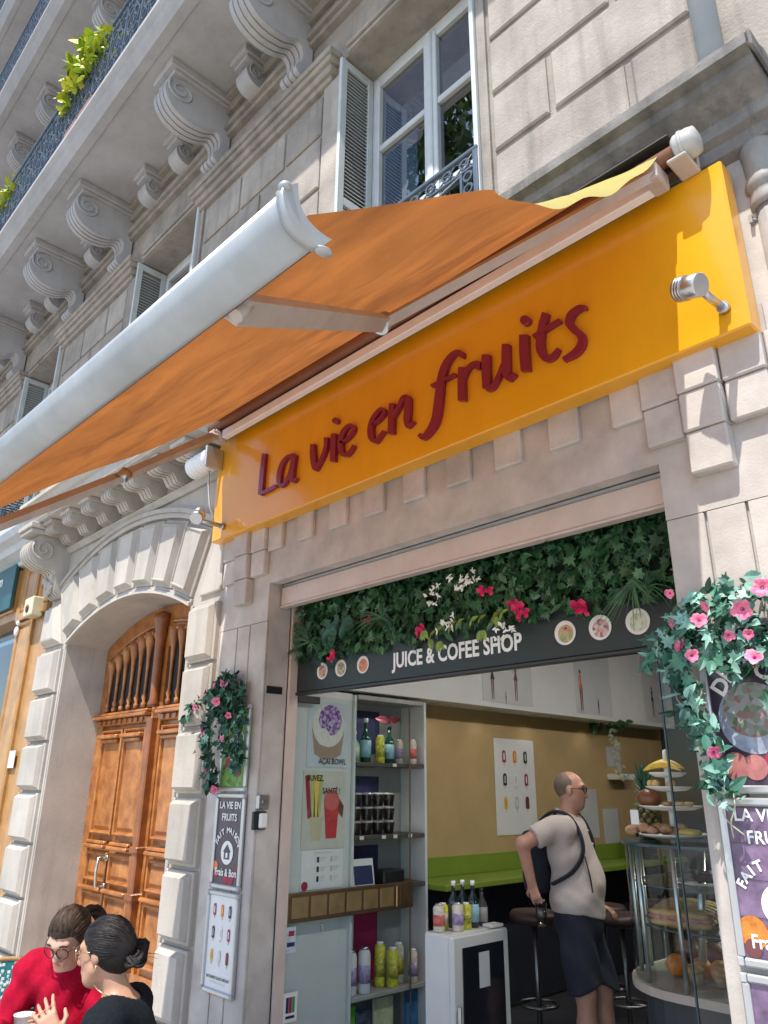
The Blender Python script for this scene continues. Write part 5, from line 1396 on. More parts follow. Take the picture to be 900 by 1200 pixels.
text_mesh('AÇAI BOWL', .055, INKB, 'lettering', M @ Matrix.Translation((.045, -.19, .003)), t, offset=.0006, xs=.85)
t = thing('poster', 'juice poster with a red drink and celery sticks in the cabinet window', 'poster', (-4.405, .62, 1.09))
b = MB(); b.box(-4.409, -4.405, .42, .81, 1.095, 1.605); b.build('sheet', pm('cream_sheet', (.58, .58, .50), .5, var=.1, vs=8), t)
M = plane_M((-4.404, .615, 1.35), UX, UZ)
for x, w, mt in ((-.165, .035, INKR), (-.12, .04, pm('celery_print', (.45, .5, .18), .5, var=.2)), (-.075, .04, INKY), (-.035, .03, pm('celery_print', (.45, .5, .18)))):
    printed([(x - w / 2, .22), (x + w / 2, .23), (x * .6 - .03 + w / 2, -.06), (x * .6 - .03 - w / 2, -.06)], M, .001, mt, 'vegetable_print', t)
printed([(-.13, -.05), (-.01, -.05), (-.03, -.20), (-.10, -.20)], M, .0014, pm('glass_print', (.55, .5, .33), .4, var=.1), 'glass_print', t)
printed([(-.005, .06), (.135, .06), (.115, -.19), (.02, -.19)], M, .0018, pm('red_juice_print', (.55, .05, .06), .4, var=.15, vs=20), 'juice_print', t)
printed(circle2(.065, .06, .07, 20, 1)[:], M, .0022, pm('pink_juice_print', (.65, .15, .14), .4, var=.15), 'juice_print', t)
printed([(.12, .09), (.18, .02), (.17, -.06), (.13, -.02)], M, .002, INKBR, 'vanilla_print', t)
text_mesh('BUVEZ,', .055, INKB, 'lettering', M @ Matrix.Translation((-.09, .205, .003)), t, offset=.001, xs=.85)
text_mesh('SANTÉ !', .055, INKB, 'lettering', M @ Matrix.Translation((.06, .12, .003)), t, offset=.001, xs=.85)
t = thing('menu_sheet', 'white printed menu sheet under the juice poster', 'menu', (-4.405, .62, .845))
b = MB(); b.box(-4.409, -4.405, .43, .80, .845, 1.09); b.build('sheet', PAPER, t)
M = plane_M((-4.404, .615, .97), UX, UZ)
text_mesh('LES EXTRAITS DE JUS', .018, INKG, 'lettering', M @ Matrix.Translation((0, .10, .001)), t)
for r_ in range(3):
    for c in range(2):
        printed(rect2(-.05 + c * .12, -.03 + c * .12, .04 - r_ * .06, .075 - r_ * .06), M, .001, INKB if c == 0 else INKG, 'menu_icon', t)
        for l_ in range(3): printed(rect2(-.02 + c * .12, .03 + c * .12 - .01 * l_, .068 - r_ * .06 - l_ * .011, .072 - r_ * .06 - l_ * .011), M, .001, INKG, 'menu_line', t)
printed(circle2(-.15, -.10, .028), M, .001, INKR, 'fruit_print', t)
# stickers on the glass
for z, mt, lb in ((.575, pm('blue_white_sticker', (.5, .58, .66), .4, var=.25, vs=40), 'small pale payment sticker on the glass under the bronze rail'), (.20, None, 'round-cornered payment card sticker low on the cabinet glass')):
    if mt:
        t = thing('sticker', lb, 'sticker', (-4.35, .33, z)); b = MB(); b.box(-4.359, -4.3575, .30, .375, z - .075, z + .075); b.build('sheet', mt, t)
        printed(rect2(-.02, .025, .02, .05), plane_M((-4.357, .337, z), UX, UZ), .0006, INKR, 'logo_bar', t); printed(rect2(-.03, .03, -.04, -.015), plane_M((-4.357, .337, z), UX, UZ), .0006, INKBL, 'logo_bar', t)
    else:
        t = thing('sticker', lb, 'sticker', (-4.35, .33, z)); b = MB(); b.box(-4.359, -4.3575, .30, .41, z - .08, z + .08); b.build('sheet', PAPER, t)
        Ms = plane_M((-4.357, .355, z), UX, UZ)
        for k, c_ in enumerate((INKBL, INKR, pm('green_ink', (.05, .3, .08), .5))): printed(rect2(-.035 + k * .024, -.013 + k * .024, -.03, .055), Ms, .0006, c_, 'logo_bar', t)
        printed(rect2(-.035, .035, -.06, -.045), Ms, .0006, INKB, 'logo_bar', t)
b = MB(); b.tube([(-4.408, .62, .63), (-4.385, .62, .625), (-4.383, .62, .60), (-4.40, .62, .595)], .006, 6); b.build('wall_hook', WHT, label='small white hook on the lower white panel', cat='hook')

# --- bottles, cans, cups
def bottle(c, h, r, glassm, labelm, capm, lab, cat='bottle', group=None, neck=.34, lh=(.12, .5)):
    t = thing('bottle', lab, cat, c, group=group)
    b = MB(); b.lathe([(r * .8, 0), (r, .02 * h), (r, .52 * h), (r * .85, .60 * h), (r * neck, .74 * h), (r * neck, .92 * h)], c, 16); b.build('body', glassm, t)
    b = MB(); b.lathe([(r * 1.02, lh[0] * h), (r * 1.02, lh[1] * h)], c, 16); b.build('label_band', labelm, t)
    b = MB(); b.lathe([(r * neck * 1.15, .90 * h), (r * neck * 1.15, h), (0, h)], c, 14); b.build('cap', capm, t)
    return t
def can(c, h, r, m1, m2, lab, cat='can', group=None, cap=True):
    t = thing('can', lab, cat, c, group=group)
    b = MB(); b.lathe([(r * .9, 0), (r, .03 * h), (r, .86 * h), (r * .8, .93 * h), (r * .8, h * .94)], c, 16); b.build('body', m1, t)
    b = MB(); b.lathe([(r * 1.015, .22 * h), (r * 1.015, .62 * h)], c, 16); b.build('label_band', m2, t)
    b = MB(); b.lathe([(r * .62, .94 * h), (r * .62, h), (0, h)], c, 14); b.build('cap', WHT if cap else CHROME, t)
    return t
GG = pm('green_bottle_glass', (.01, .075, .045), .12, var=.1, coat=.5); DG = pm('dark_bottle_glass', (.008, .02, .016), .12, var=.1, coat=.5)
LBLU = pm('pale_blue_label', (.28, .48, .58), .5, var=.2, vs=40); LGRN = pm('green_floral_label', (.25, .5, .32), .5, var=.5, vs=40)
YEL = pm('yellow_can_print', (.62, .58, .05), .4, var=.4, vs=45); YELD = pm('yellow_black_label', (.42, .40, .05), .4, var=.7, vs=70)
CRM = pm('cream_can_print', (.62, .56, .46), .4, var=.2, vs=30); PNK = pm('pink_label', (.55, .12, .10), .4, var=.4, vs=30)
LIL = pm('lilac_label', (.35, .28, .45), .4, var=.5, vs=40)
z1 = 1.674
bottle((-4.48, .955, z1), .23, .04, LGRN, pm('leaf_label', (.45, .6, .4), .5, var=.5, vs=50), WHT, 'short pale green bottle at the left of the top shelf')
bottle((-4.47, 1.06, z1), .33, .042, GG, LBLU, WHT, 'tall green mineral water bottle with white cap on the top shelf', neck=.36)
can((-4.46, 1.205, z1), .21, .036, YEL, YELD, 'yellow patterned can between the two green bottles')
bottle((-4.47, 1.315, z1), .29, .04, GG, LBLU, INKB, 'shorter green water bottle with a dark red leaf above it')
m = MB(); leaf(m, (-4.47, 1.31, 2.0), (1, -.3, .2), (0, 1, .15), .12, OVAL, .2, .2); leaf(m, (-4.47, 1.30, 2.0), (1, -.3, .2), (0, -1, .25), .11, OVAL, .2, .2); m.tube([(-4.47, 1.312, 1.97), (-4.47, 1.306, 2.01)], .008, 6); m.c = None
m.build('red_leaf_ornament', pm('dark_red_leaf', (.16, .012, .03), .5, var=.2), label='dark red leaf ornament stuck on the shorter green bottle', cat='ornament', fix=False)
can((-4.5, 1.45, z1), .19, .035, CRM, LIL, 'cream can at the right end of the top shelf')
can((-4.42, 1.53, z1), .19, .03, CRM, PNK, 'slim pink and cream can standing near the cabinet end panel')
CUPG = glass('clear_cup', (.55, .52, .50), 1.2); CUPC = pm('dark_granola', (.05, .035, .03), .7, var=.5, vs=60); CUPL = pm('clear_lid', (.35, .35, .36), .2, var=.1)
z2 = 1.169
for row in range(3):
    for k in range(4):
        y = .965 + k * .115; zz = z2 + row * .098
        t = thing('dessert_cup', 'clear lidded dessert cup in the %s row of the stack, %s' % (('bottom', 'middle', 'top')[row], ('leftmost', 'second from left', 'second from right', 'rightmost')[k]), 'cup', (-4.47, y, zz), group='stacked dessert cups')
        b = MB(); b.lathe([(.036, 0), (.046, .08)], (-4.47, y, zz), 16); b.build('contents', CUPC, t)
        b = MB(); b.lathe([(.048, .078), (.049, .09), (.04, .094), (0, .095)], (-4.47, y, zz), 16); b.build('lid', CUPL, t)
        b = MB(); b.lathe([(.038, .001), (.0485, .08)], (-4.47, y, zz), 16); b.build('cup_wall', CUPG, t, fix=False)
for i_, y in enumerate((.92, 1.14, 1.26, 1.42)):
    b = MB(); b.box(-4.3635, -4.3615, y, y + .04, 1.142, 1.166); b.build('price_tag', PAPER, label='small white price tag on the cup shelf edge, %s' % ('leftmost', 'second from left', 'third from left', 'rightmost')[i_], cat='tag', group='price tags on the cup shelf')
b = MB(); b.box(-4.3635, -4.3615, 1.25, 1.29, 1.648, 1.672); b.build('price_tag', PAPER, label='small white price tag clipped to the bottle shelf edge', cat='tag')
t = thing('card_holder', 'white and navy notice card standing on the shelf above the bronze rail', 'card', (-4.42, 1.0, .829))
b = MB(); b.add([(-4.40, .90, .829), (-4.40, 1.11, .829), (-4.43, 1.11, 1.01), (-4.43, .90, 1.01)], [(0, 1, 2, 3)]); b.add([(-4.404, .90, .829), (-4.404, 1.11, .829), (-4.434, 1.11, 1.01), (-4.434, .90, 1.01)], [(0, 1, 2, 3)]); b.build('card', PAPER, t)
b = MB(); b.add([(-4.399, .915, .845), (-4.399, 1.095, .845), (-4.4205, 1.095, .965), (-4.4205, .915, .965)], [(0, 1, 2, 3)]); b.build('navy_print', INKBL, t)
b = MB(); b.box(-4.55, -4.40, 1.20, 1.42, .829, .92, .01); b.build('black_box', BLK, label='black box beside the notice card on the shelf', cat='box')
z3 = .164
can((-4.45, .935, z3), .27, .043, pm('white_can', (.66, .65, .66), .35, var=.08), LIL, 'white can with lilac print at the left of the lower shelf', cap=False)
can((-4.43, 1.045, z3), .28, .043, pm('white_can', (.66, .65, .66)), LIL, 'taller white can with lilac print second on the lower shelf', cap=False)
can((-4.50, 1.26, z3), .28, .04, YEL, YELD, 'yellow can standing behind on the lower shelf')
can((-4.42, 1.31, z3), .25, .042, YEL, YELD, 'front yellow can on the lower shelf')
can((-4.48, 1.43, z3), .26, .04, CRM, YELD, 'pale can at the right end of the lower shelf')
can((-4.40, 1.50, z3), .22, .034, CRM, LIL, 'small pale can nearest the end panel on the lower shelf')
t = thing('leaflet_stand', 'white leaflet with blue bands standing at the left of the lower shelf', 'leaflet', (-4.6, .95, .164))
b = MB(); b.box(-4.60, -4.59, .91, 1.08, .164, .62); b.build('sheet', PAPER, t)
for z in (.50, .38): 
    b = MB(); b.box(-4.5895, -4.588, .92, 1.06, z, z + .06); b.build('blue_band', INKBL, t)
for (y0, y1, z0, z1_, mt, lb) in ((.89, .98, -.18, .10, pm('green_book', (.10, .35, .03), .5, var=.1), 'bright green book at the left of the bottom shelf'), (.99, 1.12, -.18, .06, pm('photo_book', (.06, .08, .12), .4, var=.8, vs=20), 'dark photo book on the bottom shelf'), (1.15, 1.34, -.18, .11, pm('cream_book', (.45, .47, .30), .5, var=.3, vs=12), 'cream framed leaflet on the bottom shelf'), (1.47, 1.59, -.18, .11, pm('blue_book', (.02, .16, .38), .4, var=.5, vs=12), 'blue book at the right end of the bottom shelf')):
    b = MB(); b.box(-4.46, -4.44, y0, y1, z0, z1_, .003); b.build('book', mt, label=lb, cat='book')

# --- bulkhead posters with figures
def figure(M, h, mat, t):
    printed([(p[0], p[1]) for p in circle2(0, .45 * h, .05 * h, 10)], M, .001, INKBR, 'figure_print', t)
    printed([(-.05 * h, .38 * h), (.05 * h, .38 * h), (.035 * h, .22 * h), (.09 * h, .05 * h), (-.09 * h, .05 * h), (-.035 * h, .22 * h)], M, .001, mat, 'figure_print', t)
    printed([(-.06 * h, .05 * h), (-.01 * h, .05 * h), (-.02 * h, -.45 * h), (-.045 * h, -.45 * h)], M, .001, INKBR, 'figure_print', t); printed([(.01 * h, .05 * h), (.06 * h, .05 * h), (.045 * h, -.45 * h), (.02 * h, -.45 * h)], M, .001, INKBR, 'figure_print', t)
    printed([(-.05 * h, .36 * h), (-.035 * h, .38 * h), (-.10 * h, .2 * h), (-.115 * h, .21 * h)], M, .0012, INKBR, 'figure_print', t)
SHEET2 = pm('grey_white_sheet', (.58, .58, .58), .5, var=.04)
for i, (y0, y1, z1_, figs, lb) in enumerate(((2.37, 3.12, 2.98, ((2.51, 2.42, .36, INKB), (2.86, 2.44, .38, INKBR), (2.70, 2.28, .12, INKR)), 'white poster with two standing figures on the bulkhead nearest the door'), (3.88, 4.58, 2.98, ((3.98, 2.46, .44, INKO), (4.30, 2.32, .17, INKB)), 'white poster with one figure and text lines on the bulkhead'), (5.30, 5.85, 2.98, ((5.5, 2.46, .36, INKBL),), 'farthest white poster on the bulkhead behind the glass'))):
    t = thing('bulkhead_poster', lb, 'poster', (-4.355, (y0 + y1) / 2, 2.24))
    b = MB(); b.box(-4.359, -4.355, y0, y1, 2.235, z1_); b.build('sheet', SHEET2, t)
    for (y, z, h, mt) in figs: figure(plane_M((-4.354, y, z), UX, UZ), h, mt, t)
    Mt = plane_M((-4.354, (y0 + y1) / 2 + .1, 2.80), UX, UZ)
    for k in range(3): printed(rect2(-.22, .22, .06 - k * .05, .07 - k * .05), Mt, .001, INKG, 'text_line', t)
# --- ice lolly poster on the ochre wall
t = thing('lolly_poster', 'large white ice lolly poster on the ochre wall behind the man', 'poster', (-4.655, 3.18, 1.09))
b = MB(); b.box(-4.66, -4.652, 2.87, 3.50, 1.09, 1.95, .004); b.build('sheet', PAPER, t)
ice_pops(t, plane_M((-4.651, 3.18, 1.50), UX, UZ), .56, .80)
for (y0, y1, z0, z1_, lb) in ((4.28, 4.60, 1.02, 1.5, 'white notice sheet on the wall right of the man'), (4.88, 5.16, 1.74, 1.95, 'small white notice high on the far wall'), (4.7, 5.0, .95, 1.30, 'grey notice sheet leaning at the far end of the counter')):
    t = thing('notice', lb, 'notice', (-4.65, y0, z0)); b = MB(); b.box(-4.66, -4.653, y0, y1, z0, z1_); b.build('sheet', SHEET2, t)
    Mt = plane_M((-4.652, (y0 + y1) / 2, (z0 + z1_) / 2), UX, UZ)
    for k in range(4): printed(rect2(-.1, .1 - .02 * (k % 2), (z1_ - z0) * (.3 - .15 * k), (z1_ - z0) * (.3 - .15 * k) + .008), Mt, .001, INKG, 'text_line', t)
b = MB(); b.box(-4.66, -4.50, 4.86, 5.22, 1.60, 1.66, .004); b.build('wall_ledge', WHT, label='short white ledge on the far wall under the notice', cat='shelf')
# hanging white flower strings at the back
for i, (x, y, z) in enumerate(((-4.45, 4.65, 2.12), (-3.9, 5.6, 2.05), (-3.6, 5.8, 1.98))):
    t = thing('hanging_blossom', 'string of white artificial blossom hanging at the back, %s from the ochre wall' % ('nearest', 'second', 'third')[i], 'garland', (x, y, z), group='hanging blossom strings')
    m = MB(); q = random.Random(i)
    for k in range(46):
        leaf(m, (x + q.uniform(-.04, .04) + .1 * k / 46, y + q.uniform(-.04, .04), z - .55 * k / 46), (q.uniform(-1, 1), -1, q.uniform(-.5, .5)), (q.uniform(-1, 1), 0, q.uniform(-1, 1)), .05, OVAL)
    m.build('blossom', pm('dim_white_petal', (.42, .46, .38), .6, var=.2), t, kind='stuff', fix=False)
    m = MB()
    for k in range(26): leaf(m, (x + q.uniform(-.2, .2), y + q.uniform(-.1, .1), z + .06 + q.uniform(-.06, .06)), (q.uniform(-.6, .6), -1, .4), (q.uniform(-1, 1), 0, q.uniform(-1, .4)), .09, OVAL)
    m.build('leaf_top', IVY[1], t, kind='stuff', fix=False)

# --- green counter along the ochre wall
t = thing('wall_counter', 'lime green counter top fixed along the ochre wall', 'counter', (-4.4, 3.3, -.2))
cb('top', -4.66, -4.20, 1.66, 5.6, .765, .805, GREENC, .004, t); cb('backsplash', -4.66, -4.645, 1.66, 5.6, .806, .955, GREENC, .003, t); cb('apron', -4.66, -4.48, 1.66, 5.6, -.19, .764, NAVY, .003, t)
# back bar with dark machines
t = thing('back_bar', 'dark back bar with machines at the far end of the shop', 'counter', (-2.9, 5.8, -.2))
cb('cabinet', -4.0, -1.2, 5.5, 6.19, -.19, .85, NAVY, .01, t); cb('machine', -3.95, -3.35, 5.55, 6.1, .851, 1.35, BLK, .03, t); cb('machine', -3.2, -2.75, 5.6, 6.1, .851, 1.25, pm('steel_machine', (.2, .2, .2), .4, .7), .03, t); cb('menu_board', -3.4, -1.6, 6.15, 6.195, 1.75, 2.6, pm('blackboard', (.03, .035, .045), .6, var=.2), .004, t)
b = MB(); b.lathe([(.05, 0), (.055, .16), (.05, .17)], (-4.35, 4.75, .806), 16); b.build('canister', pm('green_canister', (.08, .14, .06), .5, var=.2), label='dull green canister on the counter beyond the man', cat='canister')
t = thing('card_terminal', 'dark terminal standing on the counter beyond the man', 'terminal', (-4.4, 5.05, .806)); cb('screen', -4.42, -4.36, 4.92, 5.25, .85, 1.2, BLK, .01, t); cb('foot', -4.5, -4.3, 5.0, 5.15, .806, .849, BLK, .006, t)

# --- bar stools
DCHR = pm('dull_chrome', (.22, .22, .22), .35, 1.0, var=.1)
def stool(x, y, lab, zs=.62):
    t = thing('bar_stool', lab, 'stool', (x, y, -.2), group='bar stools along the counter')
    b = MB(); b.lathe([(.0, zs), (.15, zs), (.175, zs + .02), (.18, zs + .05), (.16, zs + .075), (0, zs + .08)], (x, y, 0), 22); b.build('seat', pm('dark_brown_leather', (.05, .022, .02), .45, var=.2), t)
    b = MB(); b.lathe([(.018, -.17), (.018, zs)], (x, y, 0), 12); b.build('pole', DCHR, t)
    b = MB(); b.lathe([(.2, -.2), (.2, -.185), (.03, -.165)], (x, y, 0), 24); b.build('base', DCHR, t)
    b = MB(); b.tube([(x + .13 * math.cos(k * math.pi / 10), y + .13 * math.sin(k * math.pi / 10), .10) for k in range(21)], .011, 6, caps=False); b.tube([(x, y, .10), (x + .13, y, .10)], .009, 6); b.build('foot_ring', DCHR, t)
stool(-3.62, 1.95, 'chrome bar stool between the small fridge and the man', .60)
stool(-3.55, 2.75, 'chrome bar stool half hidden behind the man', .58)
stool(-3.22, 2.45, 'chrome bar stool between the man and the glass display case', .58)
stool(-3.35, 3.3, 'farthest chrome bar stool behind the man to the right', .58)

# --- small fridge with drinks on top
FRW = pm('fridge_white', (.66, .66, .63), .35, var=.04)
t = thing('small_fridge', 'small white fridge with a dark glass door and cans on top', 'fridge', (-3.65, 1.09, -.2))
cb('body', -3.64, -3.445, .82, 1.36, -.185, .66, FRW, .012, t)
d = cb('door', -3.443, -3.40, .822, 1.358, -.15, .655, FRW, .01, t)
cb('door_glass', -3.3995, -3.394, .90, 1.30, -.10, .59, pm('dark_fridge_glass', (.012, .014, .02), .12, var=.1, coat=.5), .003, d)
cb('handle', -3.395, -3.37, .84, .86, -.05, .30, CHROME, .006, d); cb('paper_note', -3.3935, -3.392, 1.05, 1.15, .36, .55, SHEET2, .0005, d)
zf = .661
can((-3.56, .875, zf), .155, .036, CRM, PNK, 'cream and pink can at the left corner of the fridge top', cap=False)
can((-3.60, .955, zf), .15, .034, YEL, CRM, 'yellow can behind the cream can on the fridge')
can((-3.50, .985, zf), .16, .036, CRM, LIL, 'cream can with lilac print at the front of the fridge top', cap=False)
can((-3.52, 1.09, zf), .15, .032, YEL, YELD, 'bright yellow can beside the dark bottles on the fridge')
bottle((-3.60, 1.06, zf), .27, .038, DG, pm('black_label', (.05, .07, .06), .5), WHT, 'dark green bottle with white cap behind the cans on the fridge')
bottle((-3.53, 1.17, zf), .27, .038, DG, LBLU, WHT, 'dark bottle with pale blue label on the fridge')
bottle((-3.53, 1.26, zf), .22, .036, pm('dark_clear_glass', (.06, .06, .06), .15, var=.1), pm('grey_label', (.3, .28, .26), .5), BLK, 'shorter grey bottle at the right of the fridge top')
bottle((-3.60, 1.15, zf), .27, .036, DG, pm('black_label', (.05, .07, .06)), WHT, 'rearmost dark green bottle on the fridge')
b = MB(); b.box(-3.50, -3.42, 1.22, 1.34, zf, zf + .018, .004); b.build('paper_packet', PAPER, label='flat white packet at the right edge of the fridge top', cat='packet')

# --- curved glass display case
CASEG = glass('case_glass', (.88, .93, .92), .7); GEDGE = pm('dark_glass_edge', (.02, .055, .07), .2, var=.1); STEEL = pm('case_steel', (.55, .57, .57), .3, .8, var=.1)
plan = [(-2.40, 2.3), (-2.40, 1.30)] + [(-2.40 + .42 * (1 - math.cos(a)), 1.30 - .47 * math.sin(a)) for a in [math.pi / 2 * k / 8 for k in range(1, 9)]] + [(-.95, .83)]
def plan_in(d): return [(p[0] + d * (1 if i < len(plan) - 1 else 0), p[1] + d * (.9 if i > 1 else 0)) for i, p in enumerate(plan)]
dc = thing('display_case', 'curved glass display case with snacks just inside the entrance on the right', 'display case', (-1.8, 1.3, -.2))
def strip(name, pl, z0, z1_, mat, th=.0):
    b = MB(); n = len(pl); b.add([(p[0], p[1], z0) for p in pl] + [(p[0], p[1], z1_) for p in pl], [(i, i + 1, n + i + 1, n + i) for i in range(n - 1)], True); return b.build(name, mat, dc, fix=False)
def slab(name, pl, z0, z1_, mat):
    b = MB(); b.prism(pl + [(-.95, 2.3)], 'z', z0, z1_); return b.build(name, mat, dc)
slab('base', plan_in(.03), -.19, .56, pm('dark_case_base', (.03, .032, .035), .5)); slab('base_trim', plan_in(-.015), .561, .60, pm('beige_trim', (.40, .34, .28), .5, var=.1))
strip('curved_glass', plan, .601, 1.225, CASEG); slab('glass_top', plan_in(-.01), 1.226, 1.24, GEDGE)
for z in (.845, 1.035):
    slab('glass_shelf', plan_in(.05), z, z + .008, glass('shelf_glass', (.80, .88, .86), .8))
    b = MB(); pl = plan_in(.045); b.tube([(p[0], p[1], z + .004) for p in pl], .006, 6); b.build('shelf_edge', GEDGE, dc)
for i in (1, 3, 6, 9):
    p = plan_in(.02)[i]
    b = MB(); b.lathe([(.012, .60), (.012, 1.225)], (p[0], p[1], 0), 10); b.build('post', STEEL, dc)
b = MB(); b.tube([(-2.0, 1.1, .604), (-1.95, 1.15, 1.22)], .02, 10); b.build('post', STEEL, dc)
cb('back_panel', -2.2, -.96, 2.25, 2.29, .601, 1.22, pm('steel_back', (.2, .21, .21), .4, .5), .003, dc)
# snacks inside
q = random.Random(5)
def plate(c, r, lab, group, par=None):
    b = MB(); b.lathe([(r * .6, 0), (r * .95, .012), (r, .02), (r * .93, .016), (r * .55, .006), (0, .006)], c, 26); return b.build('plate', pm('white_china', (.72, .72, .68), .25, var=.04), label=lab, cat='plate', group=group)
plate((-1.93, 1.12, 1.044), .16, 'white plate of brownies on the upper glass shelf', 'plates in the display case')
for k, (dx, dy) in enumerate(((-.05, -.05), (.04, -.06), (-.01, .03), (.08, .02), (-.09, .03))):
    b = MB(); b.box(-1.93 + dx - .04, -1.93 + dx + .04, 1.12 + dy - .03, 1.12 + dy + .03, 1.063, 1.063 + q.uniform(.03, .05), .008); b.build('brownie', pm('chocolate_cake', (.05, .022, .016), .7, var=.5, vs=40, bump=.3), label='dark chocolate brownie on the case plate, %s' % ('front left', 'front middle', 'rear middle', 'rightmost', 'rear left')[k], cat='cake', group='brownies in the display case')
for k in range(4):
    b = MB(); b.ell((-1.80 + .07 * k, 1.05 + .04 * (k % 2), 1.075), (.035, .035, .022), 10, 7, noise=.06); b.build('cookie', pm('golden_cookie', (.42, .26, .12), .7, var=.4, vs=40), label='golden cookie right of the brownies in the case, %s' % ('leftmost', 'second from left', 'second from right', 'rightmost')[k], cat='cookie', group='cookies in the display case')
for k in range(6):
    y = .965 + .085 * k; x = -2.02 - .025 * k
    t = thing('sandwich', 'long baguette sandwich on the middle glass shelf, %s from the front' % ('first', 'second', 'third', 'fourth', 'fifth', 'sixth')[k], 'sandwich', (x, y, .853), group='sandwiches in the display case')
    for dz, mt, rr in ((.022, pm('baguette_crust', (.45, .27, .11), .6, var=.3, vs=20), .035), (.045, pm('ham_filling', (.42, .16, .14), .6, var=.4, vs=40), .030), (.065, pm('baguette_crust', (.45, .27, .11)), .034)):
        b = MB(); b.ell((x, y, .853 + dz), (.17, rr * 1.05, .024), 14, 8, noise=.04); b.build('bread' if dz != .045 else 'filling', mt, t)
t = thing('salad_tray', 'tray of green salad on the middle shelf near the right pier', 'tray', (-1.55, 1.1, .853))
cb('tray', -1.80, -1.38, .90, 1.3, .854, .88, STEEL, .004, t)
m = MB()
for k in range(320): leaf(m, (q.uniform(-1.79, -1.4), q.uniform(.91, 1.28), .88 + .11 * q.random()), (q.uniform(-1, 1), q.uniform(-1, .2), q.uniform(0, 1)), (q.uniform(-1, 1), q.uniform(-1, 1), .3), .05, OVAL)
m.build('salad_leaf', pm('salad_green', (.14, .20, .06), .6, var=.5, vs=20, attr=.4), t, kind='stuff', fix=False)
for k in range(7):
    c = (-2.12 + .105 * (k % 7) + q.uniform(-.02, .02), 1.12, .66)
    b = MB(); b.ell(c, (.055, .055, .052), 14, 9); b.build('orange', pm('orange_peel', (.62, .20, .03), .5, var=.25, vs=30, bump=.2, bs=200), label='orange on the floor of the display case, %s' % ('leftmost', 'second from left', 'third from left', 'fourth from left', 'fifth from left', 'sixth from left', 'seventh from left')[k], cat='orange', group='oranges in the display case')
for k in range(5):
    c = (-2.14 + .14 * k, 1.28, .70); b = MB(); b.ell(c, (.065, .065, .06), 12, 8); b.build('apple', pm('dark_apple', (.22, .05, .03), .4, var=.4, vs=12), label='dark red apple behind the oranges in the case, %s' % ('leftmost', 'second from left', 'third from left', 'fourth from left', 'fifth from left', 'sixth from left', 'seventh from left')[k], cat='apple', group='apples in the display case')

for k in range(6):
    c = (-1.98 + .11 * k, .99 + .03 * (k % 2), .62)
    t = thing('muffin', 'golden muffin at the front of the case floor, %s' % ('leftmost', 'second from left', 'third from left', 'fourth from left', 'fifth from left', 'rightmost')[k], 'muffin', c, group='muffins in the display case')
    b = MB(); b.lathe([(.026, 0), (.036, .045)], c, 14); b.build('paper_case', pm('kraft_paper', (.36, .23, .13)), t)
    b = MB(); b.ell((c[0], c[1], c[2] + .055), (.042, .042, .026), 12, 8, noise=.05); b.build('top', pm('muffin_top', (.42, .22, .08), .7, var=.4, vs=40), t)
for k in range(5):
    c = (-1.86 + .12 * k, 1.30, 1.062)
    b = MB(); b.ell(c, (.05, .038, .025), 12, 8, noise=.05); b.build('croissant', pm('baked_crust', (.40, .20, .07), .6, var=.4, vs=30), label='brown pastry at the back of the upper case shelf, %s' % ('leftmost', 'second from left', 'middle', 'second from right', 'rightmost')[k], cat='pastry', group='pastries on the upper case shelf')
plate((-1.62, 1.12, 1.044), .13, 'white plate right of the brownies on the upper glass shelf', 'plates in the display case')
d = bpy.data.lights.new('case_light', 'AREA'); d.shape = 'RECTANGLE'; d.size = .9; d.size_y = .03; d.energy = 8; d.color = (1, .9, .72)
t = thing('case_lamp', 'slim lamp strip under the top of the display case', 'lamp', (-1.6, 1.7, 1.2))
b = MB(); b.box(-2.05, -1.15, 1.68, 1.72, 1.20, 1.222, .004); b.build('strip', pm('case_lamp_glow', (.9, .85, .7), .5, var=0, emit=(1, .88, .65, 4.0)), t)
o = bpy.data.objects.new('case_light', d); COL.objects.link(o); o.location = (0, 0, -.005); o.rotation_euler = (R_(-30), 0, 0); o.parent = t
# --- four-tier fruit stand on the case, pineapple
X_, Y_, Z_ = -2.02, 1.02, 1.241
CH = pm('white_china', (.72, .72, .68))
t = thing('tiered_stand', 'white four-tier fruit stand on top of the display case', 'cake stand', (X_, Y_, Z_))
b = MB(); b.lathe([(.025, Z_), (.018, Z_ + .03), (.018, 1.64), (.014, 1.70), (0, 1.705)], (X_, Y_, 0), 14); b.build('post', CH, t)
tiers = ((1.265, .185), (1.40, .165), (1.495, .12), (1.565, .098))
for z, r in tiers:
    b = MB(); b.lathe([(.02, z - .004), (r * .7, z), (r * .97, z + .016), (r, z + .022), (r * .95, z + .02), (r * .68, z + .006), (.02, z + .004)], (X_, Y_, 0), 30); b.build('dish', CH, t)
for k, a in enumerate((.2, -.15)):
    pts = [(X_ - .11 + .21 * s, Y_ - .05 - .02 * k + .06 * k, 1.597 + .03 * math.sin(math.pi * s) + .01 * k) for s in [i / 8 for i in range(9)]]
    b = MB(); b.tube(pts, [.005, .011, .015, .017, .018, .017, .014, .009, .004], 8); b.build('banana', pm('banana_peel', (.70, .46, .06), .5, var=.2, vs=20), label='yellow banana on the top dish of the stand, %s one' % ('front', 'rear')[k], cat='banana')
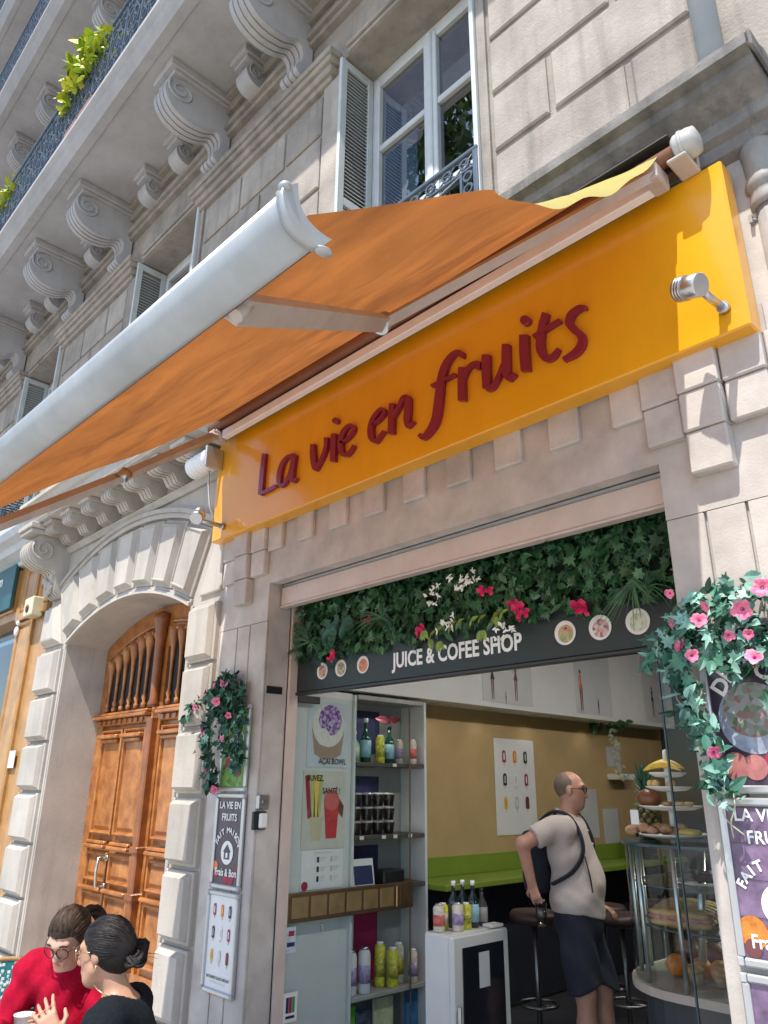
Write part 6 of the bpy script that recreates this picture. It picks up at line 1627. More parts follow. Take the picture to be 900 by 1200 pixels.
for k, (dx, dy) in enumerate(((-.08, -.04), (-.03, -.08), (.05, -.07))):
    b = MB(); b.ell((X_ + dx, Y_ + dy, 1.53), (.022, .022, .02), 10, 7); b.build('lychee', pm('small_yellow_fruit', (.60, .42, .16), .5, var=.2), label='small yellow fruit on the second dish of the stand, %s' % ('leftmost', 'second from left', 'third from left', 'fourth from left', 'fifth from left', 'sixth from left', 'seventh from left')[k], cat='fruit', group='small fruits on the stand')
b = MB(); b.ell((X_ - .085, Y_ - .07, 1.455), (.066, .05, .05), 16, 10); b.build('mango', pm('mango_skin', (.20, .035, .02), .4, var=.7, vs=9, hue=(.28, .10, .03)), label='dark red mango on the third dish of the stand', cat='mango')
for k in range(4):
    b = MB(); b.ell((X_ + .03 + .035 * k, Y_ - .10 + .02 * (k % 2), 1.432), (.03, .028, .012), 10, 6, noise=.08); b.build('biscuit', pm('golden_cookie', (.42, .26, .12)), label='round biscuit on the dish beside the mango, %s' % ('leftmost', 'second from left', 'third from left', 'fourth from left', 'fifth from left', 'sixth from left', 'seventh from left')[k], cat='biscuit', group='biscuits on the stand')
for gi in range(2):
    b = MB()
    for k in range(6): b.ell((X_ - .17 + .12 * gi + .024 * k, Y_ - .13 + .03 * (k % 3), 1.30 + .014 * (k % 2)), (.036, .027, .024), 9, 7, noise=.16)
    b.build('ginger_root', pm('ginger_skin', (.40, .22, .12), .7, var=.4, vs=40), label='knobbly brown ginger root on the lowest dish, %s one' % ('left', 'right')[gi], cat='ginger')
b = MB(); b.ell((X_ + .11, Y_ - .07, 1.297), (.07, .05, .02), 14, 8); b.build('lemon_half', pm('lemon_flesh', (.62, .46, .08), .5, var=.2), label='yellow cut fruit on the right of the lowest dish', cat='fruit')
b = MB(); b.box(X_ - .145, X_ - .10, Y_ - .172, Y_ - .169, 1.33, 1.40); b.build('price_tag', PAPER, label='white price tag hanging from the third dish of the stand', cat='tag')
PX, PY = -2.27, 1.22
t = thing('pineapple', 'whole pineapple with spiky green crown left of the fruit stand', 'pineapple', (PX, PY, 1.24))
b = MB()
for i in range(8):
    for k in range(10):
        w = 2 * math.pi * (k + .5 * (i % 2)) / 10; zz = 1.26 + .026 * i; rr = .062 * math.sin(math.pi * (.14 + .72 * i / 7)) ** .5
        b.ell((PX + rr * math.cos(w), PY + rr * math.sin(w), zz), (.02, .02, .017), 6, 4)
b.lathe([(.03, 1.241), (.056, 1.28), (.06, 1.35), (.05, 1.43), (.02, 1.47)], (PX, PY, 0), 14); b.build('fruit', pm('pineapple_skin', (.12, .13, .06), .6, var=.6, vs=40, hue=(.24, .20, .07)), t)
m = MB()
for k in range(44):
    w = q.uniform(0, 6.28); lv = q.random(); L_ = .07 + .10 * lv
    d = Vector((math.cos(w) * (1.1 - lv), math.sin(w) * (1.1 - lv), .5 + lv)).normalized()
    leaf(m, (PX, PY, 1.45 + .05 * lv), d.cross(Vector((-math.sin(w), math.cos(w), 0))) * -1, d, L_, [(0, 0), (.10, .2), (.06, .7), (0, 1.0), (-.06, .7), (-.10, .2)], .5, -.15)
m.build('crown', pm('pineapple_leaf', (.03, .10, .055), .5, var=.3, attr=.3), t, kind='stuff', fix=False)
bottle((-1.72, .98, 1.241), .15, .028, pm('amber_juice', (.35, .16, .08), .2), pm('clear_label', (.4, .3, .25), .5), BLK, 'small amber juice bottle right of the fruit stand')
b = MB(); b.box(-1.66, -1.40, 1.0, 1.25, 1.241, 1.36, .006); b.build('cardboard_box', pm('brown_card', (.22, .12, .08), .8, var=.1), label='brown cardboard box on the display case beside the right pier', cat='box')

# --- frameless glass door leaf
t = thing('glass_door', 'frameless glass door leaf with a dark edge just inside the right pier', 'glass door', (-1.5, .35, -.2))
m = MB(); m.add([(-1.67, .35, -.19), (-1.40, .35, -.19), (-1.40, .35, 2.10), (-1.67, .35, 2.10)], [(0, 1, 2, 3)]); m.build('pane', glass('door_glass', (.88, .93, .93), .6), t)
cb('pane_edge', -1.676, -1.668, .345, .357, -.19, 2.10, GEDGE, .001, t)
# ------------------------------------------------------------------ people: one signed-distance body each, meshed with surface nets
def surfnet(fn, lo, hi, h):
    n = [int(math.ceil((hi[i] - lo[i]) / h)) + 1 for i in range(3)]
    ax = [np.float32(lo[i]) + np.arange(n[i], dtype=np.float32) * np.float32(h) for i in range(3)]
    X, Y, Z = np.meshgrid(*ax, indexing='ij')
    F = fn(X, Y, Z)
    S = F < 0
    c = [slice(0, -1), slice(1, None)]
    cnt = np.zeros([k - 1 for k in n], np.float32); acc = [np.zeros_like(cnt) for _ in range(3)]
    for a in range(3):
        b_, d_ = [(1, 2), (0, 2), (0, 1)][a]
        for i in (0, 1):
            for j in (0, 1):
                s0 = [None] * 3; s1 = [None] * 3
                s0[a], s1[a] = c[0], c[1]; s0[b_] = s1[b_] = c[i]; s0[d_] = s1[d_] = c[j]
                f0, f1 = F[tuple(s0)], F[tuple(s1)]
                m = (f0 < 0) != (f1 < 0)
                t = np.where(m, f0 / np.where(m, f0 - f1, 1), 0)
                cnt += m
                acc[a] += t * m
                acc[b_] += i * m; acc[d_] += j * m
    act = cnt > 0
    idx = -np.ones(cnt.shape, np.int64); idx[act] = np.arange(act.sum())
    g = np.argwhere(act)
    V = np.stack([lo[k] + h * (g[:, k] + acc[k][act] / cnt[act]) for k in range(3)], 1)
    Q = []
    for a in range(3):
        b_, d_ = [(1, 2), (0, 2), (0, 1)][a]
        s0 = [slice(1, -1)] * 3; s1 = [slice(1, -1)] * 3
        s0[a], s1[a] = c[0], c[1]
        m = S[tuple(s0)] != S[tuple(s1)]
        p = np.argwhere(m)
        if not len(p): continue
        for k in range(3):
            if k != a: p[:, k] += 1
        o1 = p.copy(); o1[:, b_] -= 1
        o2 = p.copy(); o2[:, b_] -= 1; o2[:, d_] -= 1
        o3 = p.copy(); o3[:, d_] -= 1
        q = np.stack([idx[tuple(z.T)] for z in (p, o1, o2, o3)], 1)
        Q.append(q[(q >= 0).all(1)])
    return V, np.concatenate(Q)

def rcone(X, Y, Z, a, b, r0, r1):
    a = np.array(a, np.float32); b = np.array(b, np.float32); d = b - a; L = max(float(d @ d), 1e-9)
    t = np.clip(((X - a[0]) * d[0] + (Y - a[1]) * d[1] + (Z - a[2]) * d[2]) / L, 0, 1)
    return np.sqrt((X - a[0] - t * d[0]) ** 2 + (Y - a[1] - t * d[1]) ** 2 + (Z - a[2] - t * d[2]) ** 2) - (r0 + (r1 - r0) * t)
def ellip(X, Y, Z, c, r, R=None):
    x, y, z = X - c[0], Y - c[1], Z - c[2]
    if R is not None:
        x, y, z = R[0][0] * x + R[0][1] * y + R[0][2] * z, R[1][0] * x + R[1][1] * y + R[1][2] * z, R[2][0] * x + R[2][1] * y + R[2][2] * z
    k = np.sqrt((x / r[0]) ** 2 + (y / r[1]) ** 2 + (z / r[2]) ** 2)
    return (k - 1) * min(r) * np.where(k < 1, 1.0, 1.0)
def smin(a, b, k):
    h = np.clip(.5 + .5 * (b - a) / k, 0, 1)
    return b + (a - b) * h - k * h * (1 - h)
def union(prims, k0=.025):
    # prims: ('c', a, b, r0, r1[, k]) or ('e', centre, radii, R|None[, k]); negative radius flag 'x' carves
    def fn(X, Y, Z):
        F = np.full(X.shape, .3, np.float32)
        ax = (X[:, 0, 0], Y[0, :, 0], Z[0, 0, :])
        for p in prims:
            if p[0] == 'c':
                r = max(p[3], p[4]); lo = [min(p[1][i], p[2][i]) - r for i in range(3)]; hi = [max(p[1][i], p[2][i]) + r for i in range(3)]
                k = p[5] if len(p) > 5 else k0
            else:
                r = max(p[2]); lo = [p[1][i] - r for i in range(3)]; hi = [p[1][i] + r for i in range(3)]
                k = p[4] if len(p) > 4 else k0
            mg = k + .04
            sl = tuple(slice(int(np.searchsorted(ax[i], lo[i] - mg)), int(np.searchsorted(ax[i], hi[i] + mg))) for i in range(3))
            x, y, z = X[sl], Y[sl], Z[sl]
            if x.size == 0: continue
            d = rcone(x, y, z, p[1], p[2], p[3], p[4]) if p[0] == 'c' else ellip(x, y, z, p[1], p[2], p[3])
            F[sl] = smin(F[sl], d, k)
        return F
    return fn
def sdf_mesh(name, fn, lo, hi, h, mat, parent, smooth=1, **kw):
    V, Q = surfnet(fn, lo, hi, h)
    b = MB(); b.v = [tuple(map(float, v)) for v in V]; b.f = [tuple(map(int, q)) for q in Q]; b.m = [0] * len(b.f); b.s = [True] * len(b.f)
    o = b.build(name, mat, parent, **kw)
    return o
def frame(fwd, tilt=0.0, roll=0.0):
    # rows: forward, left, up of a head/body that faces angle fwd (radians, in local xy) and nods down by tilt
    f = Vector((math.cos(fwd) * math.cos(tilt), math.sin(fwd) * math.cos(tilt), -math.sin(tilt)))
    l = Vector((-math.sin(fwd), math.cos(fwd), 0)); u = f.cross(l)
    if roll:
        l, u = l * math.cos(roll) + u * math.sin(roll), u * math.cos(roll) - l * math.sin(roll)
    return f, l, u
def head_prims(c, fr, s=1.0):
    f, l, u = fr; C = Vector(c)
    def P(a, b, z): return tuple(C + f * (a * s) + l * (b * s) + u * (z * s))
    Rm = [tuple(f), tuple(l), tuple(u)]
    E = lambda a, b, z, r, k=.02: ('e', P(a, b, z), tuple(q * s for q in r), Rm, k)
    return [E(-.012, 0, .025, (.098, .076, .092), .01), E(.028, 0, -.03, (.066, .058, .085), .03), ('c', P(.062, 0, -.098), P(.02, 0, -.095), .028 * s, .04 * s, .03),
            ('c', P(.02, .045, -.06), P(.05, .015, -.10), .022 * s, .022 * s, .025), ('c', P(.02, -.045, -.06), P(.05, -.015, -.10), .022 * s, .022 * s, .025),
            ('c', P(.086, 0, .012), P(.106, 0, -.034), .010 * s, .015 * s, .014), ('c', P(.098, .012, -.036), P(.098, -.012, -.036), .009 * s, .009 * s, .008),
            ('c', P(.075, .045, .028), P(.09, .01, .026), .010 * s, .010 * s, .018), ('c', P(.075, -.045, .028), P(.09, -.01, .026), .010 * s, .010 * s, .018),
            ('c', P(.084, .020, -.064), P(.084, -.020, -.064), .009 * s, .009 * s, .010), ('c', P(.082, .016, -.074), P(.082, -.016, -.074), .009 * s, .009 * s, .008),
            E(.0, .078, -.008, (.020, .010, .032), .008), E(.0, -.078, -.008, (.020, .010, .032), .008),
            E(.070, .032, .0, (.014, .015, .010), .008), E(.070, -.032, .0, (.014, .015, .010), .008)], P, Rm
def face_details(parent, P, s, iris, browm, lipm):
    for sg in (-1, 1):
        b = MB(); b.ell(P(.074, sg * .032, .002), (.0125 * s, .0125 * s, .0095 * s), 10, 8); e = b.build('eye', pm('eye_white', (.75, .72, .70), .2, var=.03), parent)
        b = MB(); b.ell(P(.084, sg * .032, .001), (.005 * s,) * 3, 8, 6); b.build('iris', iris, e)
        b = MB(); b.tube([P(.083, sg * .052, .026), P(.094, sg * .034, .034), P(.096, sg * .016, .030)], [.003, .0045, .003], 6); b.build('eyebrow', browm, parent)
    b = MB(); b.tube([P(.087, .022, -.069), P(.0955, .0, -.067), P(.087, -.022, -.069)], [.003, .0055, .003], 6); b.build('mouth', lipm, parent)
def glasses(parent, P, mat, r=.024, w=.0022, name='glasses', square=False):
    b = MB()
    for sg in (-1, 1):
        ring = []
        for k in range(21):
            a = 2 * math.pi * k / 20; ca, sa = math.cos(a), math.sin(a)
            if square: ca, sa = math.copysign(abs(ca) ** .5, ca), math.copysign(abs(sa) ** .6, sa) * .78
            ring.append(P(.106 - .010 * abs(ca) * (ca * sg > 0), sg * .034 + r * ca, .002 + r * sa))
        b.tube(ring, w, 6, caps=False)
        b.tube([P(.098, sg * .060, .008), P(.05, sg * .080, .010), P(-.005, sg * .082, .006)], w, 5)
    b.tube([P(.108, .012, .006), P(.112, 0, .009), P(.108, -.012, .006)], w, 5)
    b.build(name, mat, parent)
def hand_prims(w, d, n, side, curl=.5, s=1.0, spread=.16, thumb_out=.7):
    # wrist point, pointing direction, back-of-hand normal; side = +1 puts the thumb on the right of d seen from the back
    w, d, n = Vector(w), Vector(d).normalized(), Vector(n)
    n = (n - d * n.dot(d)).normalized(); r = d.cross(n) * side
    out = []
    def p(a, b, c): return w + d * (a * s) + r * (b * s) + n * (c * s)
    for b_ in (-.026, -.009, .009, .026): out.append(('c', tuple(p(.012, b_ * .7, 0)), tuple(p(.085, b_, 0)), .013 * s, .011 * s, .012))
    for i, (b_, L) in enumerate(((-.029, .058), (-.010, .072), (.010, .078), (.029, .070))):
        a = (i - 1.5) * spread
        q = p(.086, b_, 0); cd = 0.15 + curl * .3
        for seg, (fr_, r0, r1) in enumerate(((.45, .0088, .0082), (.32, .0082, .0074), (.23, .0074, .0062))):
            dd = (d * math.cos(cd) - n * math.sin(cd)) * math.cos(a) + r * math.sin(a)
            q2 = q + dd * (L * fr_ * s)
            out.append(('c', tuple(q), tuple(q2), r0 * s, r1 * s, .004)); q = q2; cd += curl * .8
    q = p(.022, .028, -.004); dd = (d * .62 + r * thumb_out - n * .25).normalized()
    q2 = q + dd * (.040 * s); out.append(('c', tuple(q), tuple(q2), .012 * s, .0095 * s, .010))
    dd = (d * .9 + r * .25 * thumb_out - n * (.2 + curl * .4)).normalized(); q3 = q2 + dd * (.030 * s); out.append(('c', tuple(q2), tuple(q3), .0095 * s, .0075 * s, .004))
    return out

SKIN_M = pm('skin_rosy', (.46, .235, .165), .5, var=.10, vs=18, sss=.06, bump=.04, bs=220)
SKIN_1 = pm('skin_fair', (.55, .33, .245), .5, var=.08, vs=18, sss=.06, bump=.03, bs=220)
SKIN_2 = pm('skin_tan', (.47, .255, .165), .5, var=.08, vs=18, sss=.06, bump=.03, bs=220)
LIP = pm('lip', (.42, .13, .11), .45, var=.1); IRIS = pm('iris_dark', (.03, .018, .012), .2, var=.1)
def hair_mat(name, c, rough=.38):
    m = pm(name, c, rough + .1, var=.35, vs=9, spec=.28, bump=.35, bs=1)
    nt = m.node_tree
    for nd in nt.nodes:
        if nd.type == 'TEX_NOISE' and abs(nd.inputs['Scale'].default_value - 1) < .01:
            mp = nt.nodes.new('ShaderNodeMapping'); mp.inputs['Scale'].default_value = (60, 60, 320)
            g_ = nt.nodes.new('ShaderNodeTexCoord'); nt.links.new(g_.outputs['Object'], mp.inputs['Vector']); nt.links.new(mp.outputs[0], nd.inputs['Vector'])
    return m
HBR = hair_mat('dark_brown_hair', (.035, .020, .013)); HBK = hair_mat('black_hair', (.010, .008, .008), .33); HGR = hair_mat('short_grey_hair', (.20, .145, .115), .8)
HBR2 = hair_mat('brown_hair_highlight', (.085, .050, .030)); HBK2 = hair_mat('black_hair_highlight', (.022, .018, .018), .3)
RZ = R_(46.56)      # local x runs along the picture's right, local y away from the viewer

def strands(parent, HP, starts, end, n, radii, mat, seed, off=(-.016, 0, .028), w=.0032):
    # thin locks lying on the scalp, combed from the hairline to one point
    q = random.Random(seed); b = MB(); E_ = Vector(end).normalized()
    for i in range(n):
        t = q.random(); a, c = Vector(starts[0]), Vector(starts[1])
        k = t * (len(starts) - 1); j = min(int(k), len(starts) - 2); S_ = Vector(starts[j]).lerp(Vector(starts[j + 1]), k - j).normalized()
        pts = []; ang = S_.angle(E_)
        for u in range(9):
            v = u / 8
            d = (S_ * math.sin((1 - v) * ang) + E_ * math.sin(v * ang)) / math.sin(ang)
            d = d + Vector((q.uniform(-.02, .02), q.uniform(-.02, .02), q.uniform(-.02, .02)))
            d.normalize(); r_ = 1.0 + q.uniform(-.004, .012)
            pts.append(HP(off[0] + radii[0] * d.x * r_, off[1] + radii[1] * d.y * r_, off[2] + radii[2] * d.z * r_))
        b.mi = 1 if q.random() < .35 else 0
        b.tube(pts, [w * .4, w * .8, w, w, w, w, w, w * .8, w * .4], 5)
    b.mi = 0
    for i in range(14):
        d = Vector((q.uniform(-.6, .7), q.uniform(-.8, .8), q.uniform(.2, .9))).normalized(); p0 = HP(off[0] + radii[0] * d.x, off[1] + radii[1] * d.y, off[2] + radii[2] * d.z); p1 = HP(off[0] + radii[0] * d.x * 1.06 - .03, off[1] + radii[1] * d.y * 1.05, off[2] + radii[2] * d.z * 1.07)
        b.tube([p0, Vector(p0).lerp(Vector(p1), .6) + Vector((0, 0, .003)), p1], [.0008, .0007, .0004], 3)
    return b.build('combed_hair', mat, parent, kind='stuff')
# ---------------- the man at the counter
MR = thing('person', 'man in a pale short-sleeved shirt and navy shorts at the green counter', 'person', (-3.11, 1.72, -.2), RZ)
fw = R_(-27)
F_, L_, U_ = frame(fw)
def B(a, b, z, c=(-.02, 0)): return (c[0] + F_.x * a + L_.x * b, c[1] + F_.y * a + L_.y * b, z)
hp, HP, HR = head_prims((.015, -.01, 1.695), frame(R_(-20), .05), 1.0)
shr, elr, wrr = B(-.02, -.19, 1.475), (-.37, -.20, 1.36), (-.315, -.16, 1.125)
shl, ell_, wrl = B(0, .19, 1.475), B(-.03, .265, 1.2), B(.10, .25, .97)
torso = [('c', B(.02, 0, 1.0), B(.05, 0, 1.14), .13, .134, .05), ('c', B(.05, 0, 1.14), B(.0, 0, 1.37), .134, .126, .06), ('c', B(.0, -.15, 1.44), B(.0, .15, 1.44), .085, .085, .05),
         ('c', B(.02, -.07, 1.02), B(.02, .07, 1.02), .13, .13, .05), ('c', B(.0, -.08, 1.3), B(.0, .08, 1.3), .112, .112, .05)]
legs = []
for sg, kx in ((-1, .06), (1, .13)):
    legs += [('c', B(.02, sg * .09, .95), B(kx, sg * .085, .50), .10, .062, .03), ('c', B(kx, sg * .085, .50), B(kx + .0, sg * .085, .32), .060, .058, .03), ('c', B(kx - .01, sg * .085, .34), B(kx + .01, sg * .09, .09), .056, .036, .03), ('c', B(kx - .02, sg * .09, .06), B(kx + .16, sg * .10, .045), .042, .036, .02)]
armsr = [('c', shr, elr, .055, .045, .03), ('c', elr, wrr, .044, .030, .02)]
armsl = [('c', shl, ell_, .055, .045, .03), ('c', ell_, wrl, .044, .030, .02)]
neck = [('c', B(-.01, 0, 1.46), (.01, -.01, 1.63), .066, .058, .03)]
hr = hand_prims(wrr, (.25, -.15, -1), (-.6, -.8, 0), 1, 1.1, 1.0, .04)
hl = hand_prims(wrl, tuple(F_ * .8 + Vector((0, 0, -.3))), (0, 0, 1), -1, .5)
sdf_mesh('body', union(hp + neck + torso + armsr + hr + armsl + hl + legs), (-.56, -.46, -.005), (.52, .52, 1.83), .0085, SKIN_M, MR)
face_details(MR, HP, 1.0, IRIS, HGR, LIP)
glasses(MR, HP, BLK, .024, .003, square=True)
hf = union([('e', HP(-.013, 0, .024), (.1005, .0785, .0945), HR, .01)])
def hair_fn(X, Y, Z):
    d = hf(X, Y, Z)
    hx = HR[0][0] * (X - HP(0, 0, 0)[0]) + HR[0][1] * (Y - HP(0, 0, 0)[1]) + HR[0][2] * (Z - HP(0, 0, 0)[2])
    hz = HR[2][0] * (X - HP(0, 0, 0)[0]) + HR[2][1] * (Y - HP(0, 0, 0)[1]) + HR[2][2] * (Z - HP(0, 0, 0)[2])
    return np.maximum.reduce([d + .001 * np.sin(X * 300) * np.sin(Z * 260), hx - .012 - hz * .15, -(hz + .055), hz - .112 + np.maximum(0, hx + .03) * 1.1])
sdf_mesh('hair', hair_fn, (-.15, -.15, 1.55), (.17, .13, 1.83), .006, HGR, MR)
SHIRT = pm('pale_pink_linen', (.50, .42, .385), .85, var=.08, vs=120, bump=.25, bs=45, sheen=.2); NAVYC = pm('navy_cotton', (.016, .018, .030), .9, var=.15, bump=.15, bs=40)
tf = union([(p[0], p[1], p[2], p[3] + .018, p[4] + .018, p[5]) for p in torso] + [('c', shr, tuple(Vector(shr).lerp(Vector(elr), .62)), .074, .072, .03), ('c', shl, tuple(Vector(shl).lerp(Vector(ell_), .62)), .074, .072, .03), ('c', B(.035, 0, .9), B(.04, 0, 1.1), .162, .156, .05)])
da = (Vector(elr) - Vector(shr)).normalized(); db = (Vector(ell_) - Vector(shl)).normalized()
def shirt_fn(X, Y, Z):
    d = tf(X, Y, Z) + .0035 * np.sin(Z * 22 - X * 34 + 2.2 * np.sin(Y * 9 + Z * 7)) * np.sin(Z * 9 + X * 6 + 1) + .0015 * np.sin(X * 48 + Z * 31 + 3 * np.sin(Z * 12))
    d = np.maximum(d, .945 - .26 * (X - .02) - .25 * np.maximum(0, .0 - X) - Z)
    ne = np.sqrt(((X - B(.01, 0, 0)[0]) / 1.0) ** 2 + ((Y - B(.01, 0, 0)[1]) / 1.0) ** 2)
    d = np.maximum(d, np.minimum(Z - 1.535, np.maximum(.066 - ne, 1.47 - Z) * 0 + Z - 1.535))
    for s_, v_, L0 in ((shr, da, (Vector(elr) - Vector(shr)).length * .66), (shl, db, (Vector(ell_) - Vector(shl)).length * .66)):
        pr_ = (X - s_[0]) * v_.x + (Y - s_[1]) * v_.y + (Z - s_[2]) * v_.z
        lat = np.sqrt(np.maximum(0, (X - s_[0]) ** 2 + (Y - s_[1]) ** 2 + (Z - s_[2]) ** 2 - pr_ ** 2))
        d = np.maximum(d, np.minimum(pr_ - L0, .13 - lat))
    return d
sdf_mesh('shirt', shirt_fn, (-.44, -.40, .86), (.42, .44, 1.6), .009, SHIRT, MR)
b = MB()
for sg in (-1, 1):
    pts = [B(-.06, sg * .02, 1.555), B(-.03, sg * .072, 1.54), B(.05, sg * .062, 1.51), B(.085, sg * .022, 1.475)]
    b.tube(smooth_path(pts, 5), [.014] * 15 + [.006], 6, flat=2.0)
b.build('collar', SHIRT, MR)
b = MB()
for z, a in ((1.44, .125), (1.36, .15), (1.27, .17), (1.18, .195)): b.lathe([(.006, 0), (.006, .004)], B(a + .01, 0, z), 8, 'y')
b.build('shirt_button', WHT, MR, kind='stuff')
sf = union([('c', B(.03, 0, 1.05), B(.03, 0, .9), .163, .16, .04)] + [('c', B(.02, sg * .085, .92), B(kx + .0, sg * .085, .48), (.118), .110, .03) for sg, kx in ((-1, .06), (1, .13))])
def shorts_fn(X, Y, Z):
    d = sf(X, Y, Z) + .005 * np.sin(Z * 26 + X * 34 + Y * 21) + .003 * np.sin(X * 60 + Z * 18)
    return np.maximum.reduce([d, .515 + .03 * np.sin(X * 18) - .08 * (Y) - Z, Z - 1.08])
sdf_mesh('shorts', shorts_fn, (-.34, -.36, .42), (.42, .40, 1.12), .010, NAVYC, MR)
b = MB()
for sg, kx in ((-1, .06), (1, .13)):
    b.ell(B(kx + .06, sg * .095, .045), (.14, .05, .045), 14, 8, rot=Matrix.Rotation(fw, 3, 'Z'))
b.build('shoe', BLK, MR)
# backpack and its straps
bp = thing('backpack', 'dark navy backpack worn on the back of the man at the counter', 'backpack', (-3.11, 1.72, -.2), RZ)
def pack_fn(X, Y, Z):
    x = (X - B(-.21, 0, 0)[0]) * F_.x + (Y - B(-.235, 0, 0)[1]) * F_.y; y = (X - B(-.235, 0, 0)[0]) * L_.x + (Y - B(-.235, 0, 0)[1]) * L_.y; z = Z - 1.24
    q = np.stack([np.abs(x) - .03, np.abs(y) - .09, np.abs(z) - .14])
    return np.sqrt((np.maximum(q, 0) ** 2).sum(0)) - .055 + .003 * np.sin(Z * 50 + y * 30)
sdf_mesh('bag', pack_fn, (-.52, -.25, .98), (.02, .38, 1.5), .012, NAVYC, bp)
for sg in (-1, 1):
    pts = smooth_path([B(-.15, sg * .11, 1.50), B(-.06, sg * .13, 1.555), B(.05, sg * .14, 1.53), B(.115, sg * .145, 1.42), B(.125, sg * .155, 1.31), B(.06, sg * .19, 1.20), B(-.08, sg * .18, 1.12)], 5)
    b = MB(); b.tube(pts, .026, 8, flat=.45); b.build('strap', NAVYC, bp)
b = MB(); b.tube(smooth_path([B(.135, -.15, 1.29), B(.155, -.14, 1.18), B(.165, -.135, 1.08)], 4), .010, 6, flat=.4); b.build('strap_end', NAVYC, bp)
hg = Vector(wrr) + Vector((.045, -.03, -.135))
t = thing('drinking_glass', 'tall empty glass hanging from the hand of the man at the counter', 'glass', (-3.11, 1.72, -.2), RZ)
b = MB(); b.lathe([(.030, -.10), (.037, .03), (.035, .03), (.028, -.092)], hg, 18); b.build('tumbler', glass('tumbler_glass', (.75, .78, .78), 1.5), t)

# ---------------- woman in the red sweater
REDS = pm('crimson_knit', (.36, .004, .026), .95, var=.16, vs=60, bump=.5, bs=190, spec=.15)
W1 = thing('person', 'woman in a crimson sweater and round glasses looking down at the cafe table', 'person', (-3.65, -1.43, -.3), RZ)
hp, HP, HR = head_prims((.012, -.03, 1.175), frame(R_(-102), .54, -.06), .92)
torso = [('c', (.03, .12, .55), (.02, .10, .80), .125, .125, .05), ('c', (.02, .10, .80), (.0, .07, .98), .125, .115, .05), ('c', (-.13, .06, 1.03), (.14, .09, 1.02), .068, .068, .05), ('c', (.02, .14, .50), (.02, .12, .52), .15, .15, .05)]
neck = [('c', (.0, .06, 1.03), (-.008, .0, 1.12), .052, .048, .03)]
shA, elA, wrA = (-.165, .055, 1.02), (-.215, -.02, .80), (-.185, -.20, .868)
shB, elB, wrB = (.17, .085, 1.01), (.19, -.05, .79), (.0, -.22, .84)
arms = [('c', shA, elA, .052, .042, .03), ('c', elA, wrA, .040, .026, .02), ('c', shB, elB, .052, .042, .03), ('c', elB, wrB, .040, .026, .02)]
lg = []
for sg in (-1, 1): lg += [('c', (sg * .09, .10, .50), (sg * .10 - .02, -.30, .50), .085, .065, .04), ('c', (sg * .10 - .02, -.30, .50), (sg * .10 - .02, -.28, .08), .06, .038, .03), ('c', (sg * .10 - .02, -.28, .05), (sg * .10 - .02, -.42, .04), .038, .03, .02)]
hA = hand_prims(wrA, (.25, -.75, .10), (-.5, 0, .85), 1, .9, .92, .05); hB = hand_prims(wrB, (-.85, -.2, .12), (.1, .1, 1), -1, .9, .92, .05)
sdf_mesh('body', union(hp + neck + torso + arms + hA + hB + lg), (-.36, -.50, -.005), (.36, .34, 1.32), .0062, SKIN_1, W1)
face_details(W1, HP, .97, IRIS, HBR, LIP)
glasses(W1, HP, pm('brown_glasses_frame', (.05, .018, .02), .3), .027, .0024)
swf = union([(p[0], p[1], p[2], p[3] + .02, p[4] + .02, p[5]) for p in torso] + [(p[0], p[1], p[2], p[3] + .020, p[4] + .018, p[5]) for p in arms] + [('c', (.0, .065, 1.02), (-.006, .03, 1.075), .068, .062, .03)])
vA = (Vector(wrA) - Vector(elA)); vB = (Vector(wrB) - Vector(elB))
def cut_ends(d, X, Y, Z, ends):
    for e_, w_ in ends:
        v_ = (Vector(w_) - Vector(e_)).normalized(); pr_ = (X - w_[0]) * v_.x + (Y - w_[1]) * v_.y + (Z - w_[2]) * v_.z
        near = np.sqrt((X - w_[0]) ** 2 + (Y - w_[1]) ** 2 + (Z - w_[2]) ** 2)
        d = np.maximum(d, np.minimum(pr_ + .012, .10 - near))
    return d
def sw_fn(X, Y, Z):
    d = swf(X, Y, Z) + .004 * np.sin(Z * 48 + X * 40 + 2 * np.sin(Y * 26)) + .003 * np.sin(X * 70 - Z * 45)
    d = cut_ends(d, X, Y, Z, ((elA, wrA), (elB, wrB)))
    return np.maximum(d, .52 - Z)
sdf_mesh('sweater', sw_fn, (-.36, -.34, .48), (.36, .36, 1.18), .0068, REDS, W1)
jf = union([(p[0], p[1], p[2], p[3] + .012, p[4] + .012, p[5]) for p in lg if p[3] > .05] + [('c', (-.05, .12, .5), (.05, .12, .5), .15, .15, .04)])
sdf_mesh('trousers', lambda X, Y, Z: np.maximum(jf(X, Y, Z), .10 - Z), (-.3, -.45, .05), (.3, .36, .72), .012, pm('dark_denim', (.03, .035, .06), .9, var=.2), W1)
cap = union([('e', HP(-.016, 0, .030), (.0985, .080, .0965), HR, .01), ('c', HP(-.06, 0, -.02), HP(-.095, .0, .02), .051, .042, .03)])
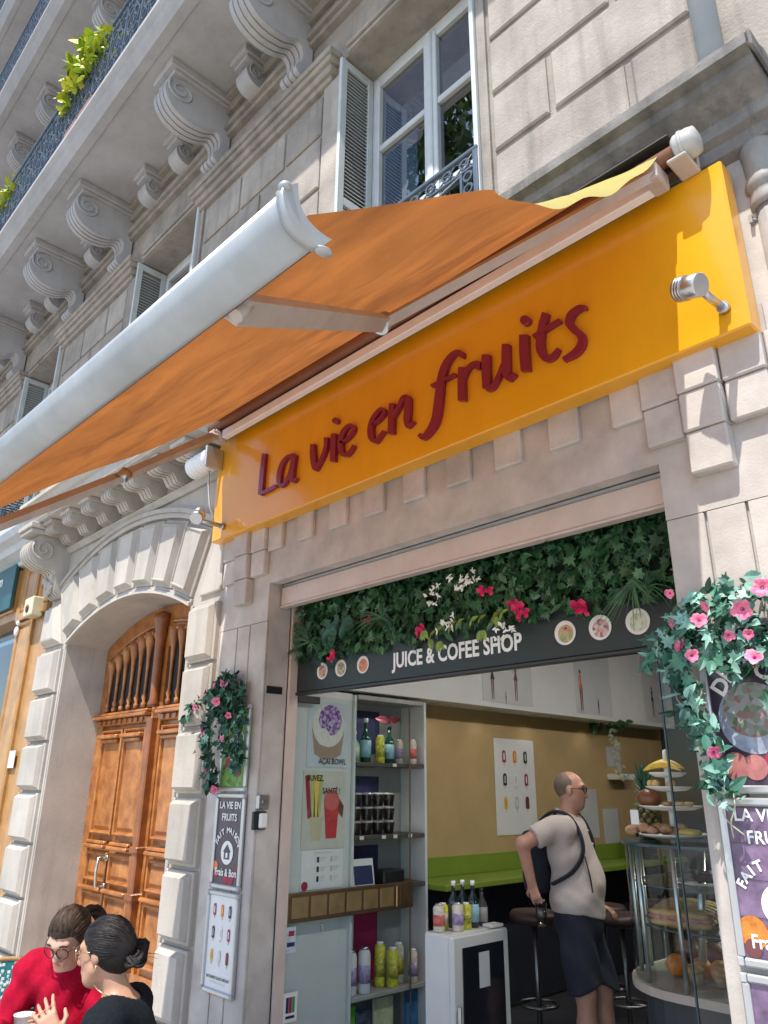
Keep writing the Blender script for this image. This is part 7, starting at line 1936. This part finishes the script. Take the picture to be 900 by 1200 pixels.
def hair1(X, Y, Z):
    d = cap(X, Y, Z) + .0012 * np.sin(X * 260 + Z * 90) 
    x = HR[0][0] * (X - HP(0, 0, 0)[0]) + HR[0][1] * (Y - HP(0, 0, 0)[1]) + HR[0][2] * (Z - HP(0, 0, 0)[2])
    z = HR[2][0] * (X - HP(0, 0, 0)[0]) + HR[2][1] * (Y - HP(0, 0, 0)[1]) + HR[2][2] * (Z - HP(0, 0, 0)[2])
    y = HR[1][0] * (X - HP(0, 0, 0)[0]) + HR[1][1] * (Y - HP(0, 0, 0)[1]) + HR[1][2] * (Z - HP(0, 0, 0)[2])
    return np.maximum(d, x - .020 - np.maximum(0, z - .022 - .25 * np.abs(y)) * 1.9 + .004 * np.sin(y * 130))
sdf_mesh('hair', hair1, (-.16, -.20, 1.0), (.16, .14, 1.34), .005, HBR, W1)
strands(W1, HP, ((.35, .95, -.45), (.55, .85, .05), (.78, .55, .48), (.85, .0, .62), (.78, -.55, .48), (.55, -.85, .05), (.35, -.95, -.45)), (-1, 0, .0), 210, (.107, .087, .105), [HBR, HBR2], 5)
b = MB()
for k in range(26):
    a = random.Random(k); dx = a.uniform(-.018, .018); dz = a.uniform(-.018, .018)
    p0 = Vector(HP(-.10, 0, .03)); 
    b.tube(smooth_path([p0 + Vector((dx * .5, 0, dz * .5)), p0 + Vector((.035 + dx, .06, .02 + dz)), p0 + Vector((.075 + dx, .085 + dx, -.04 + dz)), p0 + Vector((.085 + dx, .09 + dz, -.12 + dx))], 5), [.007] * 12 + [.005, .004, .003, .001], 5)
b.build('ponytail', HBR, W1)

# ---------------- woman in the dark ribbed sweater
DKS = pm('charcoal_ribbed_knit', (.010, .014, .018), .95, var=.2, vs=50, bump=.5, bs=90, spec=.15)
W2 = thing('person', 'woman with black hair in a bun and a dark ribbed sweater seen from the side', 'person', (-3.18, -1.468, -.318), RZ)
hp, HP, HR = head_prims((-.01, .0, 1.205), frame(R_(172), .12), .93)
torso = [('c', (.14, .02, .55), (.13, .02, .78), .125, .125, .05), ('c', (.13, .02, .78), (.085, .0, .94), .125, .11, .05), ('c', (.07, -.13, .985), (.08, .14, .985), .066, .066, .05), ('c', (.16, .02, .5), (.16, .02, .52), .15, .15, .05)]
neck = [('c', (.075, .0, 1.02), (.03, .0, 1.13), .052, .046, .03)]
shA, elA, wrA = (.06, -.155, .975), (-.02, -.20, .80), (-.115, -.10, .935)
shB, elB, wrB = (.06, .155, .975), (-.06, .17, .80), (-.14, .02, .90)
arms = [('c', shA, elA, .052, .042, .03), ('c', elA, wrA, .040, .026, .02), ('c', shB, elB, .052, .042, .03), ('c', elB, wrB, .040, .026, .02)]
lg = []
for sg in (-1, 1): lg += [('c', (.12, sg * .09, .50), (-.26, sg * .10, .50), .085, .065, .04), ('c', (-.26, sg * .10, .50), (-.24, sg * .10, .08), .06, .038, .03), ('c', (-.24, sg * .10, .05), (-.38, sg * .10, .04), .038, .03, .02)]
hA = hand_prims(wrA, (-.55, .10, .72), (.2, -1, .2), 1, .28, .95, .15); hB = hand_prims(wrB, (-.65, -.2, .62), (.3, .8, .4), -1, .35, .95, .12)
sdf_mesh('body', union(hp + neck + torso + arms + hA + hB + lg), (-.44, -.34, -.005), (.40, .34, 1.36), .0062, SKIN_2, W2)
face_details(W2, HP, .97, IRIS, HBK, LIP)
glasses(W2, HP, pm('gold_glasses_frame', (.55, .36, .22), .25, .9), .026, .0020)
swf2 = union([(p[0], p[1], p[2], p[3] + .018, p[4] + .018, p[5]) for p in torso] + [(p[0], p[1], p[2], p[3] + .018, p[4] + .017, p[5]) for p in arms])
el2 = ((elA, wrA), (elB, wrB))
def sw2(X, Y, Z):
    d = swf2(X, Y, Z) + .0018 * np.sin(Y * 420 + X * 60) + .003 * np.sin(Z * 44 + X * 36 + Y * 20)
    d = cut_ends(d, X, Y, Z, el2)
    neckhole = np.sqrt(((X - .085) / 1.25) ** 2 + (Y / 1.15) ** 2 + ((Z - 1.09) / 1.0) ** 2) - .070
    return np.maximum.reduce([d, .52 - Z, -neckhole])
sdf_mesh('sweater', sw2, (-.34, -.34, .48), (.40, .34, 1.12), .0066, DKS, W2)
jf2 = union([(p[0], p[1], p[2], p[3] + .012, p[4] + .012, p[5]) for p in lg if p[3] > .05] + [('c', (.14, -.05, .5), (.14, .05, .5), .15, .15, .04)])
sdf_mesh('trousers', lambda X, Y, Z: np.maximum(jf2(X, Y, Z), .10 - Z), (-.45, -.3, .05), (.4, .3, .72), .012, pm('black_denim', (.014, .014, .018), .9, var=.2), W2)
cap2 = union([('e', HP(-.018, 0, .028), (.1015, .0825, .0975), HR, .01), ('c', HP(-.06, 0, -.035), HP(-.09, 0, .0), .056, .047, .03)])
def hair2(X, Y, Z):
    d = cap2(X, Y, Z) + .0012 * np.sin(Y * 240 + Z * 110)
    x = HR[0][0] * (X - HP(0, 0, 0)[0]) + HR[0][1] * (Y - HP(0, 0, 0)[1]) + HR[0][2] * (Z - HP(0, 0, 0)[2])
    z = HR[2][0] * (X - HP(0, 0, 0)[0]) + HR[2][1] * (Y - HP(0, 0, 0)[1]) + HR[2][2] * (Z - HP(0, 0, 0)[2])
    return np.maximum.reduce([d, x - .016 - np.maximum(0, z - .015) * 1.35, -(z + .085)])
sdf_mesh('hair', hair2, (-.18, -.16, 1.05), (.20, .16, 1.38), .005, HBK, W2)
strands(W2, HP, ((.25, .95, -.6), (.50, .88, -.05), (.75, .6, .40), (.84, .0, .56), (.75, -.6, .40), (.50, -.88, -.05), (.25, -.95, -.6), (-.3, -.8, -.75)), (-1, 0, -.18), 230, (.109, .089, .105), [HBK, HBK2], 6)
b = MB(); q = random.Random(4); bc = Vector(HP(-.142, 0, -.02))
for k in range(34):
    a0 = q.uniform(0, 6.28); rr = q.uniform(.016, .046); tl = q.uniform(-.6, .6)
    pts = [bc + Vector((rr * .85 * math.cos(a0 + s * .5) + .006 * math.sin(s), rr * math.sin(a0 + s * .5), rr * math.sin(a0 + tl + s * .5) * .9)) for s in range(9)]
    b.tube(pts, [.003, .007, .008, .008, .008, .008, .008, .006, .002], 5)
for k in range(5): b.tube([bc, bc + Vector((.05 + .01 * k, q.uniform(-.02, .02), q.uniform(-.03, .03)))], [.0015, .0006], 4)
b.build('hair_bun', HBK, W2)
b = MB(); b.tube([(.03 + .062 * math.cos(a), .078 * math.sin(a), 1.075 - .03 * math.cos(a) + (.0)) for a in [2 * math.pi * k / 24 for k in range(25)]], .0018, 5, caps=False); b.build('necklace', pm('gold_chain', (.7, .5, .3), .3, .9), W2)
b = MB(); b.tube([HP(-.005, .082, -.04 - .0), HP(-.004, .086, -.055), HP(.0, .082, -.062)], .0022, 5); b.build('earring', pm('gold_chain', (.7, .5, .3)), W2)

# ---------------- cafe table, chairs, cups
def lp(px, py, d): return None
tb = thing('cafe_table', 'round cafe table under the cups in front of the two women', 'table', (-3.72, -1.66, -.3))
b = MB(); b.lathe([(0, .475), (.34, .475), (.35, .485), (.35, .495), (.34, .50), (0, .50)], (-3.72, -1.66, 0), 36); b.build('table_top', pm('pale_table_top', (.5, .52, .52), .4, var=.1), tb)
b = MB(); b.lathe([(.22, -.3), (.22, -.285), (.03, -.26), (.025, .474)], (-3.72, -1.66, 0), 20); b.build('pedestal', BLK, tb)
WCUP = pm('white_paper_cup', (.74, .73, .71), .5, var=.03)
for (x, y, lb, h) in ((-3.89, -1.54, 'white lidded paper cup on the cafe table at the photo corner', .115), (-3.65, -1.57, 'open white paper cup next to the kraft bowl', .10)):
    t = thing('paper_cup', lb, 'cup', (x, y, .50))
    b = MB(); b.lathe([(.030, .501), (.040, .501 + h), (.042, .501 + h), (.042, .505 + h), (.037, .503 + h), (.028, .510)], (x, y, 0), 22); b.build('cup', WCUP, t)
    if 'lidded' in lb:
        b = MB(); b.lathe([(.043, .502 + h), (.044, .512 + h), (.038, .516 + h), (.036, .526 + h), (0, .526 + h)], (x, y, 0), 22); b.build('lid', WCUP, t)
    else:
        b = MB(); b.lathe([(.036, .490 + h), (0, .491 + h)], (x, y, 0), 22); b.build('drink', pm('milk_foam', (.7, .66, .6), .6), t)
x, y = -3.74, -1.47
t = thing('kraft_bowl', 'brown kraft paper bowl with a wooden stick on the cafe table', 'bowl', (x, y, .50))
b = MB(); b.lathe([(.045, .501), (.062, .580), (.064, .582), (.058, .580), (.04, .510), (0, .508)], (x, y, 0), 24); b.build('bowl', pm('kraft_paper', (.36, .23, .13), .8, var=.1), t)
b = MB(); b.lathe([(.054, .565), (0, .570)], (x, y, 0), 20); b.build('food', food('acai_mix', (.12, .05, .10), (.4, .3, .2), (.2, .05, .08), 80), t)
b = MB(); b.tube([(x, y, .570), (x + .03, y - .02, .670)], .004, 6); b.build('stick', pm('wooden_stick', (.5, .36, .2), .7), t)
# woven bistro chairs
def weave():
    m = pm('teal_white_weave', (.02, .20, .22), .5, var=0); nt = m.node_tree; N = nt.nodes; L = nt.links
    g_ = N.new('ShaderNodeNewGeometry'); w_ = N.new('ShaderNodeTexVoronoi'); w_.inputs['Scale'].default_value = 52; w_.distance = 'CHEBYCHEV'
    L.new(g_.outputs['Position'], w_.inputs['Vector']); r_ = N.new('ShaderNodeValToRGB'); r_.color_ramp.elements[0].color = (.62, .66, .63, 1); r_.color_ramp.elements[1].color = (.01, .15, .17, 1); r_.color_ramp.elements[0].position = .30; r_.color_ramp.elements[1].position = .42
    L.new(w_.outputs['Distance'], r_.inputs[0]); L.new(r_.outputs[0], N['Principled BSDF'].inputs['Base Color']); return m
WV = weave(); RAT = pm('rattan_cane', (.38, .22, .09), .5, var=.2)
def bistro(x, y, rz, lb):
    t = thing('bistro_chair', lb, 'chair', (x, y, -.3), rz, group='woven bistro chairs')
    b = MB(); b.box(-.21, .21, -.21, .21, .43, .455, .02); b.build('seat', WV, t)
    v = []; n = 12
    for j in range(7):
        z = .50 + .42 * j / 6
        for i in range(n + 1):
            a = math.pi * (.15 + .7 * i / n)
            v.append((.24 * math.cos(a), .10 + .13 * math.sin(a) + .06 * j / 6, z if j < 6 else z - .05 * abs(math.cos(a)) ** 2))
    b = MB(); b.add(v, [(j * (n + 1) + i, j * (n + 1) + i + 1, (j + 1) * (n + 1) + i + 1, (j + 1) * (n + 1) + i) for j in range(6) for i in range(n)], True)
    b.add([(p[0], p[1] + .012, p[2]) for p in v], [(j * (n + 1) + i, j * (n + 1) + i + 1, (j + 1) * (n + 1) + i + 1, (j + 1) * (n + 1) + i) for j in range(6) for i in range(n)], True); b.build('woven_back', WV, t, fix=False)
    b = MB(); b.tube([(p[0], p[1] + .006, p[2]) for p in v[-(n + 1):]], .013, 7); b.build('back_rail', RAT, t)
    for sx in (-1, 1):
        b = MB(); b.tube([(sx * .18, -.18, 0), (sx * .19, -.19, .43)], .014, 7); b.build('leg', RAT, t)
        b = MB(); b.tube([(sx * .20, .22, 0), (sx * .19, .18, .45), (sx * .20, .24, .88)], .014, 7); b.build('leg', RAT, t)
bistro(-3.70, -1.36, R_(46), 'teal and white woven bistro chair under the woman in crimson')
t = thing('stool', 'low dark stool under the woman in the dark sweater', 'stool', (-3.08, -1.37, -.3))
b = MB(); b.lathe([(0, .10), (.17, .10), (.18, .12), (.17, .15), (0, .15)], (-3.08, -1.37, 0), 24); b.build('seat', BLK, t)
for k in range(4):
    a = k * math.pi / 2 + .5; b = MB(); b.tube([(-3.08 + .19 * math.cos(a), -1.37 + .19 * math.sin(a), -.3), (-3.08 + .13 * math.cos(a), -1.37 + .13 * math.sin(a), .10)], .013, 7); b.build('leg', BLK, t)
bistro(-4.42, -1.38, R_(75), 'empty teal and white woven bistro chair at the left photo edge')
